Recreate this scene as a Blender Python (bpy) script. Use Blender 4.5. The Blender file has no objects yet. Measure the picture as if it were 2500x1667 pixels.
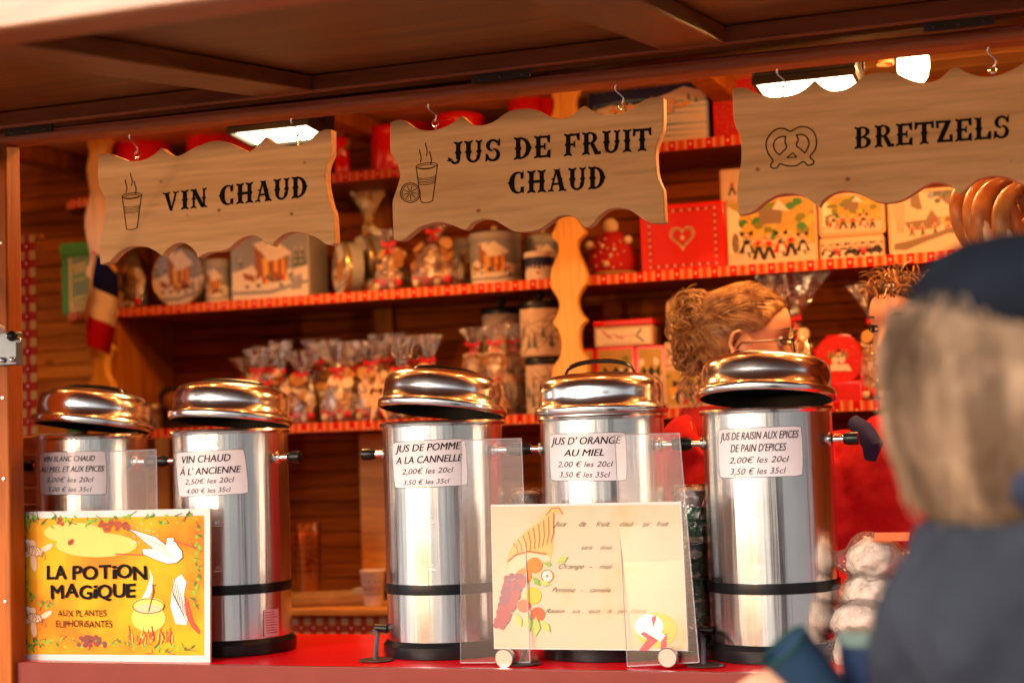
import bpy, math, random
from math import sin, cos, pi, radians as rad, sqrt, atan2
from mathutils import Vector as V, Matrix, noise
random.seed(7)
SC = bpy.context.scene
COL = SC.collection

# ------------------------------------------------------------------ camera, sky, sun, exposure
FP, CX, CY = 4000.0, 1250.0, 833.5            # focal length and centre of the photograph, in its own 2500 px frame
_x = V((11250, 636.5, 4000)).normalized()
_z = V((-1980, 60000, -4000)); _z = (_z - _x * _z.dot(_x)).normalized()
_y = _z.cross(_x)
RW = Matrix((_x, _y, _z))                      # camera space -> world
CAM = V((1.212, -2.957, 1.483))
cd = bpy.data.cameras.new('camera')
cam = bpy.data.objects.new('camera', cd); COL.objects.link(cam)
cam.matrix_world = Matrix.Translation(CAM) @ RW.to_4x4()
cd.sensor_width = 36; cd.lens = 36 * FP / 2500
cd.clip_start = 0.05; cd.clip_end = 400
cd.dof.use_dof = True; cd.dof.focus_distance = 3.02; cd.dof.aperture_fstop = 2.0
cd.dof.aperture_blades = 8
SC.camera = cam

SUN_EL, SUN_AZ = 24, 205
w = bpy.data.worlds.new('World'); SC.world = w; w.use_nodes = True
nt = w.node_tree; nt.nodes.clear()
sky = nt.nodes.new('ShaderNodeTexSky'); sky.sky_type = 'NISHITA'; sky.sun_disc = False
sky.sun_elevation = rad(SUN_EL); sky.sun_rotation = rad(SUN_AZ - 25)
sky.air_density = 1.0; sky.dust_density = 5.0; sky.ozone_density = 1.0
bg = nt.nodes.new('ShaderNodeBackground'); bg.inputs[1].default_value = 0.15
ow = nt.nodes.new('ShaderNodeOutputWorld')
veil = nt.nodes.new('ShaderNodeHueSaturation'); veil.inputs['Saturation'].default_value = .45   # overcast: hardly any blue
nt.links.new(sky.outputs[0], veil.inputs['Color']); nt.links.new(veil.outputs[0], bg.inputs[0]); nt.links.new(bg.outputs[0], ow.inputs[0])
sd = bpy.data.lights.new('sun', 'SUN'); sd.energy = 0.5; sd.angle = rad(14); sd.color = (1, .95, .88)
sun = bpy.data.objects.new('sun', sd); COL.objects.link(sun)
# the sun stands behind the photographer's left shoulder, veiled by cloud
sdir = V((-sin(rad(25)) * cos(rad(SUN_EL)), -cos(rad(25)) * cos(rad(SUN_EL)), sin(rad(SUN_EL))))
sun.rotation_euler = sdir.to_track_quat('Z', 'Y').to_euler()
sky.sun_rotation = atan2(sdir.x, sdir.y)
SC.view_settings.view_transform = 'Standard'; SC.view_settings.look = 'None'
SC.view_settings.exposure = 0.92; SC.view_settings.gamma = 1
SC.view_settings.use_curve_mapping = False
SC.cycles.max_bounces = 10; SC.cycles.transparent_max_bounces = 24
SC.cycles.sample_clamp_indirect = 6; SC.cycles.caustics_reflective = False; SC.cycles.caustics_refractive = False

# ------------------------------------------------------------------ measuring: a photograph pixel on a real plane
def ray(px, py): return (RW @ V((px - CX, CY - py, -FP))).normalized()
def P(px, py, Y):
    r = ray(px, py); return CAM + r * ((Y - CAM.y) / r.y)
def PZ(px, py, Z):
    r = ray(px, py); return CAM + r * ((Z - CAM.z) / r.z)

# ------------------------------------------------------------------ objects
def thing(name, label, cat, loc=(0, 0, 0), group=None):
    o = bpy.data.objects.new(name, None); COL.objects.link(o); o.location = loc
    o.empty_display_size = .05
    o['label'] = label; o['category'] = cat
    if group: o['group'] = group
    return o
def tag(o, label=None, cat=None, group=None, kind=None):
    for k, v in (('label', label), ('category', cat), ('group', group), ('kind', kind)):
        if v: o[k] = v
    return o
def org(o):
    p = V((0, 0, 0))
    while o: p += o.location; o = o.parent
    return p
def dup(o, name=None, loc=None):
    c = o.copy(); COL.objects.link(c)
    if loc is not None: c.location = loc
    return c

class MB:
    def __init__(s): s.v = []; s.f = []; s.m = []
    def add(s, vs, fs, m=0):
        b = len(s.v); s.v += [V(q) for q in vs]
        for f in fs: s.f.append([b + i for i in f]); s.m.append(m)
        return s
    def box(s, x0, x1, y0, y1, z0, z1, m=0):
        return s.add([(x, y, z) for x in (x0, x1) for y in (y0, y1) for z in (z0, z1)],
                     [(0, 1, 3, 2), (4, 6, 7, 5), (0, 4, 5, 1), (2, 3, 7, 6), (0, 2, 6, 4), (1, 5, 7, 3)], m)
    def obox(s, mat, sx, sy, sz, m=0):           # box centred on a matrix
        vs = [mat @ V((x * sx / 2, y * sy / 2, z * sz / 2)) for x in (-1, 1) for y in (-1, 1) for z in (-1, 1)]
        return s.add(vs, [(0, 1, 3, 2), (4, 6, 7, 5), (0, 4, 5, 1), (2, 3, 7, 6), (0, 2, 6, 4), (1, 5, 7, 3)], m)
    def lathe(s, prof, c=(0, 0, 0), n=32, m=0, mat=None, sx=1, sy=1, caps=True, fn=None):
        vs = []; fs = []
        for (r, z) in prof:
            for i in range(n):
                a = 2 * pi * i / n; rr = r * (fn(a, z) if fn else 1)
                q = V((rr * cos(a) * sx, rr * sin(a) * sy, z))
                vs.append((mat @ q if mat else q) + V(c))
        for j in range(len(prof) - 1):
            for i in range(n):
                k = (i + 1) % n; fs.append((j * n + i, j * n + k, (j + 1) * n + k, (j + 1) * n + i))
        if caps:
            if prof[0][0] > 1e-5: fs.append(tuple(reversed(range(n))))
            if prof[-1][0] > 1e-5: fs.append(tuple(range((len(prof) - 1) * n, len(prof) * n)))
        return s.add(vs, fs, m)
    def sph(s, c, r, m=0, n=12, k=8, mat=None):
        if not isinstance(r, (tuple, list)): r = (r, r, r)
        M_ = Matrix.Diagonal((r[0], r[1], r[2])); M_ = (mat.to_3x3() @ M_) if mat else M_
        prof = [(sin(pi * i / k) if 0 < i < k else 1e-6, -cos(pi * i / k)) for i in range(k + 1)]
        return s.lathe(prof, c, n, m, M_, caps=False)
    def tube(s, path, r, n=8, m=0, closed=False):
        path = [V(p) for p in path]; L = len(path)
        rs = r if isinstance(r, (list, tuple)) else [r] * L
        vs = []; fs = []; up = V((.31, .17, .93)); prev = None
        for i, p in enumerate(path):
            a = path[(i - 1) % L] if closed or i else p; b = path[(i + 1) % L] if closed or i < L - 1 else p
            t = (b - a).normalized()
            if prev is None: u = t.cross(up).normalized()
            else: u = (prev - t * prev.dot(t)).normalized()
            prev = u; w_ = t.cross(u)
            for k in range(n):
                an = 2 * pi * k / n; vs.append(p + (u * cos(an) + w_ * sin(an)) * rs[i])
        for i in range(L if closed else L - 1):
            for k in range(n):
                a, b = i * n, ((i + 1) % L) * n; fs.append((a + k, a + (k + 1) % n, b + (k + 1) % n, b + k))
        if not closed: fs.append(tuple(reversed(range(n)))); fs.append(tuple(range((L - 1) * n, L * n)))
        return s.add(vs, fs, m)
    def prism(s, pts, thick, m=0, cap=True):     # pts: 3D outline, thick: extrusion vector
        pts = [V(p) for p in pts]; n = len(pts); t = V(thick)
        fs = [tuple(range(n)), tuple(reversed(range(n, 2 * n)))] + [(i, i + n, (i + 1) % n + n, (i + 1) % n) for i in range(n)]
        return s.add(pts + [p + t for p in pts], fs, m)
    def loft(s, rings, m=0, cap=True):
        n = len(rings[0]); vs = [q for r in rings for q in r]; fs = []
        for j in range(len(rings) - 1):
            for i in range(n):
                k = (i + 1) % n; fs.append((j * n + i, j * n + k, (j + 1) * n + k, (j + 1) * n + i))
        if cap: fs.append(tuple(reversed(range(n)))); fs.append(tuple(range((len(rings) - 1) * n, len(rings) * n)))
        return s.add(vs, fs, m)
    def ob(s, name, mats, parent=None, smooth=35, bevel=0, seg=2, recalc=True):
        me = bpy.data.meshes.new(name); o_ = org(parent) if parent else V((0, 0, 0))
        me.from_pydata([tuple(q - o_) for q in s.v], [], s.f)
        if not isinstance(mats, (list, tuple)): mats = [mats]
        for q in mats: me.materials.append(q)
        me.polygons.foreach_set('material_index', s.m)
        if recalc:
            import bmesh
            bm = bmesh.new(); bm.from_mesh(me); bmesh.ops.recalc_face_normals(bm, faces=bm.faces); bm.to_mesh(me); bm.free()
        if smooth:
            me.shade_smooth(); me.set_sharp_from_angle(angle=rad(smooth))
        me.update()
        o = bpy.data.objects.new(name, me); COL.objects.link(o); o.parent = parent
        if bevel:
            b = o.modifiers.new('bevel', 'BEVEL'); b.width = bevel; b.segments = seg; b.limit_method = 'ANGLE'; b.angle_limit = rad(40)
        return o

# ------------------------------------------------------------------ materials
MATS = {}
def nodes(name):
    m = bpy.data.materials.new(name); m.use_nodes = True
    return m, m.node_tree.nodes, m.node_tree.links, m.node_tree.nodes['Principled BSDF']
def plain(name, c, rough=.5, metal=0, var=.12, scale=30, bump=0, spec=.28, coat=0, trans=0, emit=None, sss=0):
    if name in MATS: return MATS[name]
    m, N, L, b = nodes(name)
    b.inputs['Roughness'].default_value = rough; b.inputs['Metallic'].default_value = metal
    b.inputs['Specular IOR Level'].default_value = spec; b.inputs['Coat Weight'].default_value = coat
    b.inputs['Base Color'].default_value = (*c, 1)
    if sss: b.inputs['Subsurface Weight'].default_value = sss; b.inputs['Subsurface Radius'].default_value = (.01, .004, .002)
    tc = N.new('ShaderNodeTexCoord')
    nz = N.new('ShaderNodeTexNoise'); nz.inputs['Scale'].default_value = scale; nz.inputs['Detail'].default_value = 5
    L.new(tc.outputs['Object'], nz.inputs['Vector'])
    if var:
        mx = N.new('ShaderNodeMix'); mx.data_type = 'RGBA'
        L.new(nz.outputs[0], mx.inputs[0])
        mx.inputs[6].default_value = (*[q * (1 - var) for q in c], 1); mx.inputs[7].default_value = (*[min(1, q * (1 + var)) for q in c], 1)
        L.new(mx.outputs[2], b.inputs['Base Color'])
    if bump:
        bp = N.new('ShaderNodeBump'); bp.inputs['Strength'].default_value = bump; bp.inputs['Distance'].default_value = .003
        L.new(nz.outputs[0], bp.inputs['Height']); L.new(bp.outputs[0], b.inputs['Normal'])
    if emit: b.inputs['Emission Color'].default_value = (*emit[0], 1); b.inputs['Emission Strength'].default_value = emit[1]
    MATS[name] = m; return m
def wood(name, c1, c2, rough=.4, axis=0, scale=6, knots=0, coat=0, spec=.5, ring=1.0, fine=.7):
    m, N, L, b = nodes(name); b.inputs['Specular IOR Level'].default_value = spec
    tc = N.new('ShaderNodeTexCoord'); oi = N.new('ShaderNodeObjectInfo')
    off = N.new('ShaderNodeVectorMath'); off.operation = 'MULTIPLY_ADD'
    cmb = N.new('ShaderNodeCombineXYZ')
    for i in range(3): L.new(oi.outputs['Random'], cmb.inputs[i])
    L.new(cmb.outputs[0], off.inputs[0]); off.inputs[1].default_value = (13, 7, 5); L.new(tc.outputs['Object'], off.inputs[2])
    mp = N.new('ShaderNodeMapping'); L.new(off.outputs[0], mp.inputs[0])
    sc = [14.0, 14.0, 14.0]; sc[axis] = 1.0
    mp.inputs['Scale'].default_value = [q * scale / 6 for q in sc]
    n1 = N.new('ShaderNodeTexNoise'); n1.inputs['Scale'].default_value = 1.4; n1.inputs['Detail'].default_value = 7; n1.inputs['Distortion'].default_value = ring
    n2 = N.new('ShaderNodeTexNoise'); n2.inputs['Scale'].default_value = 9; n2.inputs['Detail'].default_value = 4
    L.new(mp.outputs[0], n1.inputs[0]); L.new(mp.outputs[0], n2.inputs[0])
    r1 = N.new('ShaderNodeValToRGB'); L.new(n1.outputs[0], r1.inputs[0])
    r1.color_ramp.elements[0].position = .32; r1.color_ramp.elements[0].color = (*c2, 1)
    r1.color_ramp.elements[1].position = .62; r1.color_ramp.elements[1].color = (*c1, 1)
    mx = N.new('ShaderNodeMix'); mx.data_type = 'RGBA'; mx.blend_type = 'MULTIPLY'
    r2 = N.new('ShaderNodeValToRGB'); L.new(n2.outputs[0], r2.inputs[0])
    r2.color_ramp.elements[0].position = .3; r2.color_ramp.elements[0].color = (.62, .56, .5, 1)
    r2.color_ramp.elements[1].position = .6; r2.color_ramp.elements[1].color = (1, 1, 1, 1)
    mx.inputs[0].default_value = fine; L.new(r1.outputs[0], mx.inputs[6]); L.new(r2.outputs[0], mx.inputs[7])
    out = mx.outputs[2]
    if knots:
        mk = N.new('ShaderNodeMapping'); s3 = [4.0, 4.0, 4.0]; s3[axis] = 3.4; mk.inputs['Scale'].default_value = [q * knots for q in s3]
        L.new(off.outputs[0], mk.inputs[0])
        vo = N.new('ShaderNodeTexVoronoi'); vo.inputs['Scale'].default_value = 1.6; L.new(mk.outputs[0], vo.inputs[0])
        rk = N.new('ShaderNodeValToRGB'); L.new(vo.outputs['Distance'], rk.inputs[0])
        rk.color_ramp.elements[0].position = .02; rk.color_ramp.elements[0].color = (.22, .11, .05, 1)
        rk.color_ramp.elements[1].position = .075; rk.color_ramp.elements[1].color = (1, 1, 1, 1)
        m2 = N.new('ShaderNodeMix'); m2.data_type = 'RGBA'; m2.blend_type = 'MULTIPLY'; m2.inputs[0].default_value = .85
        L.new(out, m2.inputs[6]); L.new(rk.outputs[0], m2.inputs[7]); out = m2.outputs[2]
    # each board a little lighter or darker than its neighbour
    hs = N.new('ShaderNodeHueSaturation'); mr = N.new('ShaderNodeMapRange'); mr.inputs[3].default_value = .78; mr.inputs[4].default_value = 1.18
    L.new(oi.outputs['Random'], mr.inputs[0]); L.new(mr.outputs[0], hs.inputs['Value']); L.new(out, hs.inputs['Color'])
    L.new(hs.outputs[0], b.inputs['Base Color'])
    b.inputs['Roughness'].default_value = rough; b.inputs['Coat Weight'].default_value = coat; b.inputs['Coat Roughness'].default_value = .25
    bp = N.new('ShaderNodeBump'); bp.inputs['Strength'].default_value = .25; bp.inputs['Distance'].default_value = .002
    L.new(n2.outputs[0], bp.inputs['Height']); L.new(bp.outputs[0], b.inputs['Normal'])
    return m
def gingham(name, cell, big=False, bright=1.0):
    """red and cream checked cloth woven in real-size squares; every other red square carries a small pale heart"""
    m, N, L, b = nodes(name)
    tc = N.new('ShaderNodeTexCoord'); sp = N.new('ShaderNodeSeparateXYZ'); L.new(tc.outputs['Object'], sp.inputs[0])
    def mt(op, a, bb=None):
        q = N.new('ShaderNodeMath'); q.operation = op
        for i, x in enumerate((a, bb)):
            if x is None: continue
            if isinstance(x, (int, float)): q.inputs[i].default_value = x
            else: L.new(x, q.inputs[i])
        return q.outputs[0]
    ux = mt('DIVIDE', sp.outputs[0], cell); uz = mt('DIVIDE', sp.outputs[2], cell)
    bx = mt('LESS_THAN', mt('FRACT', mt('MULTIPLY', ux, .5)), .5); bz = mt('LESS_THAN', mt('FRACT', mt('MULTIPLY', uz, .5)), .5)
    tot = mt('MULTIPLY', mt('ADD', bx, bz), .5)
    r = N.new('ShaderNodeValToRGB'); r.color_ramp.interpolation = 'CONSTANT'; L.new(tot, r.inputs[0])
    e = r.color_ramp.elements; e[0].position = 0; e[0].color = (.62, .42, .22, 1)
    e[1].position = .8; e[1].color = (.42, .008, .008, 1)
    k = e.new(.3); k.color = (.48, .08, .035, 1)
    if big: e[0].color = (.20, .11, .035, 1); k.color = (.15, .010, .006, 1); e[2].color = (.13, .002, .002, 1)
    # hearts
    fx = mt('SUBTRACT', mt('MULTIPLY', mt('FRACT', mt('MULTIPLY', ux, .5)), 2), .5); fz = mt('SUBTRACT', mt('MULTIPLY', mt('FRACT', mt('MULTIPLY', uz, .5)), 2), .5)
    hx = mt('MULTIPLY', fx, 4.2); hz = mt('MULTIPLY', fz, 4.2)
    d = mt('SQRT', mt('ADD', mt('MULTIPLY', hx, hx), mt('POWER', mt('ABSOLUTE', mt('SUBTRACT', hz, mt('MULTIPLY', mt('ABSOLUTE', hx), .8))), 2)))
    hm = mt('LESS_THAN', d, .95 if not big else .5)
    mx = N.new('ShaderNodeMix'); mx.data_type = 'RGBA'; L.new(hm, mx.inputs[0]); L.new(r.outputs[0], mx.inputs[6]); mx.inputs[7].default_value = (.75, .5, .35, 1)
    L.new(mx.outputs[2], b.inputs['Base Color']); b.inputs['Roughness'].default_value = .9; b.inputs['Specular IOR Level'].default_value = .04
    wv = N.new('ShaderNodeTexNoise'); wv.inputs['Scale'].default_value = 900; L.new(tc.outputs['Object'], wv.inputs[0])
    bp = N.new('ShaderNodeBump'); bp.inputs['Strength'].default_value = .3; bp.inputs['Distance'].default_value = .0005
    L.new(wv.outputs[0], bp.inputs['Height']); L.new(bp.outputs[0], b.inputs['Normal'])
    return m
def steel(name, rough=.16, c=(.86, .84, .82), streak=.35):
    m, N, L, b = nodes(name)
    b.inputs['Metallic'].default_value = 1; b.inputs['Base Color'].default_value = (*c, 1)
    tc = N.new('ShaderNodeTexCoord'); mp = N.new('ShaderNodeMapping'); mp.inputs['Scale'].default_value = (1, 1, .02)
    L.new(tc.outputs['Object'], mp.inputs[0])
    nz = N.new('ShaderNodeTexNoise'); nz.inputs['Scale'].default_value = 55; nz.inputs['Detail'].default_value = 3; L.new(mp.outputs[0], nz.inputs[0])
    bp = N.new('ShaderNodeBump'); bp.inputs['Strength'].default_value = streak; bp.inputs['Distance'].default_value = .0016
    L.new(nz.outputs[0], bp.inputs['Height']); L.new(bp.outputs[0], b.inputs['Normal'])
    n2 = N.new('ShaderNodeTexNoise'); n2.inputs['Scale'].default_value = 14; n2.inputs['Detail'].default_value = 6; L.new(tc.outputs['Object'], n2.inputs[0])
    mr = N.new('ShaderNodeMapRange'); mr.inputs[3].default_value = rough * .7; mr.inputs[4].default_value = rough * 1.5
    L.new(n2.outputs[0], mr.inputs[0]); L.new(mr.outputs[0], b.inputs['Roughness'])
    return m
def film(name, c=(1, 1, 1), gl=.16, rough=.08, scale=45, bump=.8, tint=(.93, .9, .86), milky=0.0, ior=1.5):
    """crinkled clear film: mostly see-through, glinting where it creases"""
    m, N, L, b = nodes(name); N.remove(b); out = N['Material Output']
    t = N.new('ShaderNodeBsdfTransparent'); t.inputs[0].default_value = (*tint, 1)
    g = N.new('ShaderNodeBsdfGlossy'); g.inputs['Color'].default_value = (*c, 1); g.inputs['Roughness'].default_value = rough
    tc = N.new('ShaderNodeTexCoord'); nz = N.new('ShaderNodeTexNoise'); nz.inputs['Scale'].default_value = scale; nz.inputs['Detail'].default_value = 2; nz.inputs['Distortion'].default_value = 1.5
    L.new(tc.outputs['Object'], nz.inputs[0])
    fr = N.new('ShaderNodeFresnel'); fr.inputs[0].default_value = ior
    if bump:
        bp = N.new('ShaderNodeBump'); bp.inputs['Strength'].default_value = bump; bp.inputs['Distance'].default_value = .01
        L.new(nz.outputs[0], bp.inputs['Height']); L.new(bp.outputs[0], g.inputs['Normal']); L.new(bp.outputs[0], fr.inputs['Normal'])
    ad = N.new('ShaderNodeMath'); ad.operation = 'ADD'; ad.use_clamp = True; L.new(fr.outputs[0], ad.inputs[0]); ad.inputs[1].default_value = gl - .04
    mx = N.new('ShaderNodeMixShader'); L.new(ad.outputs[0], mx.inputs[0]); L.new(t.outputs[0], mx.inputs[1]); L.new(g.outputs[0], mx.inputs[2])
    last = mx.outputs[0]
    if milky:
        d = N.new('ShaderNodeBsdfDiffuse'); d.inputs[0].default_value = (.75, .7, .72, 1)
        m2 = N.new('ShaderNodeMixShader'); m2.inputs[0].default_value = milky; L.new(last, m2.inputs[1]); L.new(d.outputs[0], m2.inputs[2]); last = m2.outputs[0]
    L.new(last, out.inputs[0]); return m

W_WALL = wood('plank wood', (.36, .085, .006), (.20, .040, .003), .7, 0, 6, .55, 0, .04)
W_BENCH = wood('honey plank wood', (.80, .36, .06), (.60, .23, .03), .5, 0, 6, .6)
W_RAIL = wood('red varnished beam', (.46, .115, .035), (.30, .065, .018), .45, 0, 5, 0, .1, .3)
W_CAN = wood('dark varnished panel', (.215, .062, .008), (.11, .028, .003), .42, 0, 4, 0, .1, .3)
W_CANF = wood('dark varnished frame', (.25, .072, .010), (.15, .038, .005), .42, 1, 4, 0, .1, .3)
W_POST = wood('orange varnished post', (.40, .095, .011), (.28, .06, .006), .5, 2, 5, .3, 0, .2)
W_SCAL = wood('bright pine upright', (.85, .42, .06), (.7, .31, .035), .45, 2, 4, .25, .1)
W_SIGN = wood('pale pine sign', (.78, .47, .235), (.68, .385, .175), .6, 0, 4.5, 2.3, 0, .15, ring=3.0, fine=.45)
W_SHELF = wood('shelf wood', (.30, .072, .006), (.19, .04, .003), .5, 0, 6)
W_UP = wood('upright brown wood', (.42, .13, .012), (.28, .07, .006), .6, 2, 5, .3, 0, .1)
W_CEIL = wood('warm ceiling board', (.75, .38, .1), (.6, .27, .06), .5, 0, 5, .4)
def trimmat():
    m, N, L, b = nodes('gingham shelf trim'); tc = N.new('ShaderNodeTexCoord'); sp = N.new('ShaderNodeSeparateXYZ'); L.new(tc.outputs['Object'], sp.inputs[0])
    def mt(op, a, bb=None):
        q = N.new('ShaderNodeMath'); q.operation = op
        for i, x in enumerate((a, bb)):
            if x is None: continue
            if isinstance(x, (int, float)): q.inputs[i].default_value = x
            else: L.new(x, q.inputs[i])
        return q.outputs[0]
    u = mt('FRACT', mt('DIVIDE', sp.outputs[0], .0455))
    r = N.new('ShaderNodeValToRGB'); r.color_ramp.interpolation = 'CONSTANT'; L.new(u, r.inputs[0]); e = r.color_ramp.elements
    cr = (.66, .26, .09, 1); e[0].position = 0; e[0].color = (.52, .006, .006, 1); e[1].position = .38; e[1].color = cr
    for p_, c_ in ((.50, (.56, .12, .04, 1)), (.60, (.60, .035, .015, 1)), (.76, (.56, .12, .04, 1)), (.86, cr)): k = e.new(p_); k.color = c_
    # a small pale heart in each full red square (the trim is 23 mm deep, centred 10 mm under its upper edge)
    hx = mt('MULTIPLY', mt('ABSOLUTE', mt('SUBTRACT', u, .19)), 13.0)
    hz = mt('MULTIPLY', mt('SUBTRACT', mt('FRACT', mt('ADD', mt('DIVIDE', sp.outputs[2], .0310), HZ)), .5), 8.5)
    d = mt('ADD', mt('POWER', hx, 2), mt('POWER', mt('SUBTRACT', hz, mt('MULTIPLY', hx, .85)), 2))
    mx = N.new('ShaderNodeMix'); mx.data_type = 'RGBA'; L.new(mt('LESS_THAN', d, .8), mx.inputs[0]); L.new(r.outputs[0], mx.inputs[6]); mx.inputs[7].default_value = (.78, .42, .25, 1)
    L.new(mx.outputs[2], b.inputs['Base Color']); b.inputs['Roughness'].default_value = .85; b.inputs['Specular IOR Level'].default_value = .06; return m
HZ = .5 + .0105 / .031 - 1.90 / .031 % 1 + 2    # hearts level with the middle shelf; the others sit 0.31 and 0.33 m away
G_TRIM = trimmat()
G_CLOTH = gingham('gingham cloth', .017)
G_CURT = gingham('gingham curtain', .022, True)
ST_BODY = steel('brushed steel', .20, streak=1.0)
ST_LID = steel('polished steel', .17, (.88, .85, .82), .12)
CHROME = plain('chrome', (.75, .73, .7), .08, 1, 0)
BRUSH = plain('satin metal', (.62, .57, .54), .28, 1, .05)
BLACK = plain('black plastic', (.007, .007, .008), .3, 0, .2, 60)
DKIN = plain('lid shade and lash black', (.008, .007, .007), .6, 0, 0)  # black stands in for shade inside the lids; also lash and brow colour
REDTOP = plain('red laminate', (.85, .004, .010), .22, 0, .06, 8, .02, spec=.35)
FASC = plain('dark red edging', (.20, .03, .022), .35, 0, .2, 14, .05)
CARD = plain('laminated white card', (.78, .70, .74), .22, 0, .05, 20, coat=.3)
INK = plain('black ink', (.008, .006, .008), .8, 0, 0, spec=.1)
INKB = plain('brown burnt line', (.035, .016, .008), .9, 0, 0, spec=.1)
FILM = film('clear cellophane', (.95, .88, .8), .10, .10)
FILMG = film('gold cellophane', (1, .72, .3), .3, .1, 40, 1.0, (.9, .75, .45))
ACRY = film('clear acrylic', (.95, .92, 1), .045, .22, 3, 0, (.996, .994, .996), .008, 1.25)
ACRYE = plain('acrylic edge', (.42, .36, .40), .25, 0, 0)
RIB = plain('red ribbon', (.62, .008, .01), .4, 0, .2, 80)
GINGER = plain('gingerbread', (.33, .13, .035), .75, 0, .25, 60, .4)
COOK = plain('pale biscuit', (.46, .22, .06), .75, 0, .2, 60, .4)
CREAM = plain('cream icing', (.62, .44, .27), .7, 0, .1, 60, .3)
# ================================================================== the place behind the photographer (seen in the steel)
g = MB(); n_ = 60
g.box(-60, 60, -60, 60, -.3, 0)
m_pave, N, L, b = nodes('wet paving')
tc = N.new('ShaderNodeTexCoord'); br = N.new('ShaderNodeTexBrick'); br.inputs['Scale'].default_value = 3.5
br.inputs['Color1'].default_value = (.24, .22, .21, 1); br.inputs['Color2'].default_value = (.3, .28, .26, 1); br.inputs['Mortar'].default_value = (.05, .045, .04, 1)
L.new(tc.outputs['Object'], br.inputs[0]); L.new(br.outputs[0], b.inputs['Base Color']); b.inputs['Roughness'].default_value = .45
tag(g.ob('ground', m_pave, smooth=0), kind='structure')

pl = [plain('cream render', (.62, .55, .42), .85), plain('white render', (.78, .76, .72), .85), plain('ochre render', (.5, .3, .12), .85),
      plain('grey render', (.42, .42, .42), .85), plain('brick red render', (.36, .14, .09), .85)]
m_roof = plain('brown roof tiles', (.2, .08, .05), .8, 0, .3, 6)
m_win = plain('dark window glass', (.03, .035, .04), .08)
m_fr = plain('white window frame', (.7, .69, .66), .6)
def house(x0, x1, h, y, m, lab, floors):
    t = thing('town_house', lab, 'house', ((x0 + x1) / 2, y, 0), 'houses across the market lane')
    MB().box(x0, x1, y - 6, y, 0, h).ob('wall', pl[m], t, 0)
    MB().prism([(x0 - .2, y + .35, h), (x1 + .2, y + .35, h), (x1 + .2, y - 3, h + 1.8), (x0 - .2, y - 3, h + 1.8)], (0, -.05, .2)).ob('roof', m_roof, t, 0)
    nw = max(1, int((x1 - x0) / 2.0)); w0 = None
    for f_ in range(floors):
        for k in range(nw):
            cx_ = x0 + (k + .5) * (x1 - x0) / nw; z = 1.0 + f_ * (h - .6) / floors
            if w0 is None:
                fr = MB()
                for a in ((-.5, -.43), (.43, .5), (-.03, .03)): fr.box(a[0], a[1], 0, .08, 0, 1.4)
                fr.box(-.43, .43, 0, .07, 0, .07); fr.box(-.43, .43, 0, .07, 1.33, 1.4)
                w0 = fr.ob('window', m_fr, None, 0); w0.parent = t; pn = MB().box(-.43, .43, .01, .03, .07, 1.33).ob('pane', m_win, None, 0); pn.parent = w0
                w0.location = (cx_ - t.location.x, .005, z)
            else:
                c = dup(w0); c.location = (cx_ - t.location.x, .005, z); p2 = dup(pn); p2.parent = c
house(-20, -13.5, 6.0, -26, 1, 'white rendered town house far left behind the photographer', 3)
house(-9.8, -6.0, 5.2, -25, 0, 'cream town house with brown roof behind the photographer', 3)
house(-2.0, .8, 5.8, -27, 3, 'narrow grey town house behind the photographer', 3)
house(3.6, 6.6, 5.0, -25, 2, 'ochre town house opposite the stall', 3)
house(10.5, 15.5, 6.0, -26, 1, 'white rendered town house far right behind the photographer', 3)

# ================================================================== the stall
ST = thing('market_stall', 'wooden market stall with red counter, plank back wall and raised shutter', 'stall', (0, 0, 0))
def part(mb, name, mats, parent=ST, **k): return mb.ob(name, mats, parent, **k)
MB().box(-2.4, 2.6, -.15, 1.2, .0, .22).ob('floor', W_BENCH, ST, 0)
# back wall of narrow horizontal boards
bw = MB().box(-2.3, 2.5, 1.175, 1.2, .2, 2.6).ob('back_wall', W_WALL, ST, 0)
pk = MB().box(-2.3, 2.5, 1.15, 1.175, 0, .0395).ob('plank', W_WALL, ST, 30, bevel=.003)
pk.location.z = .9; pk.parent = bw
for i in range(1, 36): c = dup(pk); c.location.z = .9 + i * .042
# vertical seams and battens
for px, w_ in ((940, .055), (1330, .05), (395, .05), (2380, .05)):
    x = P(px, 800, 1.14).x
    MB().box(x - w_ / 2, x + w_ / 2, 1.128, 1.15, .9, 2.4).ob('batten', W_UP, ST, 30, bevel=.003)
# side walls, front wall under the counter, ceiling
for s in (-1, 1):
    xx = -2.3 if s < 0 else 2.5
    MB().box(xx - .03, xx + .03, -.22, 1.2, .2, 2.6).ob('side_wall', W_WALL, ST, 0)
MB().box(-2.3, 2.5, -.16, -.13, 0, 1.06).ob('front_wall', W_WALL, ST, 0)
cb = None
for i in range(12):
    y = -.1 + i * .104
    if cb is None: cb = MB().box(-2.3, 2.5, 0, .1, 0, .02).ob('ceiling_board', W_CEIL, ST, 30, bevel=.003); cb.location = (0, y, 2.36)
    else: c = dup(cb); c.location = (0, y, 2.36)
for x in (-1.5, -.55, .4, 1.35): MB().box(x - .03, x + .03, -.1, 1.14, 2.31, 2.358).ob('ceiling_beam', W_UP, ST, 30, bevel=.004)
MB().box(-2.4, 2.6, -.3, 1.5, 2.62, 2.68).ob('roof', W_CAN, ST, 0)
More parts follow.
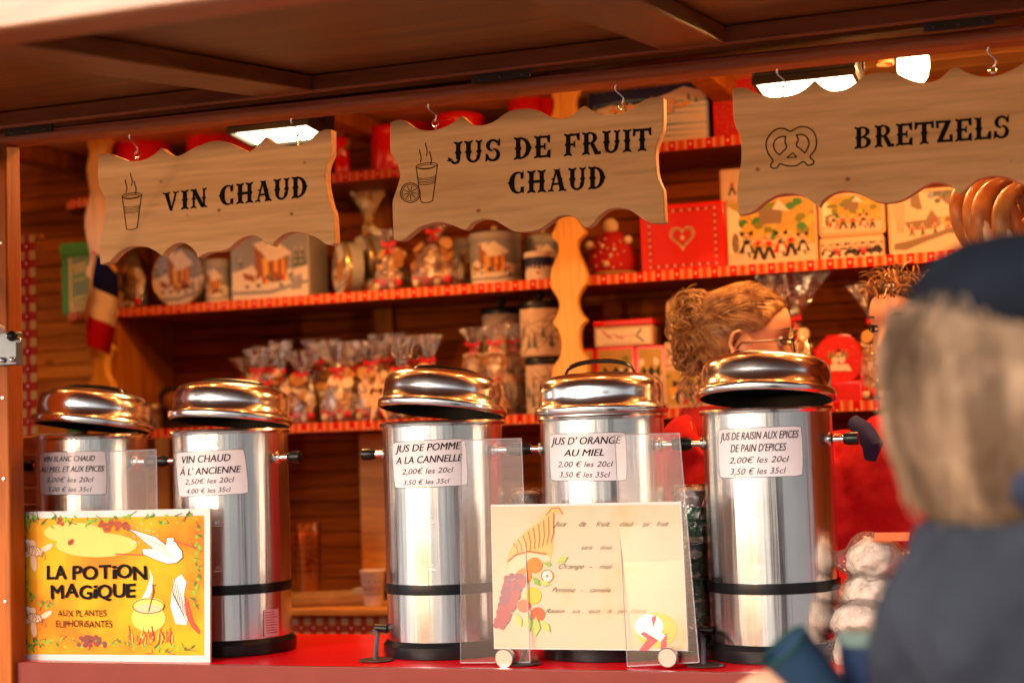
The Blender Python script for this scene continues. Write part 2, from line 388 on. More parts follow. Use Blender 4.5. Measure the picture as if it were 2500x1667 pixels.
# counter
CT = 1.10
ct = MB().box(-.847, 2.4, -.215, .285, CT - .03, CT).ob('counter_top', REDTOP, ST, 40, bevel=.0015)
MB().box(-.85, 2.4, -.226, -.2155, CT - .042, CT + .0012).ob('counter_edge', FASC, ST, 40, bevel=.0015)
MB().box(-1.6, 2.4, -.212, -.17, 1.0, CT - .044).ob('counter_rail', W_POST, ST, 30, bevel=.003)
for px, py in ((918, 1612), (1275, 1621), (1722, 1625)):
    q = PZ(px, py, CT + .001)
    m = MB(); m.lathe([(.005, 0), (.031, 0), (.033, .0015), (.031, .003), (.005, .003)], q, 28); m.ob('cable_grommet', plain('dark grommet', (.05, .025, .02), .4), ST)
# left corner post
MB().box(-1.02, -.8155, -.24, -.192, .2, 2.16).ob('corner_post', W_POST, ST, 30, bevel=.004)
MB().box(-1.6, -1.025, -.23, -.195, .2, 2.16).ob('corner_panel', W_POST, ST, 30)
sc_ = MB()
for z in (1.22, 1.46, 1.62, 1.93): sc_.lathe([(.0035, 0), (.0035, .0015), (.001, .002)], (-.829, -.2405, z), 10, 0, Matrix.Rotation(rad(90), 3, 'X'))
sc_.ob('screw_head', BRUSH, ST)
# front beam under the shutter hinge
beam = MB()
pr = [(-.19, 0), (-.236, .0), (-.245, .004), (-.249, .011), (-.247, .018), (-.240, .023), (-.19, .025)]
def bz(x): return 2.1222 - .0074 * x          # the beam sags a little towards the right
beam.loft([[V((x, y, bz(x) + z)) for y, z in pr] for x in (-1.7, 2.5)]); beam.ob('front_beam', W_RAIL, ST, 50)
MB().box(-1.7, 2.5, -.19, -.165, 2.165, 2.62).ob('front_header', W_UP, ST, 0)
MB().box(-1.7, 2.5, -.2475, -.192, 2.1485, 2.163).ob('hinge_rail', W_CAN, ST, 0)
for px in (70, 1225, 2350):
    x = P(px, 240, -.25).x
    h = MB().box(x - .055, x + .055, -.2545, -.2495, 2.139, 2.156)
    h.tube([(x - .05, -.258, 2.157), (x + .05, -.258, 2.157)], .004, 10)
    for k in (-.04, 0, .04): h.sph((x + k, -.2545, 2.146), .0035, 0, 8, 5)
    h.ob('hinge', plain('dark iron hinge', (.10, .075, .06), .45, .7), ST)

# raised shutter: sloping slightly down towards the street
A7 = rad(7.2); Y0, Z0 = -.262, 2.152
def cz(y): return Z0 + (y - Y0) * math.tan(A7)
def slab(x0, x1, y0, y1, o0, o1):   # offsets measured upwards from the shutter's underside
    m = MB(); vs = []
    for x in (x0, x1):
        for y in (y0, y1):
            for o in (o0, o1): vs.append((x, y, cz(y) + o))
    return m.add(vs, [(0, 1, 3, 2), (4, 6, 7, 5), (0, 4, 5, 1), (2, 3, 7, 6), (0, 2, 6, 4), (1, 5, 7, 3)])
SH = ST
slab(-1.7, 2.6, -1.27, Y0, .032, .045).ob('shutter_panel', W_CAN, SH, 30)
slab(-1.7, 2.6, -1.27, -1.17, 0, .031).ob('shutter_rail', W_RAIL, SH, 30, bevel=.003)
slab(-1.7, 2.6, -.292, Y0, 0, .031).ob('shutter_rail', W_RAIL, SH, 30, bevel=.003)
for x in (-.927, -.162, .603, 1.368, 2.133):
    slab(x - .056, x + .056, -1.169, -.293, .0008, .0305).ob('shutter_stile', W_CANF, SH, 30, bevel=.003)
m = MB().box(-1.7, 2.6, -1.292, -1.2715, cz(-1.27) - .002, cz(-1.27) + .05); m.ob('shutter_fascia', wood('daylit orange board', (.62, .3, .14), (.5, .2, .09), .4, 0, 5, 0, .2), SH, 30, bevel=.003)  # outer face in daylight: that brightness is put into its paler colour
# gas strut on the left post
gs = thing('gas_strut', 'pale gas strut with black end cap on the left post, holding the shutter', 'strut', P(24, 830, -.28))
a = P(30, 820, -.28); b_ = V((-1.05, -.95, cz(-.95) - .01))
MB().tube([a + (b_ - a) * .03, a + (b_ - a) * .55], .0095, 14).ob('cylinder', plain('grey pink strut tube', (.62, .5, .46), .3), gs)
MB().tube([a + (b_ - a) * .55, b_], .005, 10).ob('rod', CHROME, gs)
MB().sph(a, .011, 0).ob('end_cap', BLACK, gs)
br_ = MB().box(a.x - .055, a.x - .004, -.262, -.2405, a.z - .055, a.z + .01); br_.ob('bracket', plain('blue grey zinc bracket', (.16, .19, .22), .4, .6), gs, bevel=.002)
bo = MB()
for dx, dz in ((.004, -.008), (-.02, .002), (-.012, -.045), (-.035, -.045)): bo.sph((a.x + dx, -.266, a.z + dz), (.006, .006, .006), 0, 10, 6)
bo.ob('bolt', CHROME, gs)

# ================================================================== display shelves
SHF = thing('display_shelf', 'wooden display shelving with gingham edged boards and scalloped uprights', 'shelf', (0, .85, 0))
YS = .85
def shelf(x0, x1, z, name='shelf_board', roundl=False, y1=1.145):
    pts = []
    if roundl:
        for k in range(9): an = pi + k * pi / 2 / 8; pts.append((x0 + .12 + .12 * cos(an), YS + .12 + .12 * sin(an)))
        pts += [(x1, YS), (x1, y1), (x0, y1)]
    else: pts = [(x0, YS), (x1, YS), (x1, y1), (x0, y1)]
    s = MB().prism([(x, y, z) for x, y in pts], (0, 0, -.02)).ob(name, W_SHELF, SHF, 30)
    t = MB(); o = [V((x, y, z + .0015)) for x, y in pts[:-2]] if roundl else [V((x0, YS, z + .0015)), V((x1, YS, z + .0015))]
    nrm = V((0, -.0025, 0))
    outer = []
    for q in o:
        if roundl and q.x < x0 + .12: d = (V((q.x, q.y, 0)) - V((x0 + .12, YS + .12, 0))).normalized() * .0025
        else: d = nrm
        outer.append(q + d)
    for i in range(len(o) - 1):
        a, b = outer[i], outer[i + 1]; a2, b2 = o[i] - nrm * 0, o[i + 1]
        t.add([a, b, b - V((0, 0, .0235)), a - V((0, 0, .0235)), a2, b2, b2 - V((0, 0, .0235)), a2 - V((0, 0, .0235))],
              [(0, 1, 2, 3), (4, 7, 6, 5), (0, 4, 5, 1), (3, 2, 6, 7)])
    tr = t.ob('gingham_trim', G_TRIM, SHF, 30); tr.parent = s
    return s
ZM, ZU, ZL = 1.90, 2.21, 1.57
XB1 = P(240, 600, .82).x; XB2 = P(1388, 600, .82).x
shelf(XB1 + .0, 1.9, ZM); shelf(P(125, 775, .85).x, XB1 - .012, ZM, 'end_shelf_board', True)
shelf(XB1 + .0, 1.9, ZU); shelf(P(122, 500, .85).x, XB1 - .012, ZU, 'end_shelf_board', True)
shelf(P(365, 1055, .85).x, 1.9, ZL)
MB().box(XB1 - .05, XB1 - .03, .87, 1.14, 1.7, 1.88).ob('shelf_bracket', W_SHELF, SHF, 30, bevel=.003)
for zc in (2.19,):
    MB().prism([(XB1 - .06, .87, zc), (XB1 - .06, 1.14, zc), (XB1 - .06, 1.14, zc - .14)], (.02, 0, 0)).ob('shelf_bracket', W_SHELF, SHF, 30)
MB().box(P(278, 900, .87).x, P(278, 900, .87).x + .02, .86, 1.145, 1.57, 1.879).ob('divider_panel', W_UP, SHF, 30)
# the scalloped uprights, outlined from the right one
LF = [(1345, 165), (1352, 205), (1345, 231), (1352, 247), (1350, 268), (1344, 292), (1350, 330), (1356, 360), (1348, 395), (1341, 430), (1345, 470), (1352, 500), (1360, 534), (1357, 549.7), (1346, 577.8), (1360, 593), (1362.5, 616), (1352, 641.5), (1344.7, 669.6),
      (1345, 700), (1352.5, 714.5), (1363.4, 734), (1364.6, 753), (1357, 775), (1349, 787), (1360, 801.8), (1369.5, 826), (1370.7, 850), (1364.6, 874.5), (1351, 894), (1347, 918), (1350, 960), (1362, 1010), (1356, 1060)]
RT = [(1430, 1056), (1426, 1010), (1414, 960), (1432, 918), (1432.5, 877), (1418, 855), (1413, 821), (1418, 797), (1432.5, 781), (1420, 768), (1410.7, 748.5), (1410.7, 724), (1425, 700), (1432.7, 690),
      (1431.4, 664.5), (1421, 639), (1408.5, 608), (1411, 588), (1429, 567.6), (1418.7, 552), (1408, 531.8), (1404, 500), (1412, 470), (1424, 430), (1414, 395), (1404, 360), (1412, 330), (1424, 300), (1405, 260), (1404, 240), (1412, 224), (1420, 195), (1410, 165)]
def smooth_poly(pts, sub=3, closed=True, sharp=0.55):
    """Catmull-Rom through the points, keeping hard cusps"""
    n = len(pts); out = []
    def tang(i):
        a, b, c = V(pts[(i - 1) % n]), V(pts[i]), V(pts[(i + 1) % n])
        u = (b - a).normalized(); v = (c - b).normalized()
        return V((0,) * len(a)) if u.dot(v) < sharp else (c - a) * .5
    T = [tang(i) for i in range(n)]
    for i in range(n if closed else n - 1):
        a, b = V(pts[i]), V(pts[(i + 1) % n]); ta, tb = T[i], T[(i + 1) % n]; d = (b - a).length
        for t_, l_ in ((0, 0),): pass
        ta = ta * min(1, d / max(1e-6, ta.length)); tb = tb * min(1, d / max(1e-6, tb.length))
        for k in range(sub):
            s = k / sub; out.append(a * (2 * s ** 3 - 3 * s * s + 1) + ta * (s ** 3 - 2 * s * s + s) + b * (3 * s * s - 2 * s ** 3) + tb * (s ** 3 - s * s))
    return out
base_o = [P(x, y, .82) for x, y in LF + RT]
for X in (XB1, XB2):
    pts = smooth_poly([q + V((X - XB2, 0, 0)) for q in base_o], 3, True, .2)
    MB().prism(pts, (0, .026, 0)).ob('scalloped_upright', W_SCAL, SHF, 30, bevel=.0025)

# work bench below
WB = thing('work_bench', 'honey wooden work bench with gingham skirt behind the counter', 'bench', (0, .7, 0))
MB().box(-1.6, 2.2, .7, 1.145, 1.094, 1.112).ob('bench_top', W_BENCH, WB, 30, bevel=.003)
MB().box(-1.6, 2.2, .712, .73, .3, 1.0935).ob('gingham_skirt', G_CLOTH, WB, 30)
# slatted cupboard back with its frame
LD = thing('slatted_door', 'honey wooden door with narrow horizontal slats under the shelf', 'door', (0, 1.1, 0))
xa, xb = P(690, 1250, 1.11).x, P(893, 1250, 1.11).x
MB().box(xb, xb + .085, 1.075, 1.12, 1.114, 1.545).ob('door_frame', W_BENCH, LD, 30, bevel=.003)
MB().box(xa - .3, xa - .22, 1.075, 1.12, 1.114, 1.545).ob('door_frame', W_BENCH, LD, 30, bevel=.003)
s0 = None
for i in range(12):
    if s0 is None:
        s0 = MB().obox(Matrix.Rotation(rad(18), 4, 'X'), xb - xa + .22, .008, .036).ob('slat', W_BENCH, LD, 30, bevel=.002); 
    else: s0 = dup(s0)
    s0.location = ((xa + xb) / 2 - .11, 0, 1.134 + i * .036)

# gingham curtain on the left
cu = MB(); prev = None; xs = []
for i in range(31):
    x = -1.62 + i * (.337 / 30); xs.append((x, .5 + .008 * sin(i * 1.25) * (1 if i < 29 else .3)))
for (xA, yA), (xB, yB) in zip(xs, xs[1:]):
    cu.add([(xA, yA, 1.2), (xB, yB, 1.2), (xB, yB, 2.065), (xA, yA, 2.065), (xA, yA + .003, 1.2), (xB, yB + .003, 1.2), (xB, yB + .003, 2.065), (xA, yA + .003, 2.065)],
           [(0, 1, 2, 3), (4, 7, 6, 5), (3, 2, 6, 7), (0, 4, 5, 1)])
cu_o = cu.ob('gingham_curtain', G_CURT, None, 60)
tag(cu_o, 'red and cream gingham curtain hanging at the left end of the stall', 'curtain')
MB().tube([(-1.7, .515, 2.06), (-1.27, .515, 2.06)], .006, 8).ob('curtain_rod', W_UP, cu_o)

# ================================================================== lamps
WARM = (1, .43, .11)
def lit(name, c, s): 
    m, N, L, b = nodes(name); N.remove(b); e = N.new('ShaderNodeEmission'); e.inputs[0].default_value = (*c, 1); e.inputs[1].default_value = s
    L.new(e.outputs[0], N['Material Output'].inputs[0]); return m
E_FL = lit('floodlight glow', (1, .72, .42), 8); E_BU = lit('bulb glow', (1, .62, .28), 12); E_ST = lit('string bulb glow', (1, .52, .16), 12)
def flood(pxs, lab, e):
    c = P(*pxs, .40); t = thing('floodlight', lab, 'lamp', c, 'floodlights under the stall ceiling')
    Rm = Matrix.Translation(c) @ Matrix.Rotation(rad(-5), 4, 'X')
    hb = MB().obox(Rm @ Matrix.Translation((0, 0, .035)), .21, .14, .05); hb.ob('housing', BLACK, t, 30, bevel=.006)
    fr = MB()
    for (x, y, sx, sy) in ((0, -.066, .21, .008), (0, .066, .21, .008), (-.101, 0, .008, .124), (.101, 0, .008, .124)):
        fr.obox(Rm @ Matrix.Translation((x, y, .004)), sx, sy, .014)
    fr.ob('bezel', BLACK, t, 30)
    MB().obox(Rm @ Matrix.Translation((0, 0, .006)), .19, .12, .003).ob('lens', E_FL, t, 0)
    fb = MB()
    for s in (-1, 1): fb.obox(Rm @ Matrix.Translation((s * .112, 0, .07)), .004, .02, .09)
    fb.ob('yoke', BLACK, t, 0)
    ld = bpy.data.lights.new('flood', 'AREA'); ld.shape = 'RECTANGLE'; ld.size = .19; ld.size_y = .12; ld.energy = e; ld.color = WARM
    lo = bpy.data.objects.new('flood_light', ld); COL.objects.link(lo); lo.parent = t
    lo.location = (0, 0, -.008); lo.rotation_euler = (rad(-5), 0, 0)
    return t
flood((686, 332), 'black floodlight glowing white above the left hanging sign', 4.8)
flood((1975, 214), 'black floodlight glowing white above the right hanging sign, beside the bulb', 3.4)
bc = P(2230, 168, .5)
bt = thing('light_bulb', 'bare glowing bulb behind the top edge of the right hanging sign', 'lamp', bc)
MB().lathe([(.001, -.042), (.016, -.036), (.028, -.02), (.033, 0), (.033, .02), (.028, .036), (.018, .05), (.014, .06)], bc, 24).ob('bulb', E_BU, bt)
MB().lathe([(.016, .055), (.018, .06), (.018, .095), (.012, .1)], bc, 20).ob('socket', BLACK, bt)
c2 = [bc + V((-.06 + .017 * cos(a), .02 + .017 * sin(a), .02 + a * .0006)) for a in [k * .5 for k in range(40)]]
MB().tube(c2 + [bc + V((0, 0, .1))], .003, 6).ob('cable', plain('brown cable', (.2, .08, .03), .5), bt)
ld = bpy.data.lights.new('bulb', 'POINT'); ld.energy = 5.5; ld.color = WARM; ld.shadow_soft_size = .035
lo = bpy.data.objects.new('bulb_light', ld); COL.objects.link(lo); lo.parent = bt; lo.location = (0, -.045, -.05)
# the stall across the lane; floodlights added unseen to warm signs and glint on lids
os_ = thing('opposite_stall', 'wooden market stall with added warm floodlights across the lane behind the photographer', 'stall', (-3.8, -8, 0))
OX = -3.8
m = MB(); m.box(OX - 3, OX + 3, -8.9, -6.9, 0, 1.1); m.ob('counter', W_POST, os_, 0); MB().box(OX - 3, OX + 3, -9.2, -8.9, 0, 2.6).ob('back_wall', W_WALL, os_, 0)
MB().prism([(OX - 3.2, -6.5, 2.65), (OX + 3.2, -6.5, 2.65), (OX + 3.2, -9.3, 3.3), (OX - 3.2, -9.3, 3.3)], (0, 0, .06)).ob('roof', m_roof, os_, 0)
for x in (OX - 2.95, OX + 2.95): MB().box(x - .06, x + .06, -6.96, -6.84, 0, 2.7).ob('post', W_POST, os_, 0)
for i, x in enumerate((-1.9, .2, 2.3)):
    x += OX
    c = V((x, -6.6, 1.72)); t = thing('floodlight', ['added warm floodlight, unseen, on the opposite stall, left one', 'added warm floodlight, unseen, on the opposite stall, middle one', 'added warm floodlight, unseen, on the opposite stall, right one'][i], 'lamp', c, 'floodlights added on the opposite stall')
    MB().box(c.x - .16, c.x + .16, c.y - .08, c.y, c.z - .11, c.z + .11).ob('housing', BLACK, t, 0)
    MB().box(c.x - .14, c.x + .14, c.y + .001, c.y + .006, c.z - .09, c.z + .09).ob('lens', E_FL, t, 0)
    ld = bpy.data.lights.new('flood', 'AREA'); ld.shape = 'RECTANGLE'; ld.size = .28; ld.size_y = .18; ld.energy = 75; ld.color = (1, .58, .28)
    lo = bpy.data.objects.new('flood_light', ld); COL.objects.link(lo); lo.parent = t; lo.location = (0, .012, 0); lo.rotation_euler = (rad(90), 0, rad(-25))
# string of small bulbs along the inside of the front header (their glints run over the lids)
ls = thing('string_lights', 'string of small warm bulbs along the ceiling behind the front beam', 'lamp', (0, -.03, 2.29))
MB().tube([(-1.3 + k * .05, -.03, 2.303 - .006 * abs(sin(k * .9))) for k in range(66)], .002, 5).ob('cable', BLACK, ls)
s0 = None
for k in range(26):
    if s0 is None: s0 = MB().sph((0, -.03, 2.29), (.010, .010, .013), 0, 12, 8).ob('bulb', E_ST, ls)
    else: s0 = dup(s0)
    s0.location = (-1.28 + k * .125, 0, 0)
for k in range(6):
    ld = bpy.data.lights.new('string bulb', 'POINT'); ld.energy = 1.2; ld.color = WARM; ld.shadow_soft_size = .02
    lo = bpy.data.objects.new('string_light', ld); COL.objects.link(lo); lo.parent = ls; lo.location = (-1.28 + .125 * (k * 4 + 1), .02, -.025)
# ================================================================== letters cut in a western slab face
def arcpoly(cx, cy, rx, ry, a0, a1, t0, t1, n=14):
    o = []; i_ = []
    for k in range(n + 1):
        u = k / n; a = rad(a0 + (a1 - a0) * u); t = t0 + (t1 - t0) * sin(pi * u)
        o.append((cx + rx * cos(a), cy + ry * sin(a))); i_.append((cx + (rx - t) * cos(a), cy + (ry - t * .62) * sin(a)))
    return [[o[k], o[k + 1], i_[k + 1], i_[k]] for k in range(n)]
def stem(cx, w=.11, y0=0, y1=1, sl=.22, sr=.22, spur=True, bot=True, top=True):
    p = []
    if bot: p += [(cx - sl, -.035), (cx, .02), (cx + sr, -.035), (cx + sr - .03, .07), (cx + w, .11)]
    else: p += [(cx - w, y0), (cx + w, y0)]
    if spur: p += [(cx + w, .42), (cx + w + .07, .5), (cx + w, .58)]
    if top: p += [(cx + w, y1 - .11), (cx + sr - .03, y1 - .07), (cx + sr, y1 + .035), (cx, y1 - .02), (cx - sl, y1 + .035), (cx - sl + .03, y1 - .07), (cx - w, y1 - .11)]
    else: p += [(cx + w, y1), (cx - w, y1)]
    if spur: p += [(cx - w, .58), (cx - w - .07, .5), (cx - w, .42)]
    if bot: p += [(cx - w, .11), (cx - sl + .03, .07)]
    return [p]
def quad(x0, y0, x1, y1, w0, w1): return [[(x0 - w0, y0), (x0 + w0, y0), (x1 + w1, y1), (x1 - w1, y1)]]
def serif(cx, y, w=.17, up=1): return [[(cx - w, y + .035 * up), (cx, y - .02 * up), (cx + w, y + .035 * up), (cx + w - .03, y - .08 * up), (cx - w + .03, y - .08 * up)]]
def bar(x0, x1, y0, y1): return [[(x0, y0), (x1, y0), (x1, y1), (x0, y1)]]
G = {
 'I': (.46, stem(.23)),
 'V': (.92, quad(.46, -.03, .2, .96, .07, .115) + quad(.46, -.03, .72, .96, .05, .05) + serif(.2, 1, .2) + serif(.72, 1, .16) + [[(.3, .5), (.16, .56), (.28, .62)], [(.63, .5), (.74, .53), (.66, .6)]]),
 'N': (.98, stem(.2, .055, sl=.18, sr=.15) + quad(.72, 0, .2, 1, .11, .11) + stem(.76, .055, sl=.1, sr=.18)),
 'H': (.98, stem(.23) + stem(.75) + bar(.3, .7, .43, .57)),
 'A': (.98, quad(.17, 0, .46, 1, .05, .05) + quad(.76, 0, .5, 1, .12, .1) + serif(.17, 0, .16, -1) + serif(.76, 0, .2, -1) + bar(.27, .68, .28, .38) + [[(.3, 1.03), (.45, .98), (.64, 1.03), (.58, .9), (.38, .9)], [(.28, .5), (.16, .56), (.3, .62)], [(.67, .5), (.8, .56), (.66, .62)]]),
 'U': (.95, stem(.22, bot=False, y0=.3) + stem(.74, .075, bot=False, y0=.3, sl=.17, sr=.17) + arcpoly(.46, .34, .35, .36, 180, 360, .2, .16)),
 'D': (.92, stem(.23, sr=.14) + arcpoly(.34, .5, .5, .5, -90, 90, .13, .23) + [[(.82, .42), (.91, .5), (.82, .58)]] + bar(.2, .38, 0, .1) + bar(.2, .38, .9, 1)),
 'C': (.9, arcpoly(.5, .5, .44, .52, 62, 298, .1, .27) + [[(.66, .66), (.8, .68), (.8, 1.05), (.72, .96), (.62, .98)], [(.66, .3), (.82, .3), (.8, -.03), (.72, .05), (.62, .02)], [(.08, .42), (-.02, .5), (.08, .58)]]),
 'J': (.72, stem(.5, bot=False, y0=.2) + arcpoly(.36, .2, .25, .24, 200, 360, .14, .18) + [[(.1, .1), (-.08, .16), (.02, .2), (.0, .32), (.14, .25), (.24, .18)]]),
 'S': (.82, arcpoly(.4, .73, .33, .29, 20, 270, .12, .2) + arcpoly(.42, .28, .35, .31, -170, 90, .12, .2) + [[(.62, .7), (.76, .68), (.76, 1.04), (.68, .97)], [(.2, .32), (.06, .36), (.04, -.04), (.14, .03)]]),
 'E': (.86, stem(.23, sr=.12) + bar(.3, .68, .89, 1) + bar(.3, .68, 0, .11) + bar(.3, .52, .45, .56) + [[(.62, .96), (.68, .7), (.8, .66), (.8, 1.04), (.66, 1)], [(.62, .04), (.68, .3), (.82, .36), (.82, -.04), (.66, 0)], [(.5, .38), (.58, .34), (.58, .68), (.5, .63)]]),
 'F': (.84, stem(.23, sr=.2) + bar(.3, .68, .89, 1) + bar(.3, .52, .45, .56) + [[(.62, .96), (.68, .7), (.8, .66), (.8, 1.04), (.66, 1)], [(.5, .38), (.58, .34), (.58, .68), (.5, .63)]]),
 'R': (.95, stem(.23, sr=.18) + arcpoly(.38, .74, .38, .28, -90, 90, .1, .2) + bar(.3, .42, .91, 1.01) + bar(.3, .42, .46, .55) + quad(.76, 0, .5, .5, .12, .1) + [[(.64, -.03), (.94, -.03), (.96, .1), (.84, .12), (.66, .1)]]),
 'B': (.9, stem(.23, sr=.14) + arcpoly(.38, .76, .36, .25, -90, 90, .09, .19) + arcpoly(.38, .27, .43, .28, -90, 90, .1, .22) + bar(.3, .42, .92, 1.0) + bar(.3, .42, .0, .08) + bar(.3, .42, .47, .54)),
 'T': (.9, stem(.45, top=False) + bar(.1, .8, .88, 1) + [[(.16, .96), (.1, .7), (-.01, .66), (0, 1.04), (.14, 1)], [(.74, .96), (.8, .7), (.91, .66), (.9, 1.04), (.76, 1)]]),
 'Z': (.88, bar(.1, .76, .88, 1) + bar(.1, .78, 0, .12) + quad(.22, .05, .64, .95, .13, .13) + [[(.16, .96), (.2, .68), (.06, .66), (.04, 1.04)], [(.72, .04), (.68, .32), (.84, .36), (.86, -.04)]]),
 'L': (.84, stem(.23, sr=.14) + bar(.3, .68, 0, .11) + [[(.6, .04), (.68, .32), (.82, .38), (.82, -.04), (.66, 0)]]),
 ' ': (.55, []),
}
def western(text, fmap, x0, y0, x1, y1, h0, h1, sx):
    """letters from (x0,y0) to (x1,y1) on the board (pixel baseline), heights h0..h1"""
    tot = sum(G[c][0] for c in text) + .06 * (len(text) - 1); u = 0; mb = MB(); k = 0
    for c in text:
        wd, polys = G[c]
        for p in polys:
            pts = []
            for (a, b) in p:
                s = (u + a) / tot; hh = h0 + (h1 - h0) * s
                pts.append(fmap(x0 + (x1 - x0) * s, y0 + (y1 - y0) * s - b * hh, .0006 + .00006 * (k % 9)))
            mb.add(pts, [tuple(range(len(pts)))]); k += 1
        u += wd + .06
    return mb
def strokes(mb, fmap, path, w, m=0, off=.0006):
    """a drawn line of width w px on a board, as flat quads"""
    q = [V((a, b)) for a, b in path]
    for i in range(len(q) - 1):
        d = (q[i + 1] - q[i]); 
        if d.length < 1e-6: continue
        n = V((-d.y, d.x)).normalized() * w / 2; e = d.normalized() * w * .25
        a, b = q[i] - e, q[i + 1] + e
        o = off + .00003 * (i % 5)
        mb.add([fmap(a.x + n.x, a.y + n.y, o), fmap(b.x + n.x, b.y + n.y, o), fmap(b.x - n.x, b.y - n.y, o), fmap(a.x - n.x, a.y - n.y, o)], [(0, 1, 2, 3)], m)

# ================================================================== hanging signs
YG = -.195
def gmap(x, y, off=0): q = P(x, y, YG); return V((q.x, q.y - off, q.z))
S1 = [(240,377),(261,374.5),(290,384),(317,393.6),(348,391),(375,378),(394,361),(405,371),(421,379.6),(438,380),(477,360),(519,344.5),(550,346),(589,363),(607,371),(625,358),(649,333),(660,344),(671,349),(696,355),(728.5,354),(756,342),(774.5,324),(793,316.6),(808,316),
 (808,374.5),(800,395),(795,413.5),(795,448),(804,494),(813.5,521),(816,560),(817,592),(804,598),(794,595),(768,578),(730,567),(699,569),(674,586),(663.5,601),(653,595),(628,577),(605,576),(579,588),(559,606),(538.6,612.7),(513,615),(495,621.6),(482.5,629),(478,616.5),(462,600),(444,592),(424,597),(406,611),(396,625),(376.5,611),(353.5,602),(321,601),(296,611),(275.5,629.5),(268.6,638.7),(244.5,645.6),
 (243,609),(244.5,574),(250,554),(255,522.7),(256.7,497),(249.7,469),(241,449.7),(238.5,416)]
S2 = [(952.4,298.7),(967,293.7),(985.7,294),(1008.6,310),(1031.6,317.5),(1059,318),(1084,310),(1101.4,302),(1128,281.8),(1144,298),(1163,306),(1184,304.5),(1208.5,295),(1230,279),(1254,268),(1286,265),(1313,269.7),(1342.5,284.5),(1366.6,289),(1388,285.8),(1406.7,273.7),(1424,259),(1441.5,268),(1468,278.6),(1497.8,279.6),(1530,271),(1556.7,255),(1583.5,240),(1619.6,237.6),
 (1619.6,308.5),(1613,330),(1602,362),(1601,394),(1605,429),(1615.6,455.8),(1619.6,464),(1623.6,544),(1589,544),(1575,539),(1556.7,525.5),(1535,512),(1508.5,508),(1481.7,513.4),(1460,531),(1447,547),(1431,556),(1420,547),(1409,533.5),(1388,525.5),(1364,528),(1345,541.5),(1315.7,560),(1283.5,565.6),(1251,563),(1230,551),(1206,537.5),(1176.4,535),(1152,545),(1135.5,561),(1105,549.7),(1077,542),(1048.8,546),(1023,556),(1003,571),(985,585),(967,586.7),(960.8,583),
 (959.5,562),(958,516.5),(958,491),(965,470),(973,445),(976.5,429.6),(972,406.6),(958,381),(952.4,370)]
S3 = [(1788,216.5),(1817.6,214),(1847,227.6),(1876.8,237),(1917.5,237),(1954.5,224),(1973,211),(1989.6,195.4),(2006,211),(2028.5,222),(2054,222),(2080,209),(2113.5,185),(2150.5,177),(2187.5,179.5),(2224.5,196),(2261.5,201.7),(2295,192.5),(2330,163),(2354,174),(2387,186),(2424,187),(2465,174),(2500,153.6),(2530,143),(2566,140),
 (2566,215),(2558,250),(2550,290),(2552,330),(2562,360),(2570,385),(2574,468),(2545,466),(2520,458),(2500,449.6),(2465,435),(2428,429),(2387,438.5),(2361,459),(2341,477),(2324,455),(2298.5,446),(2269,448),(2239,466),(2206,486.6),(2173,494),(2139.5,492),(2110,477),(2084,468),(2054,466),(2025,477),(2006,494),(2000.7,505),(1984,494),(1962,479),(1932,472),(1899,475.5),(1869,492),(1847,510.6),(1828.7,520),(1803,523.6),
 (1799,470),(1803,433),(1810,388.6),(1808,337),(1795,307),(1790,277.6)]
def cupdraw(mb, cx, top, bot, w, col=0, lean=0):
    """paper cup with ring band and steam, drawn in lines"""
    h = bot - top; L_ = cx - w / 2; R_ = cx + w / 2; s = -.09 * w / 30
    def el(y, ww, a0=0, a1=360, ry=.13): return [(cx + ww / 2 * cos(rad(a)) + lean * (y - top) / h, y + ww * ry * sin(rad(a)) - .05 * ww * cos(rad(a))) for a in range(a0, a1 + 1, 20)]
    strokes(mb, gmap, el(top + 6, w), 2.0, col)
    strokes(mb, gmap, el(top + 9, w * .8), 1.4, col)
    strokes(mb, gmap, [(L_, top + 8), (cx - w * .28 + lean, bot)], 2.0, col); strokes(mb, gmap, [(R_, top + 5), (cx + w * .28 + lean, bot)], 2.0, col)
    strokes(mb, gmap, el(bot, w * .56, 0, 180, .18), 2.0, col)
    for k in range(5): strokes(mb, gmap, el(top + h * (.34 + .045 * k), w * (.88 - .025 * k), 0, 180), 1.3, col)
    for dx, y0 in ((-w * .3, top - 2), (-.02 * w, top - 18), (w * .18, top + 2)):
        strokes(mb, gmap, [(cx + dx + 2 * sin(t_), y0 - t_ * 6.5) for t_ in [k * .6 for k in range(9)]], 2.2, col)
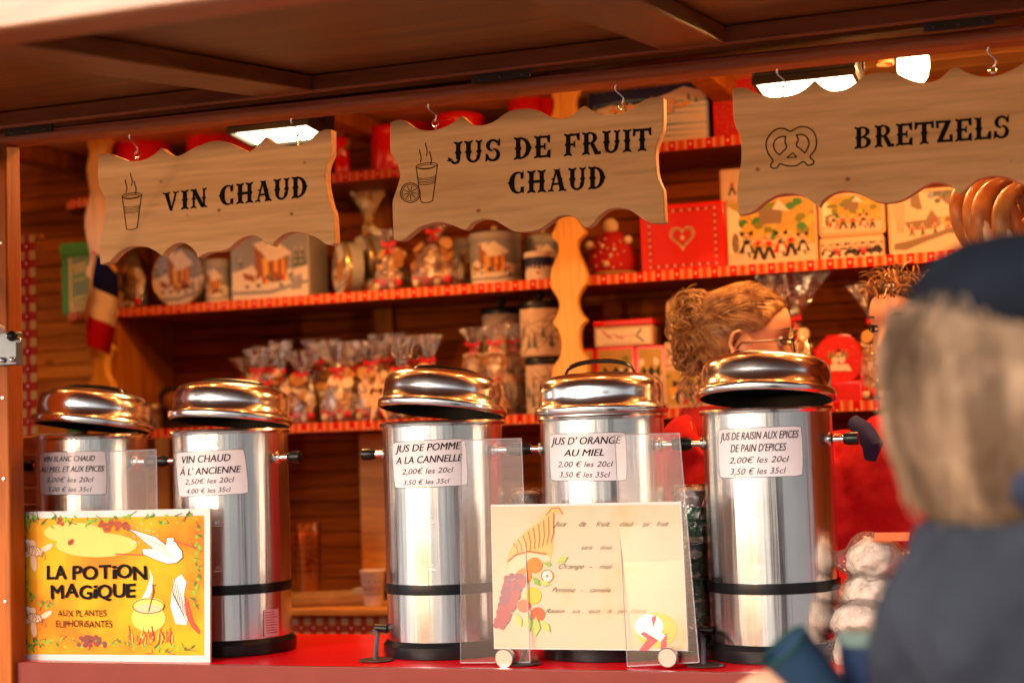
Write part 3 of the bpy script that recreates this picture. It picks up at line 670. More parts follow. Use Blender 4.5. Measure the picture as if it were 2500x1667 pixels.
def hang(name_lab, pts, hooks, lines, group='wavy wooden signs hung from the front beam'):
    c = gmap(sum(p[0] for p in pts) / len(pts), sum(p[1] for p in pts) / len(pts))
    t = thing('hanging_sign', name_lab, 'sign', (c.x, YG, c.z), group)
    sp = smooth_poly([V(p) for p in pts], 3, True, .35)
    MB().prism([gmap(q.x, q.y) for q in sp], (0, .024, 0)).ob('board', W_SIGN, t, 30, bevel=.0035, seg=3)
    # routed inner line that follows the lower edge
    for i, (px, py) in enumerate(hooks):
        q = gmap(px, py); q.y = YG + .012; top = V((q.x + (-.003), -.21, bz(q.x)))
        hk = MB(); hk.tube([q + V((0, 0, -.006)), q + V((0, 0, .008))], .0016, 6)
        n = 12; r = .0065; ce = q + V((0, 0, .0145))
        hk.tube([ce + V((r * cos(2 * pi * k / n), 0, r * sin(2 * pi * k / n))) for k in range(n)], .0013, 5, closed=True)
        z0 = ce.z + .002; z1 = top.z + .004; Lh = z1 - z0; sh = []
        for k in range(17):
            u = k / 16; sh.append(V((q.x + .006 * sin(u * 2 * pi), q.y - .004 - .018 * u, z0 + Lh * u)))
        hk.tube(sh, .0014, 5); hk.ob('hook', CHROME, t)
    mb = MB()
    for (tx, x0, y0, x1, y1, h0, h1) in lines:
        ws = tx.split(' '); tot = sum(G[c][0] + .06 for c in tx); pos = 0
        for wd_ in ws:      # each word its own piece
            wl = sum(G[c][0] + .06 for c in wd_); ua, ub = pos / tot, (pos + wl) / tot; pos += wl + G[' '][0] + .06
            western(wd_, gmap, x0 + (x1 - x0) * ua, y0 + (y1 - y0) * ua, x0 + (x1 - x0) * ub, y0 + (y1 - y0) * ub, h0 + (h1 - h0) * ua, h0 + (h1 - h0) * ub, 1).ob('word', INK, t, 0, recalc=False)
    return t, mb
t, d = hang('wavy pine sign reading VIN CHAUD with a drawn steaming cup', S1, [(327, 393), (722, 354)], [('VIN CHAUD', 398, 516, 752, 481, 44, 52)])
cupdraw(d, 322, 472, 556, 47); d.ob('cup_drawing', INKB, t, 0, recalc=False)
t, d = hang('wavy pine sign reading JUS DE FRUIT CHAUD with cup and orange slice', S2, [(1057, 317), (1514, 276)], [('JUS DE FRUIT', 1094, 401, 1590, 367, 52, 54), ('CHAUD', 1240, 474, 1480, 460, 52, 54)])
cupdraw(d, 1042, 399, 490, 52)
for r, w_ in ((24, 2.2), (20, 1.4)): strokes(d, gmap, [(1002 + (r + (.8 * sin(a * 3))) * cos(a), 471 + r * sin(a)) for a in [k * pi / 14 for k in range(29)]], w_)
for k in range(9): a = k * 2 * pi / 9; strokes(d, gmap, [(1002 + 3 * cos(a), 471 + 3 * sin(a)), (1002 + 17 * cos(a + .1), 471 + 17 * sin(a + .1))], 1.8)
d.ob('cup_and_slice_drawing', INKB, t, 0, recalc=False)
t, d = hang('wavy pine sign reading BRETZELS with a drawn pretzel, above the seller', S3, [(1909, 237), (2424, 187)], [('BRETZELS', 2085, 364, 2466, 336, 52, 54)])
def pz(pts, w=3.2, closed=True):
    q = [V((1640 + x / 2.703, 100 + y / 2.703)) for x, y in pts]
    q = smooth_poly(q, 4, closed, .2); 
    if closed: q.append(q[0])
    strokes(d, gmap, [(a.x, a.y) for a in q], w)
pz([(780, 598), (740, 580), (690, 585), (640, 630), (622, 690), (640, 750), (668, 790), (652, 820), (665, 840), (695, 838), (715, 812), (760, 825), (820, 825), (868, 798), (895, 820), (925, 818), (938, 795), (912, 765), (945, 720), (956, 660), (935, 600), (890, 570), (840, 570), (800, 590)])
pz([(752, 632), (715, 635), (685, 655), (672, 690), (685, 730), (712, 752), (735, 730), (758, 702), (748, 670)])
pz([(822, 625), (855, 618), (890, 635), (905, 672), (895, 715), (878, 740), (850, 715), (822, 690), (835, 655)])
pz([(798, 740), (760, 772), (825, 768)], 2.6)
d.ob('pretzel_drawing', INKB, t, 0, recalc=False)
# ================================================================== text as mesh
_tc = {}
def textgeo(s, shear=0, bold=0):
    k = (s, shear, bold)
    if k in _tc: return _tc[k]
    c = bpy.data.curves.new('t', 'FONT'); c.body = s; c.size = 1; c.shear = shear; c.offset = bold; c.resolution_u = 3
    o = bpy.data.objects.new('t', c); COL.objects.link(o)
    me = bpy.data.meshes.new_from_object(o.evaluated_get(bpy.context.evaluated_depsgraph_get()))
    vs = [(q.co.x, q.co.y) for q in me.vertices]; fs = [tuple(p.vertices) for p in me.polygons]
    x0 = min(v[0] for v in vs); x1 = max(v[0] for v in vs)
    vs = [((a - x0) / (x1 - x0), b) for a, b in vs]
    bpy.data.objects.remove(o); bpy.data.meshes.remove(me); bpy.data.curves.remove(c)
    _tc[k] = (vs, fs, x1 - x0); return _tc[k]
def puttext(mb, s, fm, u0, u1, v0, vh, shear=.25, bold=.0, m=0, wob=0):
    """text from u0 to u1 with baseline v0 and cap height vh on the surface fm(u, v)"""
    vs, fs, w_ = textgeo(s, shear, min(0, bold))
    if bold > 0:      # a heavier pen: the same letters laid twice, a hair apart
        du = (u1 - u0) * 1.1 * bold / w_; 
        for k in (-1, 1): mb.add([fm(u0 + (u1 - u0) * a + du * k, v0 + vh * b / .72) for a, b in vs], fs, m)
    out = [fm(u0 + (u1 - u0) * a, v0 + vh * b / .72 + wob * sin(a * 9)) for a, b in vs]
    mb.add(out, fs, m)

# ================================================================== drink urns
RU, HU = .116, .44
def urn(px, lab, card, lines, tilt, cable, seed, handles=(1, 1), turn=0):
    hh = .025 if tilt[1] == 0 else .010
    c = P(px, 1300, 0); c.z = CT
    t = thing('drink_urn', lab, 'drink urn', c, 'steel hot drink urns on the red counter')
    MB().lathe([(.112, 0), (.1235, .001), (.125, .008), (.1245, .022), (.120, .027), (.117, .031), (.1, .031)], c, 72).ob('base', BLACK, t)
    rr = random.Random(seed)
    def wob(a, z): return 1 + .0020 * noise.noise(V((cos(a) * 3.2 + seed * 7, sin(a) * 3.2, 0))) + .0011 * noise.noise(V((cos(a) * 9, sin(a) * 9 + seed, z * .6)))
    zs = [.0315 + (HU - .0335) * k / 8 for k in range(9)]
    MB().lathe([(RU, z) for z in zs] + [(RU + .001, HU - .001), (RU - .004, HU), (RU - .006, HU - .004), (RU - .006, HU - .12)], c, 220, fn=wob, caps=False).ob('body', ST_BODY, t, 40)
    MB().lathe([(RU - .008, HU - .1), (.001, HU - .1)], c, 48, caps=False).ob('drink_surface', plain('dark mulled drink', (.06, .008, .01), .08), t)
    MB().lathe([(RU - .001, HU - .006), (RU + .0045, HU - .004), (RU + .006, HU), (RU + .0045, HU + .004), (RU - .002, HU + .0055), (RU - .006, HU + .004)], c, 96, caps=False).ob('rim', ST_LID, t)
    MB().lathe([(RU - .001, .119), (RU + .0022, .1195), (RU + .0028, .129), (RU + .0022, .1385), (RU - .001, .139)], c, 96, caps=False).ob('band', BLACK, t)
    # lid: domed, hinged away from the gap
    dirn, ang = tilt
    rise = V((cos(rad(dirn)), sin(rad(dirn)), 0)); ax = rise.cross(V((0, 0, 1)))
    hinge = c + V((0, 0, HU + .006)) - rise * (RU + .004)
    Rt = Matrix.Rotation(rad(ang), 4, ax)
    Tm = Matrix.Translation(hinge) @ Rt @ Matrix.Translation(-hinge) @ Matrix.Translation(c + V((0, 0, HU + .006)))
    R3 = Tm
    prof = [(.119, -.002), (.1245, .0), (.1262, .004), (.1262, .011), (.1245, .0145), (.1195, .016), (.1175, .0175), (.1172, .036), (.1166, .048), (.1138, .058), (.107, .066), (.094, .0715), (.072, .0755), (.045, .0775), (.02, .0765), (.001, .077)]
    m = MB(); m.lathe(prof, n=120, mat=R3, caps=False); lid = m.ob('lid', ST_LID, t, 60)
    m = MB(); m.lathe([(.1185, -.0015), (.1165, .003), (.1155, .03), (.10, .054), (.06, .069), (.001, .073)], n=72, mat=R3, caps=False); q = m.ob('lid_inner_shade', DKIN, lid if False else t, 60)  # inner face in black: the shade under the lid put into colour
    # strap handle on the lid
    m = MB(); path = []
    ha = rad(turn)
    for k in range(17):
        u = -1 + 2 * k / 16; path.append((.068 * u, .0745 + hh * sqrt(max(0, 1 - abs(u) ** 2.3)) - (.004 if abs(u) == 1 else 0)))
    rings = []
    for (x, z) in path:
        rr_ = []
        for (yy, zz) in ((-.013, -.0035), (.013, -.0035), (.014, 0), (.010, .004), (-.010, .004), (-.014, 0)):
            rr_.append(R3 @ V((x * cos(ha) - yy * sin(ha), x * sin(ha) + yy * cos(ha), z + zz)))
        rings.append(rr_)
    m.loft(rings); m.ob('lid_handle', BLACK, t, 50)
    # side handles
    for s, on in zip((-1, 1), handles):
        if not on: continue
        z = c.z + .385; x0 = c.x + s * (RU - .002)
        h = MB(); Rx = Matrix.Rotation(rad(90), 3, 'Y')
        h.lathe([(.012, 0), (.013, .003), (.009, .006)], (x0 if s > 0 else x0 - .006, -.012, z), 16, 0, Rx)
        h.tube([(x0, -.012, z), (x0 + s * .026, -.012, z)], .0062, 14)
        ho = h.ob('handle', CHROME, t)
        g_ = MB(); g_.lathe([(.001, -.012), (.009, -.010), (.0118, -.002), (.0118, .016), (.0095, .016), (.001, .018)], (x0 + s * .034, -.012, z), 20, 0, Matrix.Rotation(rad(90 * s), 3, 'Y'))
        go = g_.ob('grip', BLACK, ho)
    # card stuck on the wall of the urn
    def hit(x, y, R=RU):
        r = ray(x, y); o = CAM - c; A = r.x ** 2 + r.y ** 2; B = 2 * (o.x * r.x + o.y * r.y); C_ = o.x ** 2 + o.y ** 2 - R * R
        disc = max(0, B * B - 4 * A * C_); tt = (-B - sqrt(disc)) / (2 * A); q = CAM + r * tt
        return atan2(q.y - c.y, q.x - c.x), q.z
    (x0, yt0), (x1, yt1), (x2, yb1), (x3, yb0) = card
    aL, zTL = hit(x0, yt0); aR, zTR = hit(x1, yt1); aR2, zBR = hit(x2, yb1); aL2, zBL = hit(x3, yb0)
    if aR < aL: aR += 2 * pi; aR2 += 2 * pi
    def cm(u, v, off=.0022):
        a = aL + (aR - aL) * u + ((aL2 + (aR2 - aL2) * u) - (aL + (aR - aL) * u)) * (1 - v)
        h_ = hit(x0 + (x1 - x0) * u, yt0 + (yt1 - yt0) * u); ah = h_[0] + (2 * pi if h_[0] < aL - .01 else 0); a = a * .35 + ah * .65 + (aL2 - aL) * (1 - v) * .65
        z = (zTL * (1 - u) + zTR * u) * v + (zBL * (1 - u) + zBR * u) * (1 - v)
        return V((c.x + (RU + off) * cos(a), c.y + (RU + off) * sin(a), z))
    m = MB(); NN = 14
    prof2 = []
    def corner(u, v):  # rounded corners in card space
        return u, v
    top = [(k / NN, 1) for k in range(NN + 1)]; bot = [(k / NN, 0) for k in range(NN + 1)]
    for off, mi in ((.0014, 0), (.0020, 0)):
        pass
    grid = []
    for j in range(5):
        v = j / 4
        for k in range(NN + 1):
            u = k / NN; uu, vv = u, v
            if j in (0, 4) and k in (0, NN): uu = .012 if k == 0 else .988; vv = .02 if j == 0 else .98
            grid.append((uu, vv))
    W_ = NN + 1
    fs = [(j * W_ + k, j * W_ + k + 1, (j + 1) * W_ + k + 1, (j + 1) * W_ + k) for j in range(4) for k in range(NN)]
    m.add([cm(u, v, .0019) for u, v in grid], fs)
    m.add([cm(u + (-.008 if u < .5 else .008) * (abs(u - .5) > .45), v + (-.012 if v < .5 else .012) * (abs(v - .5) > .45), .0012) for u, v in grid], fs, 1)
    card_o = m.ob('price_card', [CARD, plain('card backing', (.10, .08, .08), .5)], t, 50)
    m = MB()
    for (s, u0, u1, v0, vh, bd) in lines:
        puttext(m, s, lambda u, v: cm(u, v, .0024), u0, u1, v0, vh, .28, bd)
    wr = m.ob('writing', INK, card_o, 0, recalc=False)
    # engraved level marks
    mk = MB()
    for (s, yy, dx) in (('10L', 1.075, 0), ('6L', .79, .0), ('4L', .655, 0)):
        z = None
    for s, z in (('10', .412), ('6', .258), ('4', .170)):
        a0 = atan2(CAM.y - c.y, CAM.x - c.x) - rad(14 if True else 0)
        def mm(u, v): a = a0 + u; return V((c.x + (RU + .0009) * cos(a), c.y + (RU + .0009) * sin(a), c.z + v))
        puttext(mk, s + 'L', mm, -.05, .05, z, .008, .2)
        mk.add([mm(-.07, z - .004), mm(.07, z - .004), mm(.07, z - .002), mm(-.07, z - .002)], [(0, 1, 2, 3)])
    mk.ob('level_mark', plain('white etching', (.75, .74, .72), .6, 0, 0), t, 0, recalc=False)
    if cable:
        gx = PZ(*cable, CT); s = V((c.x - .118, c.y - .05, CT + .05))
        pts = [s + V((.02, 0, 0)), s, s + V((-.012, -.006, -.003)), s * .55 + gx * .45 + V((-.004, 0, .014)), s * .22 + gx * .78 + V((-.003, 0, .010)), gx + V((0, 0, -.004))]
        sp = smooth_poly(pts, 6, False, -1) + [pts[-1]]
        MB().tube(sp, .0045, 10).ob('power_cable', plain('grey black cable', (.06, .06, .075), .35), t)
        MB().tube([s + V((.012, 0, 0)), s + V((-.012, -.003, .002))], .008, 12).ob('cable_plug', BLACK, t)
    return t, c
urn(228, 'leftmost steel urn marked VIN BLANC CHAUD with its lid ajar', [(99.5, 1105), (258, 1100.5), (259.6, 1206), (101, 1206)],
    [('VIN BLANC CHAUD', .08, .84, .78, .13, .016), ('AU MIEL ET AUX EPICES', .01, .97, .53, .14, .016), ('3,00€ les 20cl', .11, .82, .29, .12, 0), ('5,00 € les 35cl', .13, .79, .07, .11, 0)], (232, 7.5), None, 1, (1, 1), 10)
t2, c2_ = urn(567, 'steel urn marked VIN CHAUD À L\'ANCIENNE with a pink sticker low on its side', [(432, 1105), (596, 1096), (601.5, 1203), (439, 1212)],
    [('VIN CHAUD', .10, .80, .75, .17, .016), ("À L' ANCIENNE", .04, .93, .48, .16, .016), ('2,50€ les 20cl', .11, .82, .27, .12, 0), ('4,00 € les 35cl', .12, .76, .06, .11, 0)], (240, 6.5), None, 2, (1, 1), 20)
urn(1087, 'steel urn marked JUS DE POMME A LA CANNELLE with its lid ajar', [(960, 1080), (1135, 1070), (1140, 1183), (965.6, 1191)],
    [('JUS DE POMME', .04, .94, .78, .16, .016), ('A LA CANNELLE', .04, .95, .52, .16, .016), ('2,00€ les 20cl', .12, .82, .29, .12, 0), ('3,50 € les 35cl', .13, .76, .06, .11, 0)], (235, 8), (920, 1612), 3, (1, 1), 35)
urn(1479, "steel urn marked JUS D'ORANGE AU MIEL with its lid closed", [(1343.6, 1060), (1527, 1055), (1528.5, 1172), (1347, 1172)],
    [("JUS D' ORANGE", .02, .94, .77, .16, .016), ('AU MIEL', .2, .72, .52, .15, .016), ('2,00 € les 20cl', .11, .83, .29, .12, 0), ('3,50 € les 35cl', .13, .79, .07, .12, 0)], (240, 0), (1275, 1621), 4, (1, 1), 12)
urn(1884, 'rightmost steel urn marked JUS DE RAISIN AUX EPICES DE PAIN D\'EPICES', [(1756, 1048), (1956, 1040), (1960, 1160), (1759, 1166)],
    [('JUS DE RAISIN AUX EPICES', .02, .96, .77, .16, .016), ("DE PAIN D'EPICES", .15, .81, .52, .16, .016), ('2,00€ les 20cl', .13, .84, .29, .13, 0), ('3,50 € les 35cl', .14, .8, .06, .13, 0)], (262, 7.5), (1722, 1625), 5, (1, 1), 25)
# pink sticker on the second urn
m = MB(); a0 = atan2(P(715, 1535, -.06).y - c2_.y, P(715, 1535, -.06).x - c2_.x)
a0 = rad(-22)
def st(u, v, o=.0015): a = a0 + u; return V((c2_.x + (RU + o) * cos(a), c2_.y + (RU + o) * sin(a), CT + v))
m.add([st(-.16 + .08 * k, v) for v in (.034, .086) for k in range(5)], [(k, k + 1, k + 6, k + 5) for k in range(4)])
stk = m.ob('sticker', plain('pink white sticker', (.72, .5, .5), .5), t2, 30)
m = MB()
for k in range(9): m.add([st(-.13, .04 + .005 * k, .0018), st(.0, .04 + .005 * k, .0019), st(.12 - .03 * (k % 3), .04 + .005 * k, .0018), st(.12 - .03 * (k % 3), .042 + .005 * k, .0018), st(0, .042 + .005 * k, .0019), st(-.13, .042 + .005 * k, .0018)], [(0, 1, 4, 5), (1, 2, 3, 4)])
m.ob('print', plain('red small print', (.5, .05, .08), .6), stk, 0)

# ================================================================== the painted boards on the counter
def board_map(c4, YY):
    a, b, c, d = [P(*q, YY) for q in c4]     # TL TR BR BL
    def fm(u, v, off=.0008):
        q = (a * (1 - u) + b * u) * v + (d * (1 - u) + c * u) * (1 - v); return V((q.x, q.y - off, q.z))
    return fm
def blob(mb, fm, cu, cv, ru, rv, m, n=14, off=.001, rot=0, jag=0):
    pts = []
    for k in range(n):
        a = 2 * pi * k / n; r = 1 + (jag * random.uniform(-1, 1)); x, y = ru * r * cos(a), rv * r * sin(a)
        pts.append(fm(cu + x * cos(rot) - y * sin(rot), cv + x * sin(rot) + y * cos(rot), off))
    mb.add(pts, [tuple(range(n))], m)
def fpoly(mb, fm, pts, m, off=.001): mb.add([fm(u, v, off) for u, v in pts], [tuple(range(len(pts)))], m)
def fline(mb, fm, path, w, m, off=.0015, asp=1):
    q = [V(p) for p in path]
    for i in range(len(q) - 1):
        d = V((q[i + 1].x - q[i].x, (q[i + 1].y - q[i].y) / asp)); 
        if d.length < 1e-7: continue
        n = V((-d.y, d.x)).normalized() * w / 2; n = V((n.x, n.y * asp))
        mb.add([fm(*(q[i] + n), off), fm(*(q[i + 1] + n), off), fm(*(q[i + 1] - n), off), fm(*(q[i] - n), off)], [(0, 1, 2, 3)], m)
PC = {}
def paint(name, c, r=.6):
    if name not in PC: PC[name] = plain('paint ' + name, c, r, 0, .1, 25)
    return PC[name]
# --- yellow board
m_y, N, L, b = nodes('yellow painted ground')
tc = N.new('ShaderNodeTexCoord'); nz = N.new('ShaderNodeTexNoise'); nz.inputs['Scale'].default_value = 7; nz.inputs['Detail'].default_value = 4; L.new(tc.outputs['Object'], nz.inputs[0])
rp = N.new('ShaderNodeValToRGB'); L.new(nz.outputs[0], rp.inputs[0]); rp.color_ramp.elements[0].position = .36; rp.color_ramp.elements[0].color = (.70, .17, .006, 1); rp.color_ramp.elements[1].position = .56; rp.color_ramp.elements[1].color = (.74, .36, .006, 1)
L.new(rp.outputs[0], b.inputs['Base Color']); b.inputs['Roughness'].default_value = .6; b.inputs['Specular IOR Level'].default_value = .2
YB = thing('painted_board', 'yellow painted board reading LA POTION MAGIQUE beside the left post', 'sign', P(270, 1612, -.185))
fy = board_map([(12, 1250), (513, 1241), (513, 1616), (20, 1612)], -.185)
MB().prism([fy(0, 1, 0), fy(1, 1, 0), fy(1, 0, 0), fy(0, 0, 0)], (0, .006, 0)).ob('board', plain('white board', (.60, .56, .53), .4), YB, 30)
m = MB(); fpoly(m, fy, [(.0, .955), (.972, .955), (.972, .045), (.0, .045)], 0, .0004); m.ob('painted_ground', m_y, YB, 0)
def ym(px, py, off=.0012):    # pixel position on the yellow board
    u = (px - 12) / 501; v = 1 - (py - (1250 - 9 * u)) / (362 + 13 * u); return fy(u, v, off)
mats_y = [paint('black', (.012, .01, .01)), paint('leaf', (.22, .42, .03)), paint('dark leaf', (.08, .2, .02)), paint('brick', (.55, .07, .03)), paint('white', (.8, .76, .68)), paint('pink', (.85, .5, .32)),
          paint('pot', (.75, .55, .10)), paint('flame', (.75, .12, .02)), paint('grape', (.32, .03, .05)), paint('line', (.16, .09, .03)), paint('peach', (.9, .5, .12)), paint('soup', (.72, .45, .25))]
m = MB(); R_ = random.Random(3)
fu = lambda u, v, off=.001: ym(u, v, off)
blob(m, fu, 185, 1300, 75, 25, 10, 20, .0006); blob(m, fu, 240, 1330, 100, 30, 10, 20, .00062)
def leaf(x, y, s, a, mi):
    pts = [(x + s * cos(a) , y + s * sin(a)), (x + .45 * s * cos(a + 1.2), y + .45 * s * sin(a + 1.2)), (x - .7 * s * cos(a), y - .7 * s * sin(a)), (x + .45 * s * cos(a - 1.2), y + .45 * s * sin(a - 1.2))]
    fpoly(m, fu, pts, mi, .0010 + R_.random() * .0006)
def vine(path, n, sp):
    for k in range(n):
        u = k / (n - 1) * (len(path) - 1); i = min(int(u), len(path) - 2); f_ = u - i
        x = path[i][0] * (1 - f_) + path[i + 1][0] * f_ + R_.uniform(-sp, sp); y = path[i][1] * (1 - f_) + path[i + 1][1] * f_ + R_.uniform(-sp, sp)
        leaf(x, y, R_.uniform(6, 11), R_.uniform(0, 6.3), R_.choice([1, 1, 2]))
        if k % 2: strokes(m, lambda a, b, o=0: ym(a, b, .0013 + R_.random() * .0003), [(x, y), (x + R_.uniform(-14, 14), y + R_.uniform(-12, 12)), (x + R_.uniform(-18, 18), y + R_.uniform(-16, 16))], 1.6, 9)
vine([(40, 1420), (45, 1300), (60, 1270), (170, 1275), (300, 1272), (480, 1262)], 74, 13); vine([(484, 1270), (486, 1380), (480, 1480)], 22, 6)
vine([(42, 1390), (60, 1430), (90, 1470), (128, 1475)], 22, 10); vine([(45, 1580), (110, 1570), (300, 1570), (470, 1585)], 52, 9); vine([(50, 1500), (50, 1560)], 8, 6); vine([(40, 1272), (80, 1262)], 10, 8)
for cx_, cy_, rx_, ry_, mi, nn in ((285, 1284, 36, 11, 3, 34), (228, 1565, 34, 12, 8, 34), (58, 1288, 6, 8, 3, 5), (180, 1326, 8, 8, 3, 5), (152, 1272, 6, 8, 3, 4)):
    for k in range(nn):
        x = cx_ + R_.uniform(-1, 1) * rx_; y = cy_ + R_.uniform(-1, 1) * ry_; blob(m, fu, x, y, 5, 5, mi, 9, .0014 + k * .00002)
        strokes(m, lambda a, b, o=0: ym(a, b, .0022), [(x - 4, y + 2), (x + 4, y - 3)], 1.4, 9)
m.ob('painted_vine', mats_y, YB, 0, recalc=False)['kind'] = 'stuff'; m = MB()
# stork
fpoly(m, fu, [(318, 1289), (345, 1297), (385, 1310), (410, 1330), (412, 1312), (428, 1312), (436, 1328), (448, 1345), (450, 1360), (435, 1374), (412, 1376), (385, 1366), (355, 1352), (352, 1340), (378, 1338), (362, 1325), (340, 1306)], 4, .0016)
SK = [(318, 1289), (345, 1297), (385, 1310), (410, 1330), (412, 1312), (428, 1312), (436, 1328), (448, 1345), (450, 1360), (435, 1374), (412, 1376), (385, 1366), (355, 1352), (352, 1340), (378, 1338), (362, 1325), (340, 1306), (318, 1289)]
strokes(m, lambda a, b, o=0: ym(a, b, .0021), SK, 1.6, 9)
for k in range(9): strokes(m, lambda a, b, o=0: ym(a, b, .002), [(330 + 9 * k, 1294 + 4.4 * k), (344 + 9 * k, 1310 + 4 * k)], 1.1, 9)
for k in range(7): strokes(m, lambda a, b, o=0: ym(a, b, .0019), [(372 + k * 9, 1325 + k * 4), (380 + k * 9, 1338 + k * 4), (374 + k * 9, 1345 + k * 3)], 1.2, 6)
strokes(m, lambda a, b, o=0: ym(a, b, .002), [(428, 1320), (484, 1338)], 3.5, 3); strokes(m, lambda a, b, o=0: ym(a, b, .002), [(355, 1354), (288, 1352)], 3, 3)
for k in range(26): x = R_.uniform(318, 390); y = R_.uniform(1275, 1330); strokes(m, lambda a, b, o=0: ym(a, b, .0012), [(x, y), (x + 2, y + 5)], 1.1, 4)
m.ob('painted_stork', mats_y, YB, 0, recalc=False); m = MB()
# two little winged children at the left, plain pink figures
for ox, oy, s in ((88, 1345, 1.0), (85, 1508, .95)):
    blob(m, fu, ox, oy, 20 * s, 12 * s, 5, 12, .0016, .4); blob(m, fu, ox - 22 * s, oy + 8 * s, 15 * s, 7 * s, 5, 10, .0015, -.3); blob(m, fu, ox - 4 * s, oy + 28 * s, 8 * s, 22 * s, 5, 10, .0017, -.1)
    blob(m, fu, ox + 30 * s, oy - 8 * s, 18 * s, 7 * s, 5, 10, .0018, -.5); blob(m, fu, ox - 6 * s, oy - 18 * s, 9 * s, 9 * s, 5, 12, .0019); blob(m, fu, ox - 10 * s, oy - 14 * s, 20 * s, 8 * s, 4, 10, .0014, .8)
    strokes(m, lambda a, b, o=0: ym(a, b, .0024), [(ox + 20 * s * cos(a_ * .4), oy + 12 * s * sin(a_ * .4 + .3)) for a_ in range(17)], 1.3, 9)
    for q_ in range(6): strokes(m, lambda a, b, o=0: ym(a, b, .0025), [(ox - 24 * s + 9 * q_, oy - 22 * s + 4 * q_), (ox - 12 * s + 8 * q_, oy - 10 * s + 6 * q_), (ox - 14 * s + 7 * q_, oy + 4 * q_)], 1.1, 9)
    m.ob('painted_winged_child', mats_y, YB, 0, recalc=False); m = MB()
# cauldron, steam, fire, ladle
fpoly(m, fu, [(350, 1462), (362, 1440), (372, 1410), (370, 1388), (378, 1410), (376, 1440), (368, 1462)], 4, .0014)
blob(m, fu, 367, 1508, 41, 34, 6, 22, .0016); blob(m, fu, 367, 1476, 39, 18, 6, 22, .0018); blob(m, fu, 367, 1486, 33, 13, 11, 20, .0020)
strokes(m, lambda a, b, o=0: ym(a, b, .0022), [(367 + 38 * cos(k * .35), 1479 + 18 * sin(k * .35)) for k in range(19)], 2.2, 9)
strokes(m, lambda a, b, o=0: ym(a, b, .0024), [(368, 1492), (380, 1445), (378, 1428), (386, 1428)], 3, 9)
for k in range(44):
    x = R_.uniform(318, 430); y = 1556 + R_.uniform(-6, 18); strokes(m, lambda a, b, o=0: ym(a, b, .0025 + .00001 * k), [(x, y), (x + R_.uniform(-8, 8), y - R_.uniform(6, 26))], 2.2, R_.choice([7, 7, 8, 9, 10]))
m.ob('painted_cauldron', mats_y, YB, 0, recalc=False); m = MB()
# plain white sack with red drape in place of the figure by the pot
fpoly(m, fu, [(428, 1415), (446, 1402), (458, 1420), (452, 1450), (462, 1500), (458, 1525), (432, 1522), (420, 1480), (424, 1440)], 4, .0014)
fpoly(m, fu, [(452, 1450), (462, 1470), (474, 1515), (492, 1540), (488, 1548), (470, 1530), (456, 1500)], 3, .0016)
for q_ in range(8): strokes(m, lambda a, b, o=0: ym(a, b, .0022), [(432 + 3 * q_, 1410 + 9 * q_), (424 + 4 * q_, 1440 + 9 * q_), (430 + 4 * q_, 1460 + 8 * q_)], 1.3, 9)
m.ob('painted_drape', mats_y, YB, 0, recalc=False)
m = MB()
def lettersY(s, x0, x1, yb, h, bold, wob=2.0):
    vs_tot = [textgeo(ch, 0, bold)[2] + .06 if ch != ' ' else .25 for ch in s]; T = sum(vs_tot); x = x0
    for ch, wd in zip(s, vs_tot):
        ww = wd / T * (x1 - x0)
        if ch != ' ':
            dy = R_.uniform(-wob, wob); sl = R_.uniform(-.06, .06)
            vs, fs, _ = textgeo(ch, 0, 0); x_ = x; q_ = bold * h * 1.25
            for kx, ky in ((0, 0), (-1, -.6), (1, .6), (-1, .6), (1, -.6), (0, 1), (0, -1)) if bold else ((0, 0),):
                m.add([ym(x_ + a * ww * .88 + sl * b * h + kx * q_, yb + dy - h * b / .72 - (a - .5) * 1.0 + ky * q_, .003 + .00002 * (kx + 3 * ky)) for a, b in vs], fs)
        x += ww
for a_ in (('LA', 118, 170, 1412, 34, .028, 2.5), ('POTiON', 182, 368, 1412, 34, .028, 2.5), ('MAGiQUE', 128, 338, 1459, 34, .028, 2.5)):
    m = MB(); lettersY(*a_); m.ob('word', INK, YB, 0, recalc=False)
m = MB()
lettersY('AUX PLANTES', 143, 266, 1504, 16, .0, 1.5); lettersY('EUPHORiSANTES', 139, 280, 1530, 17, .0, 1.5)
m.ob('lettering', INK, YB, 0, recalc=False)
# --- cream board
m_c, N, L, b = nodes('cream painted ground')
tc = N.new('ShaderNodeTexCoord'); nz = N.new('ShaderNodeTexNoise'); nz.inputs['Scale'].default_value = 9; nz.inputs['Detail'].default_value = 5; L.new(tc.outputs['Object'], nz.inputs[0])
rp = N.new('ShaderNodeValToRGB'); L.new(nz.outputs[0], rp.inputs[0]); rp.color_ramp.elements[0].position = .3; rp.color_ramp.elements[0].color = (.53, .41, .28, 1); rp.color_ramp.elements[1].position = .72; rp.color_ramp.elements[1].color = (.58, .34, .15, 1)
e2 = rp.color_ramp.elements.new(.5); e2.color = (.55, .41, .26, 1)
L.new(rp.outputs[0], b.inputs['Base Color']); b.inputs['Roughness'].default_value = .5
CB = thing('menu_board', 'cream painted menu board with a fruit cornucopia, propped on two round knobs', 'sign', P(1440, 1588, -.16))
fc = board_map([(1198, 1232), (1663, 1224), (1680, 1588), (1206, 1583)], -.16)
MB().prism([fc(0, 1, 0), fc(1, 1, 0), fc(1, 0, 0), fc(0, 0, 0)], (0, .008, 0)).ob('board', plain('white board', (.60, .56, .53), .4), CB, 30)
m = MB(); fpoly(m, fc, [(.004, .988), (.992, .982), (.996, .008), (.004, .008)], 0, .0004); m.ob('painted_ground', m_c, CB, 0)
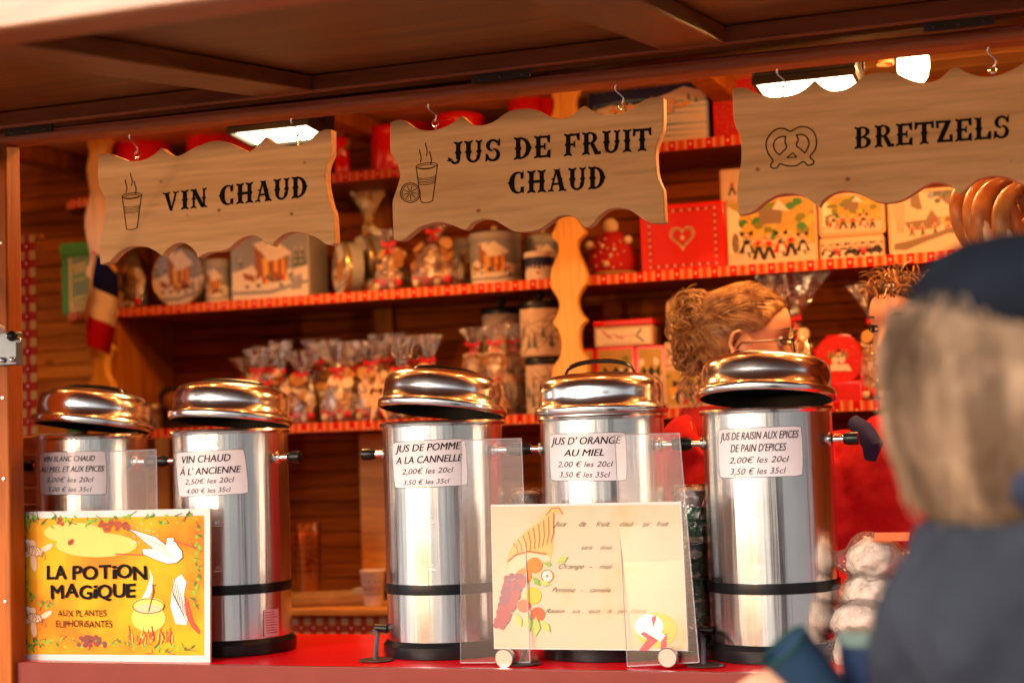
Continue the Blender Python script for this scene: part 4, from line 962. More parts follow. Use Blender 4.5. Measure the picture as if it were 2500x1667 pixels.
def cmx(zx, zy, off=.0012):   # position from the 3.22x enlargement of (1160,1180)
    px, py = 1160 + zx / 3.22, 1180 + zy / 3.22; q = P(px, py, -.16); return V((q.x, q.y - off, q.z))
mats_c = [paint('horn', (.78, .38, .13)), paint('horn line', (.42, .16, .06)), paint('orange fruit', (.80, .20, .04)), paint('grape purple', (.24, .07, .10)), paint('grape red', (.36, .07, .08)),
          paint('soft leaf', (.42, .46, .12)), paint('green leaf', (.25, .36, .07)), paint('apple red', (.6, .12, .05)), paint('pear', (.6, .42, .06)), paint('cream lip', (.72, .48, .3)), paint('moon', (.85, .42, .06)), paint('red cloth', (.45, .03, .06)), paint('white', (.8, .76, .68))]
m = MB(); fz = lambda x, y, off=.001: cmx(x, y, off)
fpoly(m, fz, [(565, 220), (600, 180), (650, 175), (690, 205), (695, 245), (672, 225), (640, 232), (612, 270), (612, 340), (618, 430), (610, 540), (590, 610), (520, 640), (400, 690), (330, 700), (265, 700), (250, 640), (265, 540), (310, 460), (400, 370), (500, 310), (545, 260)], 0, .001)
fpoly(m, fz, [(262, 600), (330, 555), (420, 530), (560, 550), (600, 600), (520, 620), (400, 640), (300, 715), (262, 690)], 9, .0013)
for k in range(9):
    a = k / 8; strokes(m, lambda x, y, o=0: cmx(x, y, .0016), [(300 + 40 * k, 470 - 30 * k), (330 + 36 * k, 500 - 14 * k), (330 + 32 * k + 10, 560 - 12 * k)], 9, 1)
strokes(m, lambda x, y, o=0: cmx(x, y, .0017), [(262, 610), (320, 560), (420, 532), (560, 552)], 16, 1); strokes(m, lambda x, y, o=0: cmx(x, y, .0017), [(560, 250), (605, 195), (660, 190), (688, 240)], 8, 1)
for x, y, r, mi in ((470, 640, 62, 2), (385, 725, 60, 2), (570, 725, 52, 2), (455, 880, 68, 8), (385, 960, 52, 7), (495, 1025, 56, 7)): blob(m, fz, x, y, r, r, mi, 20, .0018)
blob(m, fz, 570, 725, 40, 42, 12, 18, .0021)
for k in range(7): a = k * .9; strokes(m, lambda x, y, o=0: cmx(x, y, .0024), [(570, 725), (570 + 36 * cos(a), 725 + 38 * sin(a))], 5, 2)
for k in range(64):
    u = (k // 5) / 12; x = 260 + (170 - 260) * u + (k % 5) * 34 * (1 - .55 * u) + R_.uniform(-9, 9); y = 740 + 370 * u + R_.uniform(-12, 12)
    blob(m, fz, x, y, 25, 27, R_.choice([3, 3, 4]) if y < 960 else 4, 10, .0019 + k * .00001)
for x, y, s, a, mi in ((570, 630, 44, .1, 6), (680, 600, 60, -.5, 5), (480, 760, 55, .9, 6), (540, 780, 55, .2, 5), (340, 1060, 70, 1.2, 5), (420, 1080, 85, 1.5, 5), (480, 1110, 90, 1.6, 5), (550, 1110, 70, .9, 5)):
    fpoly(m, fz, [(x + s * cos(a), y + s * sin(a)), (x + .5 * s * cos(a + 1.1), y + .5 * s * sin(a + 1.1)), (x - .8 * s * cos(a), y - .8 * s * sin(a)), (x + .5 * s * cos(a - 1.1), y + .5 * s * sin(a - 1.1))], mi, .0026)
m.ob('painted_cornucopia', mats_c, CB, 0, recalc=False); m = MB()
# the little round moon with a red and white striped bundle lying in it
blob(m, fz, 1425, 1150, 165, 138, 10, 28, .0012); blob(m, fz, 1370, 1120, 110, 95, 12, 24, .0014)
for pts, mi in (([(1290, 1310), (1380, 1190), (1440, 1230), (1350, 1312)], 11), ([(1380, 1190), (1420, 1150), (1500, 1190), (1460, 1240)], 12), ([(1300, 1180), (1330, 1160), (1440, 1230), (1400, 1250)], 11), ([(1460, 1300), (1470, 1180), (1510, 1180), (1505, 1310)], 11), ([(1390, 1050), (1420, 1030), (1425, 1060), (1400, 1130)], 11)):
    fpoly(m, fz, pts, mi, .0018 + mi * .00003)
m.ob('painted_moon', mats_c, CB, 0, recalc=False)
m = MB()
def hand(words, yb, h):
    for s, x0, x1 in words:
        puttext(m, s, lambda u, v: cmx(u, v, .003), x0, x1, yb, -h, .55, -.012)
hand([('Jus', 610, 720), ('de', 820, 875), ('fruit', 955, 1065), ('chaud', 1140, 1250), ('pur', 1315, 1385), ('fruit', 1430, 1525)], 335, 44)
hand([('sans', 835, 925), ('alcool', 985, 1085)], 515, 36); hand([('Orange', 660, 860), ('-', 905, 925), ('miel', 980, 1085)], 668, 42)
hand([('Pomme', 605, 790), ('-', 835, 850), ('cannelle', 905, 1070)], 852, 40); hand([('Raisin', 555, 705), ('aux', 765, 835), ('epices', 895, 990), ('de', 1045, 1080), ('pain', 1120, 1195), ("d'epices", 1225, 1350)], 1015, 36)
m.ob('writing', INKB, CB, 0, recalc=False)

# ================================================================== acrylic guards and their knobs
def sheet(lab, tl, tr, br, bl, YT, YB_, knob=None):
    a, b, c, d = P(*tl, YT), P(*tr, YT), P(*br, YB_), P(*bl, YB_)
    t = thing('acrylic_guard', lab, 'guard panel', (d + c) / 2, 'clear acrylic guards in front of the urns')
    nrm = (b - a).cross(d - a).normalized() * .004
    if nrm.y < 0: nrm = -nrm
    MB().prism([a, b, c, d], nrm).ob('pane', ACRY, t, 0)
    e = MB()
    for p, q in ((a, b), (b, c), (c, d), (d, a)): e.tube([p + nrm / 2, q + nrm / 2], .0010, 6)
    e.ob('pane_edge', ACRYE, t, 30)
    if knob:
        k = P(*knob, -.195); m = MB(); Rk = Matrix.Rotation(rad(90), 3, 'X')
        m.lathe([(.001, 0), (.0155, .0), (.0172, .0015), (.0172, .014), (.0155, .0155), (.007, .016), (.007, .034)], k + V((0, 0, 0)), 40, 0, Matrix.Rotation(rad(-90), 3, 'X'))
        m.ob('knob', BRUSH, t, 40)
    return t
sheet('clear acrylic guard between the pomme urn and the menu board', (1125, 1074), (1272, 1070), (1293, 1616), (1124, 1617), -.150, -.176, (1230, 1607))
sheet('clear acrylic guard at the right end of the menu board', (1500, 1062), (1658, 1057), (1706, 1616), (1531, 1626), -.150, -.176, (1629, 1605))
sheet('clear acrylic guard behind the yellow board', (265, 1102), (380, 1097), (389, 1620), (270, 1622), -.140, -.168)
# ================================================================== printed pictures (flat print on tins)
def clip(poly, a, b, c):
    """keep the side where a*u + b*v <= c"""
    out = []
    for i in range(len(poly)):
        p, q = poly[i], poly[(i + 1) % len(poly)]; dp = a * p[0] + b * p[1] - c; dq = a * q[0] + b * q[1] - c
        if dp <= 0: out.append(p)
        if dp * dq < 0: t = dp / (dp - dq); out.append((p[0] + (q[0] - p[0]) * t, p[1] + (q[1] - p[1]) * t))
    return out
PAL = ['snow', 'sky grey', 'fir', 'timber', 'gold', 'skin', 'dark', 'red', 'yellow wall', 'grass', 'sepia', 'pale', 'navy', 'orange', 'cream', 'green', 'ice']
PALC = [(.66, .54, .42), (.24, .23, .24), (.11, .12, .09), (.30, .10, .04), (.70, .36, .06), (.62, .36, .2), (.025, .02, .022), (.55, .02, .015), (.46, .28, .06), (.20, .18, .03), (.22, .14, .08), (.60, .42, .27), (.02, .025, .09), (.75, .28, .05), (.78, .64, .42), (.06, .2, .05), (.10, .22, .30)]
PMATS = [plain('print ' + n, c, .45, 0, .1, 60, spec=.12) for n, c in zip(PAL, PALC)]
I_ = {n: i for i, n in enumerate(PAL)}
class Print:
    def __init__(s, fm, round_=False, seed=1, disc=False): s.m = MB(); s.fm = fm; s.rd = round_; s.k = 0; s.r = random.Random(seed); s.disc = disc
    def poly(s, pts, col):
        s.k += 1; off = .0006 + .000012 * s.k
        p = clip(clip(clip(clip(pts, -1, 0, 0), 1, 0, 1), 0, -1, 0), 0, 1, 1)
        if s.disc:
            for k in range(20):
                a = 2 * pi * k / 20; 
                if len(p) >= 3: p = clip(p, cos(a), sin(a), .5 * (cos(a) + sin(a)) + .485)
        if len(p) < 3: return
        if s.rd:
            for k in range(14):
                q = clip(clip(p, -1, 0, -k / 14), 1, 0, (k + 1) / 14)
                if len(q) >= 3: s.m.add([s.fm(u, v, off) for u, v in q], [tuple(range(len(q)))], I_[col])
        else: s.m.add([s.fm(u, v, off) for u, v in p], [tuple(range(len(p)))], I_[col])
    def el(s, u, v, a, b, col, n=12, rot=0, jag=0):
        s.poly([(u + a * cos(t) * (1 + jag * s.r.uniform(-1, 1)), v + b * sin(t) * (1 + jag * s.r.uniform(-1, 1))) for t in [2 * pi * k / n for k in range(n)]], col)
    def line(s, x0, y0, x1, y1, w, col):
        d = V((x1 - x0, y1 - y0)).normalized() * w / 2; s.poly([(x0 - d.y, y0 + d.x), (x1 - d.y, y1 + d.x), (x1 + d.y, y1 - d.x), (x0 + d.y, y0 - d.x)], col)
    def done(s, parent): return s.m.ob('print', PMATS, parent, 0, recalc=False)
def fir(p, u, v, w, h, col='fir', snow=True):
    for k in range(3):
        a = 1 - k * .28; p.poly([(u - w * a, v + h * k * .27), (u + w * a, v + h * k * .27), (u, v + h * (k * .27 + .48))], col)
        if snow: p.poly([(u - w * a * .55, v + h * (k * .27 + .2)), (u + w * a * .2, v + h * (k * .27 + .25)), (u, v + h * (k * .27 + .46))], 'snow')
def person_(p, u, v, h, kind):
    w = h * .16; r = p.r
    if kind == 'w':
        p.poly([(u - w * 1.5, v + h * .2), (u + w * 1.5, v + h * .17), (u + w * .5, v + h * .58), (u - w * .5, v + h * .58)], r.choice(['red', 'dark', 'red']))
        p.poly([(u - w * .5, v + h * .22), (u + w * .8, v + h * .22), (u + w * .4, v + h * .5), (u - w * .3, v + h * .5)], r.choice(['snow', 'dark']))
        p.line(u - w * .3, v, u - w * .2, v + h * .2, w * .3, 'snow'); p.line(u + w * .5, v + h * .02, u + w * .2, v + h * .2, w * .3, 'dark')
    else:
        s = r.uniform(.5, 1); p.line(u - w * s, v, u - w * .1, v + h * .48, w * .62, 'dark'); p.line(u + w * s, v + h * .02, u + w * .1, v + h * .48, w * .62, 'dark')
    p.el(u, v + h * .64, w * .62, h * .15, 'red' if kind == 'm' else 'dark', 8)
    p.line(u - w * 1.6, v + h * (.6 + r.uniform(-.06, .1)), u, v + h * .74, w * .36, 'pale'); p.line(u + w * 1.6, v + h * (.6 + r.uniform(-.06, .1)), u, v + h * .74, w * .36, 'pale')
    if kind == 'w':
        for sg in (-1, 1): p.poly([(u, v + h * .9), (u + sg * w * 1.2, v + h * 1.04), (u + sg * w * 1.1, v + h * .82)], 'dark')
    else: p.el(u, v + h * .95, w * .62, h * .05, 'gold', 8)
    p.el(u, v + h * .86, w * .48, h * .075, 'skin', 8)
def pic_chalet(p, s=1.0, cu=.5):
    p.poly([(0, 0), (1, 0), (1, 1), (0, 1)], 'sky grey')
    for k in range(9): fir(p, p.r.uniform(-.02, 1.02), .42 + p.r.uniform(-.06, .1), .07, .34, p.r.choice(['fir', 'sky grey']), True)
    p.poly([(0, 0), (1, 0), (1, .5), (.8, .44), (.6, .5), (.35, .42), (.15, .5), (0, .46)], 'snow')
    a = lambda x, y: (cu + (x - .5) * s, .5 + (y - .5) * s)
    p.poly([a(.3, .88), a(.44, .92), a(.46, .42), a(.32, .3)], 'timber'); p.poly([a(.28, .90), a(.46, .94), a(.38, .76)], 'snow')
    p.poly([a(.38, .72), a(.74, .66), a(.72, .28), a(.40, .24)], 'timber')
    p.poly([a(.40, .66), a(.48, .64), a(.49, .27), a(.43, .25)], 'gold'); p.poly([a(.56, .62), a(.61, .62), a(.61, .42), a(.56, .42)], 'orange'); p.poly([a(.66, .62), a(.70, .62), a(.70, .3), a(.66, .3)], 'orange')
    p.poly([a(.36, .82), a(.56, .95), a(.80, .70), a(.62, .62), a(.48, .60)], 'snow')
    p.poly([a(.16, .5), a(.28, .56), a(.34, .42), a(.22, .36)], 'snow'); p.poly([a(.14, .45), a(.3, .38), a(.3, .28), a(.16, .34)], 'timber')
    for k in range(8): q = a(.42 + .05 * k, .3 + .05 * p.r.random()); p.el(q[0], q[1], .025 * s, .05 * s, p.r.choice(['dark', 'red', 'fir', 'gold', 'timber']), 7)
    for k in range(5): q = a(.2 + .15 * k, .2 + .06 * p.r.random()); p.el(q[0], q[1], .03 * s, .03 * s, p.r.choice(['snow', 'dark', 'fir']), 7)
    p.poly([(0, .1), (.5, .08), (1, .22), (1, .27), (.5, .14), (0, .15)], 'sky grey')
    for k in range(6): fir(p, p.r.uniform(.78, 1.0), p.r.uniform(.1, .3), .05, .2, 'sky grey', True)
def pic_dance(p, n=6, bg=True):
    if bg:
        p.poly([(0, 0), (1, 0), (1, 1), (0, 1)], 'yellow wall')
        p.poly([(.0, .15), (.16, .15), (.16, .8), (0, .95)], 'cream'); p.el(.08, .35, .045, .17, 'sepia')
        for k in range(36): p.el(p.r.uniform(.15, 1), p.r.uniform(.4, 1), .06, .07, p.r.choice(['grass', 'gold', 'yellow wall', 'grass', 'green']), 7, 0, .3)
        p.poly([(.38, .62), (.62, .62), (.64, .9), (.36, .9)], 'sepia'); p.poly([(.33, .86), (.67, .86), (.6, .95), (.4, .95)], 'grass'); p.poly([(.52, .85), (.72, .8), (.6, 1)], 'snow')
        p.poly([(0, 0), (1, 0), (1, .27), (.5, .25), (0, .2)], 'pale')
    for k in range(n): person_(p, .2 + .66 * k / max(1, n - 1) + p.r.uniform(-.015, .015), .06 + p.r.uniform(0, .05), .42 if k < n - 1 or n < 4 else .36, 'wmmwmw'[k % 6])
def pic_row(p, n=7):
    p.poly([(0, 0), (1, 0), (1, 1), (0, 1)], 'pale')
    for k in range(n): person_(p, .09 + .82 * k / (n - 1), .12, .66, 'wmw'[k % 3])
def pic_village(p):
    p.poly([(0, 0), (1, 0), (1, 1), (0, 1)], 'pale')
    p.poly([(.3, 1), (1, 1), (1, .62), (.55, .6), (.3, .78)], 'sepia'); p.poly([(.42, 1), (.62, .98), (.9, .7), (1, .6), (1, .5), (.5, .52)], 'pale')
    for k in range(12): p.el(p.r.uniform(.55, 1), p.r.uniform(.8, 1), .05, .05, p.r.choice(['fir', 'sepia', 'sky grey']), 7, 0, .3)
    p.poly([(.12, .52), (.52, .56), (.58, .72), (.22, .7)], 'pale'); p.poly([(.2, .52), (.52, .54), (.52, .38), (.26, .38)], 'sepia'); p.poly([(.52, .56), (.6, .7), (.7, .54), (.7, .4), (.52, .38)], 'sepia')
    for k in range(8): p.el(.62 + .05 * k, .5, .04, .08, p.r.choice(['sepia', 'timber', 'sky grey', 'gold']), 7)
    for x in (.3, .46, .64, .8, .84, .92): person_(p, x, .28, .2, 'm')
    p.poly([(.02, .08), (.2, .06), (.5, .18), (1, .34), (1, .42), (.6, .3), (.2, .2), (.04, .18)], 'sepia')
    for k in range(5): p.line(.1 + .02 * k, .35, .04 + .04 * k, .85, .008, 'sepia')
def pic_night(p):
    p.poly([(0, 0), (1, 0), (1, 1), (0, 1)], 'navy')
    p.poly([(0, .56), (.2, .62), (.35, .58), (.5, .62), (.68, .70), (.82, .78), (1, .68), (1, 0), (0, 0)], 'snow')
    for k in range(8):
        y = .1 + .075 * k; x = p.r.uniform(-.1, .5); p.poly([(x, y), (x + .3, y + .05), (x + .75, y + .01), (x + .4, y + .02)], 'ice')
    for k in range(18): x, y = p.r.uniform(.05, .95), p.r.uniform(.42, .66); fir(p, x, y, .02, .1, p.r.choice(['snow', 'fir']), True)
    for x, y in ((.22, .52), (.28, .50), (.36, .54), (.66, .52), (.72, .56), (.78, .50), (.7, .46), (.84, .52)):
        p.poly([(x - .03, y), (x + .03, y), (x + .03, y + .04), (x - .03, y + .04)], 'orange'); p.poly([(x - .04, y + .04), (x + .04, y + .04), (x, y + .085)], 'pale')
    for k in range(8): a = k * pi / 4; p.line(.52 + .005 * cos(a), .93, .52 + .035 * cos(a), .93 + .05 * sin(a), .008, 'cream')
    for k in range(40): p.el(p.r.random(), p.r.uniform(.78, 1), .003, .006, 'snow', 6)
def pic_heart(p):
    p.poly([(0, 0), (1, 0), (1, 1), (0, 1)], 'red')
    def H(t, s): return (.5 + s * .0275 * 16 * sin(t) ** 3 * .62, .52 + s * .0275 * (13 * cos(t) - 5 * cos(2 * t) - 2 * cos(3 * t) - cos(4 * t)) * .8)
    N_ = 30
    for s, w_, c in ((.50, .022, 'timber'), (.46, .022, 'skin'), (.42, .02, 'timber')):
        for k in range(N_): a, b_ = H(2 * pi * k / N_, s), H(2 * pi * (k + 1) / N_, s); p.line(*a, *b_, w_, c)
    for k in range(34): a = H(2 * pi * k / 34, .56); p.el(a[0], a[1], .011, .014, 'pale', 7)
    p.el(.5, .5, .03, .04, 'pale', 6)
    for k in range(9):
        for v in (.07, .93): p.el(.09 + .82 * k / 8, v, .014, .02, 'pale', 6); p.line(.11 + .82 * k / 8, v, .165 + .82 * k / 8, v + .012, .012, 'dark') if k < 8 else None
    for k in range(1, 8):
        for u in (.09, .91): p.el(u, .07 + .86 * k / 8, .014, .02, 'pale', 6); p.line(u, .09 + .86 * k / 8, u + .01, .14 + .86 * k / 8, .01, 'dark')
def pic_speck(p, n=160, base='red'):
    p.poly([(0, 0), (1, 0), (1, 1), (0, 1)], base)
    for k in range(n): p.el(p.r.random(), p.r.random(), .008, .006, p.r.choice(['pale', 'pale', 'orange']), 5)
def pic_snowman(p):
    pic_speck(p, 90); p.poly([(.28, .28), (.75, .26), (.68, .4), (.34, .42)], 'snow'); p.el(.42, .5, .07, .09, 'snow'); p.el(.56, .52, .07, .1, 'snow')
    for k in range(5): fir(p, .3 + .09 * k, .55, .04, .16, 'green', True)
    p.el(.5, .62, .05, .05, 'skin'); p.el(.5, .68, .05, .03, 'dark')
def pic_ribbon(p):
    p.poly([(0, 0), (1, 0), (1, 1), (0, 1)], 'cream'); pts = [(.1, .95), (.2, .6), (.28, .4), (.2, .55), (.35, .62), (.42, .4), (.5, .35), (.42, .5), (.6, .5), (.75, .55), (.82, .8)]
    for a, b_ in zip(pts, pts[1:]): p.line(*a, *b_, .03, 'red')
    p.line(.74, .5, .88, .1, .04, 'dark'); p.line(.75, .55, .84, .95, .03, 'dark')
    for k in range(14): p.el(.16 + .05 * k, .08, .012, .03, 'sepia', 6)
def pic_figs(p):
    p.poly([(0, 0), (1, 0), (1, 1), (0, 1)], 'yellow wall')
    for k in range(20): p.el(p.r.random(), p.r.random(), .1, .07, p.r.choice(['cream', 'gold', 'yellow wall', 'grass']), 7, 0, .3)
    for u in (.35, .68):
        for sg in (-1, 1): p.poly([(u, .62), (u + sg * .2, .72), (u + sg * .2, .52)], 'dark')
        p.el(u, .5, .08, .1, 'skin'); p.el(u, .22, .16, .22, 'dark'); p.el(u, .2, .07, .2, 'pale'); p.el(u + .1, .1, .08, .08, 'red')

# ================================================================== tins, jars and boxes
def mnew(n, c, r=.3, mtl=0): return plain(n, c, r, mtl, .08, 40, spec=.5 if r < .2 else .15)
M_CREAM = mnew('cream tin', (.58, .34, .18)); M_RTIN = mnew('red tin', (.78, .008, .006), .14); M_GOLD = mnew('gold tin edge', (.7, .45, .15), .25, .8); M_GREY = mnew('grey tin side', (.32, .29, .26), .3)
def rrect(x0, x1, z0, z1, r, n=5):
    out = []
    for cx_, cz_, a0 in ((x1 - r, z1 - r, 0), (x0 + r, z1 - r, 90), (x0 + r, z0 + r, 180), (x1 - r, z0 + r, 270)):
        for k in range(n): a = rad(a0 + 90 * k / (n - 1)); out.append((cx_ + r * cos(a), cz_ + r * sin(a)))
    return out
def tin_box(name, lab, cat, px0, px1, pyt, Y, z0, depth, mat, pic, r=.006, rim=None, group=None, pyb=None, seed=1, rimw=.005, yaw=0, inset=.0):
    pym = (pyt + (pyb or pyt)) / 2
    xa = P(px0, pyt, Y).x; xb = P(px1, pyt, Y).x; z1 = P((px0 + px1) / 2, pyt, Y).z
    if z0 is None: z0 = P((px0 + px1) / 2, pyb, Y).z
    t = thing(name, lab, cat, ((xa + xb) / 2, Y, z0), group)
    c0 = V(((xa + xb) / 2, Y, 0)); Rz = Matrix.Rotation(rad(yaw), 3, 'Z')
    def tr(x, y, z): q = Rz @ V((x - c0.x, y - c0.y, 0)); return V((c0.x + q.x, c0.y + q.y, z))
    out = rrect(xa, xb, z0, z1, r)
    dy = Rz @ V((0, depth - .018, 0)); d2 = Rz @ V((0, .016, 0))
    MB().prism([tr(x, Y + .018, z) for x, z in out], dy).ob('body', rim if rim and False else mat, t, 40)
    MB().prism([tr(x, Y, z) for x, z in rrect(xa - .0012, xb + .0012, z0, z1 + .0012, r)], d2).ob('lid', rim or mat, t, 40, bevel=.002)
    g = rimw
    fm = lambda u, v, off=.001: tr(xa + g + (xb - xa - 2 * g) * u, Y - off, z0 + g + (z1 - z0 - 2 * g) * v)
    p = Print(fm, False, seed)
    if pic: pic(p); p.done(t)
    return t, z1
def canister(name, lab, px0, px1, pyt, Y, z0, mat, pic, lidm=None, knob=None, group=None, seed=1, lidh=.018, seg=40, handle=False):
    xa = P(px0, pyt, Y).x; xb = P(px1, pyt, Y).x; z1 = P((px0 + px1) / 2, pyt, Y).z; r = (xb - xa) / 2; c = V(((xa + xb) / 2, Y, z0)); h = z1 - z0
    t = thing(name, lab, 'canister', c, group)
    MB().lathe([(r * .97, 0), (r, .003), (r, h - lidh), (r * .99, h - lidh + .001)], c, seg).ob('body', mat, t, 40)
    lm = lidm or mat
    MB().lathe([(r * 1.03, h - lidh), (r * 1.04, h - lidh + .003), (r * 1.04, h - .004), (r * .99, h), (r * .6, h + .002), (.001, h + .003)], c, seg).ob('lid', lm, t, 40)
    if knob: MB().lathe([(.004, h + .002), (.005, h + .006), (.011, h + .012), (.012, h + .018), (.007, h + .023), (.001, h + .024)], c, 20).ob('lid_knob', knob, t)
    if handle: MB().tube([c + V((r * .5 * cos(a), 0, h + r * .5 * sin(a))) for a in [pi * k / 12 for k in range(13)]], .003, 8).ob('handle', M_GOLD, t)
    if pic:
        a0 = atan2(CAM.y - Y, CAM.x - c.x); sp = 1.25
        fm = lambda u, v, off=.001: V((c.x + (r + off) * cos(a0 - sp + 2 * sp * u), c.y + (r + off) * sin(a0 - sp + 2 * sp * u), z0 + .004 + (h - lidh - .006) * v))
        p = Print(fm, True, seed); pic(p); p.done(t)
    return t, c, r, z1
def disc_tin(lab, cx, cy, rpx, Y, z0, mat, pic, yaw=0, group=None, seed=1, depth=.045, n=44):
    c = P(cx, cy, Y); r = (P(cx + rpx, cy, Y).x - P(cx - rpx, cy, Y).x) / 2
    if z0 is not None: c.z = z0 + r + .001
    t = thing('round_tin', lab, 'tin', (c.x, c.y, c.z - r), group)
    Rz = Matrix.Rotation(rad(yaw), 3, 'Z') @ Matrix.Rotation(rad(90), 3, 'X')
    MB().lathe([(r * .96, -depth), (r * .97, -.012), (r * .97, -.01)], c, n, 0, Rz).ob('body', mat, t, 40)
    MB().lathe([(r * .99, -.012), (r, -.010), (r, -.002), (r * .97, .001), (r * .93, .0)], c, n, 0, Rz).ob('lid', M_GOLD, t, 40)
    Rv = Matrix.Rotation(rad(yaw), 3, 'Z')
    fm = lambda u, v, off=.001: c + Rv @ V(((u - .5) * 2 * r * .96, -off, (v - .5) * 2 * r * .96))
    p = Print(fm, False, seed, disc=True); pic(p); p.done(t)
    return t
GC = 'tins on the middle shelf'
YM = .905
z = P(330, 700, YM).z
# --- middle shelf, left bay
disc_tin('round tin with snowy chalet picture standing on edge, second thing from the flag', 435, 672, 65, YM, ZM, M_GREY, lambda p: pic_chalet(p, 1.0), 0, GC, 2)
canister('small_canister', 'small chalet canister between the round tin and the big square tin', 505, 562, 636, .93, ZM, M_GREY, lambda p: pic_chalet(p, 1.0, .3), M_GREY, None, GC, 3)
tin_box('square_tin', 'big square tin with snowy chalet picture under the VIN CHAUD sign', 'tin', 563, 752, 574, YM - .02, ZM, .11, M_GREY, lambda p: pic_chalet(p, 1.0), .004, None, GC, seed=5, rimw=.003)
disc_tin('round chalet tin turned aside, leaning in front of another round tin', 830, 657, 60, YM, ZM, M_GREY, lambda p: pic_chalet(p, 1.1), -48, GC, 7)
disc_tin('round chalet tin half hidden behind the turned round tin', 880, 636, 58, 1.0, None, M_GREY, lambda p: pic_chalet(p, 1.1), -40, GC, 8)
tin_box('small_tin', 'low small chalet tin in front of the cellophane bags', 'tin', 862, 925, 682, .93, ZM, .05, M_GREY, lambda p: pic_chalet(p, 1.2), .004, None, GC, seed=9)
_, c, r, z1 = canister('canister', 'large canister with snowy chalet and gold knob right of the cellophane bags', 1150, 1268, 572, YM + .055, ZM, M_GREY, lambda p: pic_chalet(p, 1.0, .42), M_GREY, M_GOLD, GC, 11)
canister('canister', 'grey canister half hidden behind the large chalet canister', 1108, 1172, 585, 1.05, ZM, M_GREY, lambda p: pic_chalet(p, 1.0), M_GREY, None, GC, 12)
canister('canister', 'grey canister with gold knob behind the scalloped upright', 1283, 1372, 578, 1.04, ZM, M_GREY, lambda p: pic_chalet(p, 1.0), M_GREY, M_GOLD, GC, 13)
canister('small_pot', 'small navy snow scene pot with white lid beside the upright', 1282, 1352, 617, YM, ZM, PMATS[I_['navy']], lambda p: (p.poly([(0, 0), (1, 0), (1, .5), (.7, .6), (.5, .45), (.2, .55), (0, .4)], 'snow'), [fir(p, .1 + .11 * k, .3, .06, .4, 'snow', True) for k in range(8)], p.el(.45, .3, .05, .06, 'red')), mnew('white lid', (.72, .62, .52)), None, GC, 14, .014)
# --- middle shelf, right bay
tin_box('heart_box', 'red box with white edged heart and dotted border on the middle shelf', 'tin', 1562, 1766, 499, YM - .02, ZM, .09, M_RTIN, pic_heart, .003, None, GC, seed=4, rimw=.004)
_, zt = tin_box('dancers_tin', 'largest tin with dancing villagers picture under the BRETZELS sign', 'tin', 1771, 1990, 484, YM - .02, ZM, .10, M_CREAM, lambda p: pic_dance(p, 6), .010, None, GC, seed=21, rimw=.004)
tin_box('small_tin', 'small cream tin with a walking figure standing on top of the largest dancers tin', 'tin', 1757, 1850, 412, YM, zt + .002, .07, M_CREAM, lambda p: (p.poly([(0, 0), (1, 0), (1, 1), (0, 1)], 'pale'), person_(p, .28, .15, .62, 'm'), person_(p, .75, .15, .62, 'w')), .006, None, GC, seed=22)
_, zt = tin_box('small_tin', 'low cream tin with a row of small dancers, under another tin', 'tin', 2001, 2157, 578, YM - .01, ZM, .09, M_CREAM, lambda p: pic_row(p, 7), .006, None, GC, seed=23, rimw=.003)
tin_box('dancers_tin', 'cream tin with dancing villagers picture standing on a low tin', 'tin', 1996, 2157, 470, YM - .01, zt + .002, .08, M_CREAM, lambda p: pic_dance(p, 5), .010, None, GC, seed=24, rimw=.009)
tin_box('village_tin', 'square cream tin with sepia snowy village picture and rounded corners', 'tin', 2165, 2346, 462, YM - .01, ZM, .08, M_CREAM, pic_village, .014, None, GC, seed=25, rimw=.006)
disc_tin('round cream tin with sepia trees partly behind the pretzels', 2412, 535, 68, YM, ZM, M_CREAM, pic_village, 8, GC, 26)
# red cloth bell with pompoms on a yellow plate
c = P(1497, 655, .93); c.z = ZM
bl = thing('cloth_tea_cosy', 'red cloth bell with cream pompoms sitting on a yellow plate', 'cosy', c)
MB().lathe([(.001, 0), (.035, 0), (.05, .002), (.064, .010), (.066, .012), (.062, .012), (.03, .005), (.001, .005)], c, 40).ob('plate', mnew('yellow plate', (.75, .45, .12), .3), bl)
m = MB(); m.lathe([(.052, .012), (.058, .02), (.059, .035), (.056, .055), (.049, .078), (.038, .098), (.024, .112), (.012, .118), (.001, .119)], c, 40, fn=lambda a, z: 1 + .05 * sin(a * 5 + z * 30)); m.ob('cloth', plain('red felt', (.42, .012, .01), .9, 0, .2, 120, .3), bl, 60)
cr = plain('cream pompom wool', (.68, .5, .26), .95, 0, .2, 160, .8)
for x, y, z, r in ((0, -.01, .128, .020), (-.052, -.02, .083, .011), (.047, -.02, .090, .011), (.0, -.058, .03, .008), (-.01, -.055, .075, .006), (.02, -.055, .065, .005), (.012, -.058, .05, .005)):
    q = MB(); q.sph(c + V((x, y, z)), r, 0, 16, 10); q.ob('pompom', cr, bl)
m = MB()
for k in range(16):
    a = -pi / 2 + (k / 15 - .5) * 1.6; z = .02 + .08 * ((k * 7) % 10) / 10; m.sph(c + V((.058 * (1 - z * 2.2) * cos(a) * 1.1, .060 * (1 - z * 1.2) * sin(a), z)), .0035, 0, 6, 4)
m.ob('bead_trim', plain('pink beads', (.7, .3, .2), .4), bl)
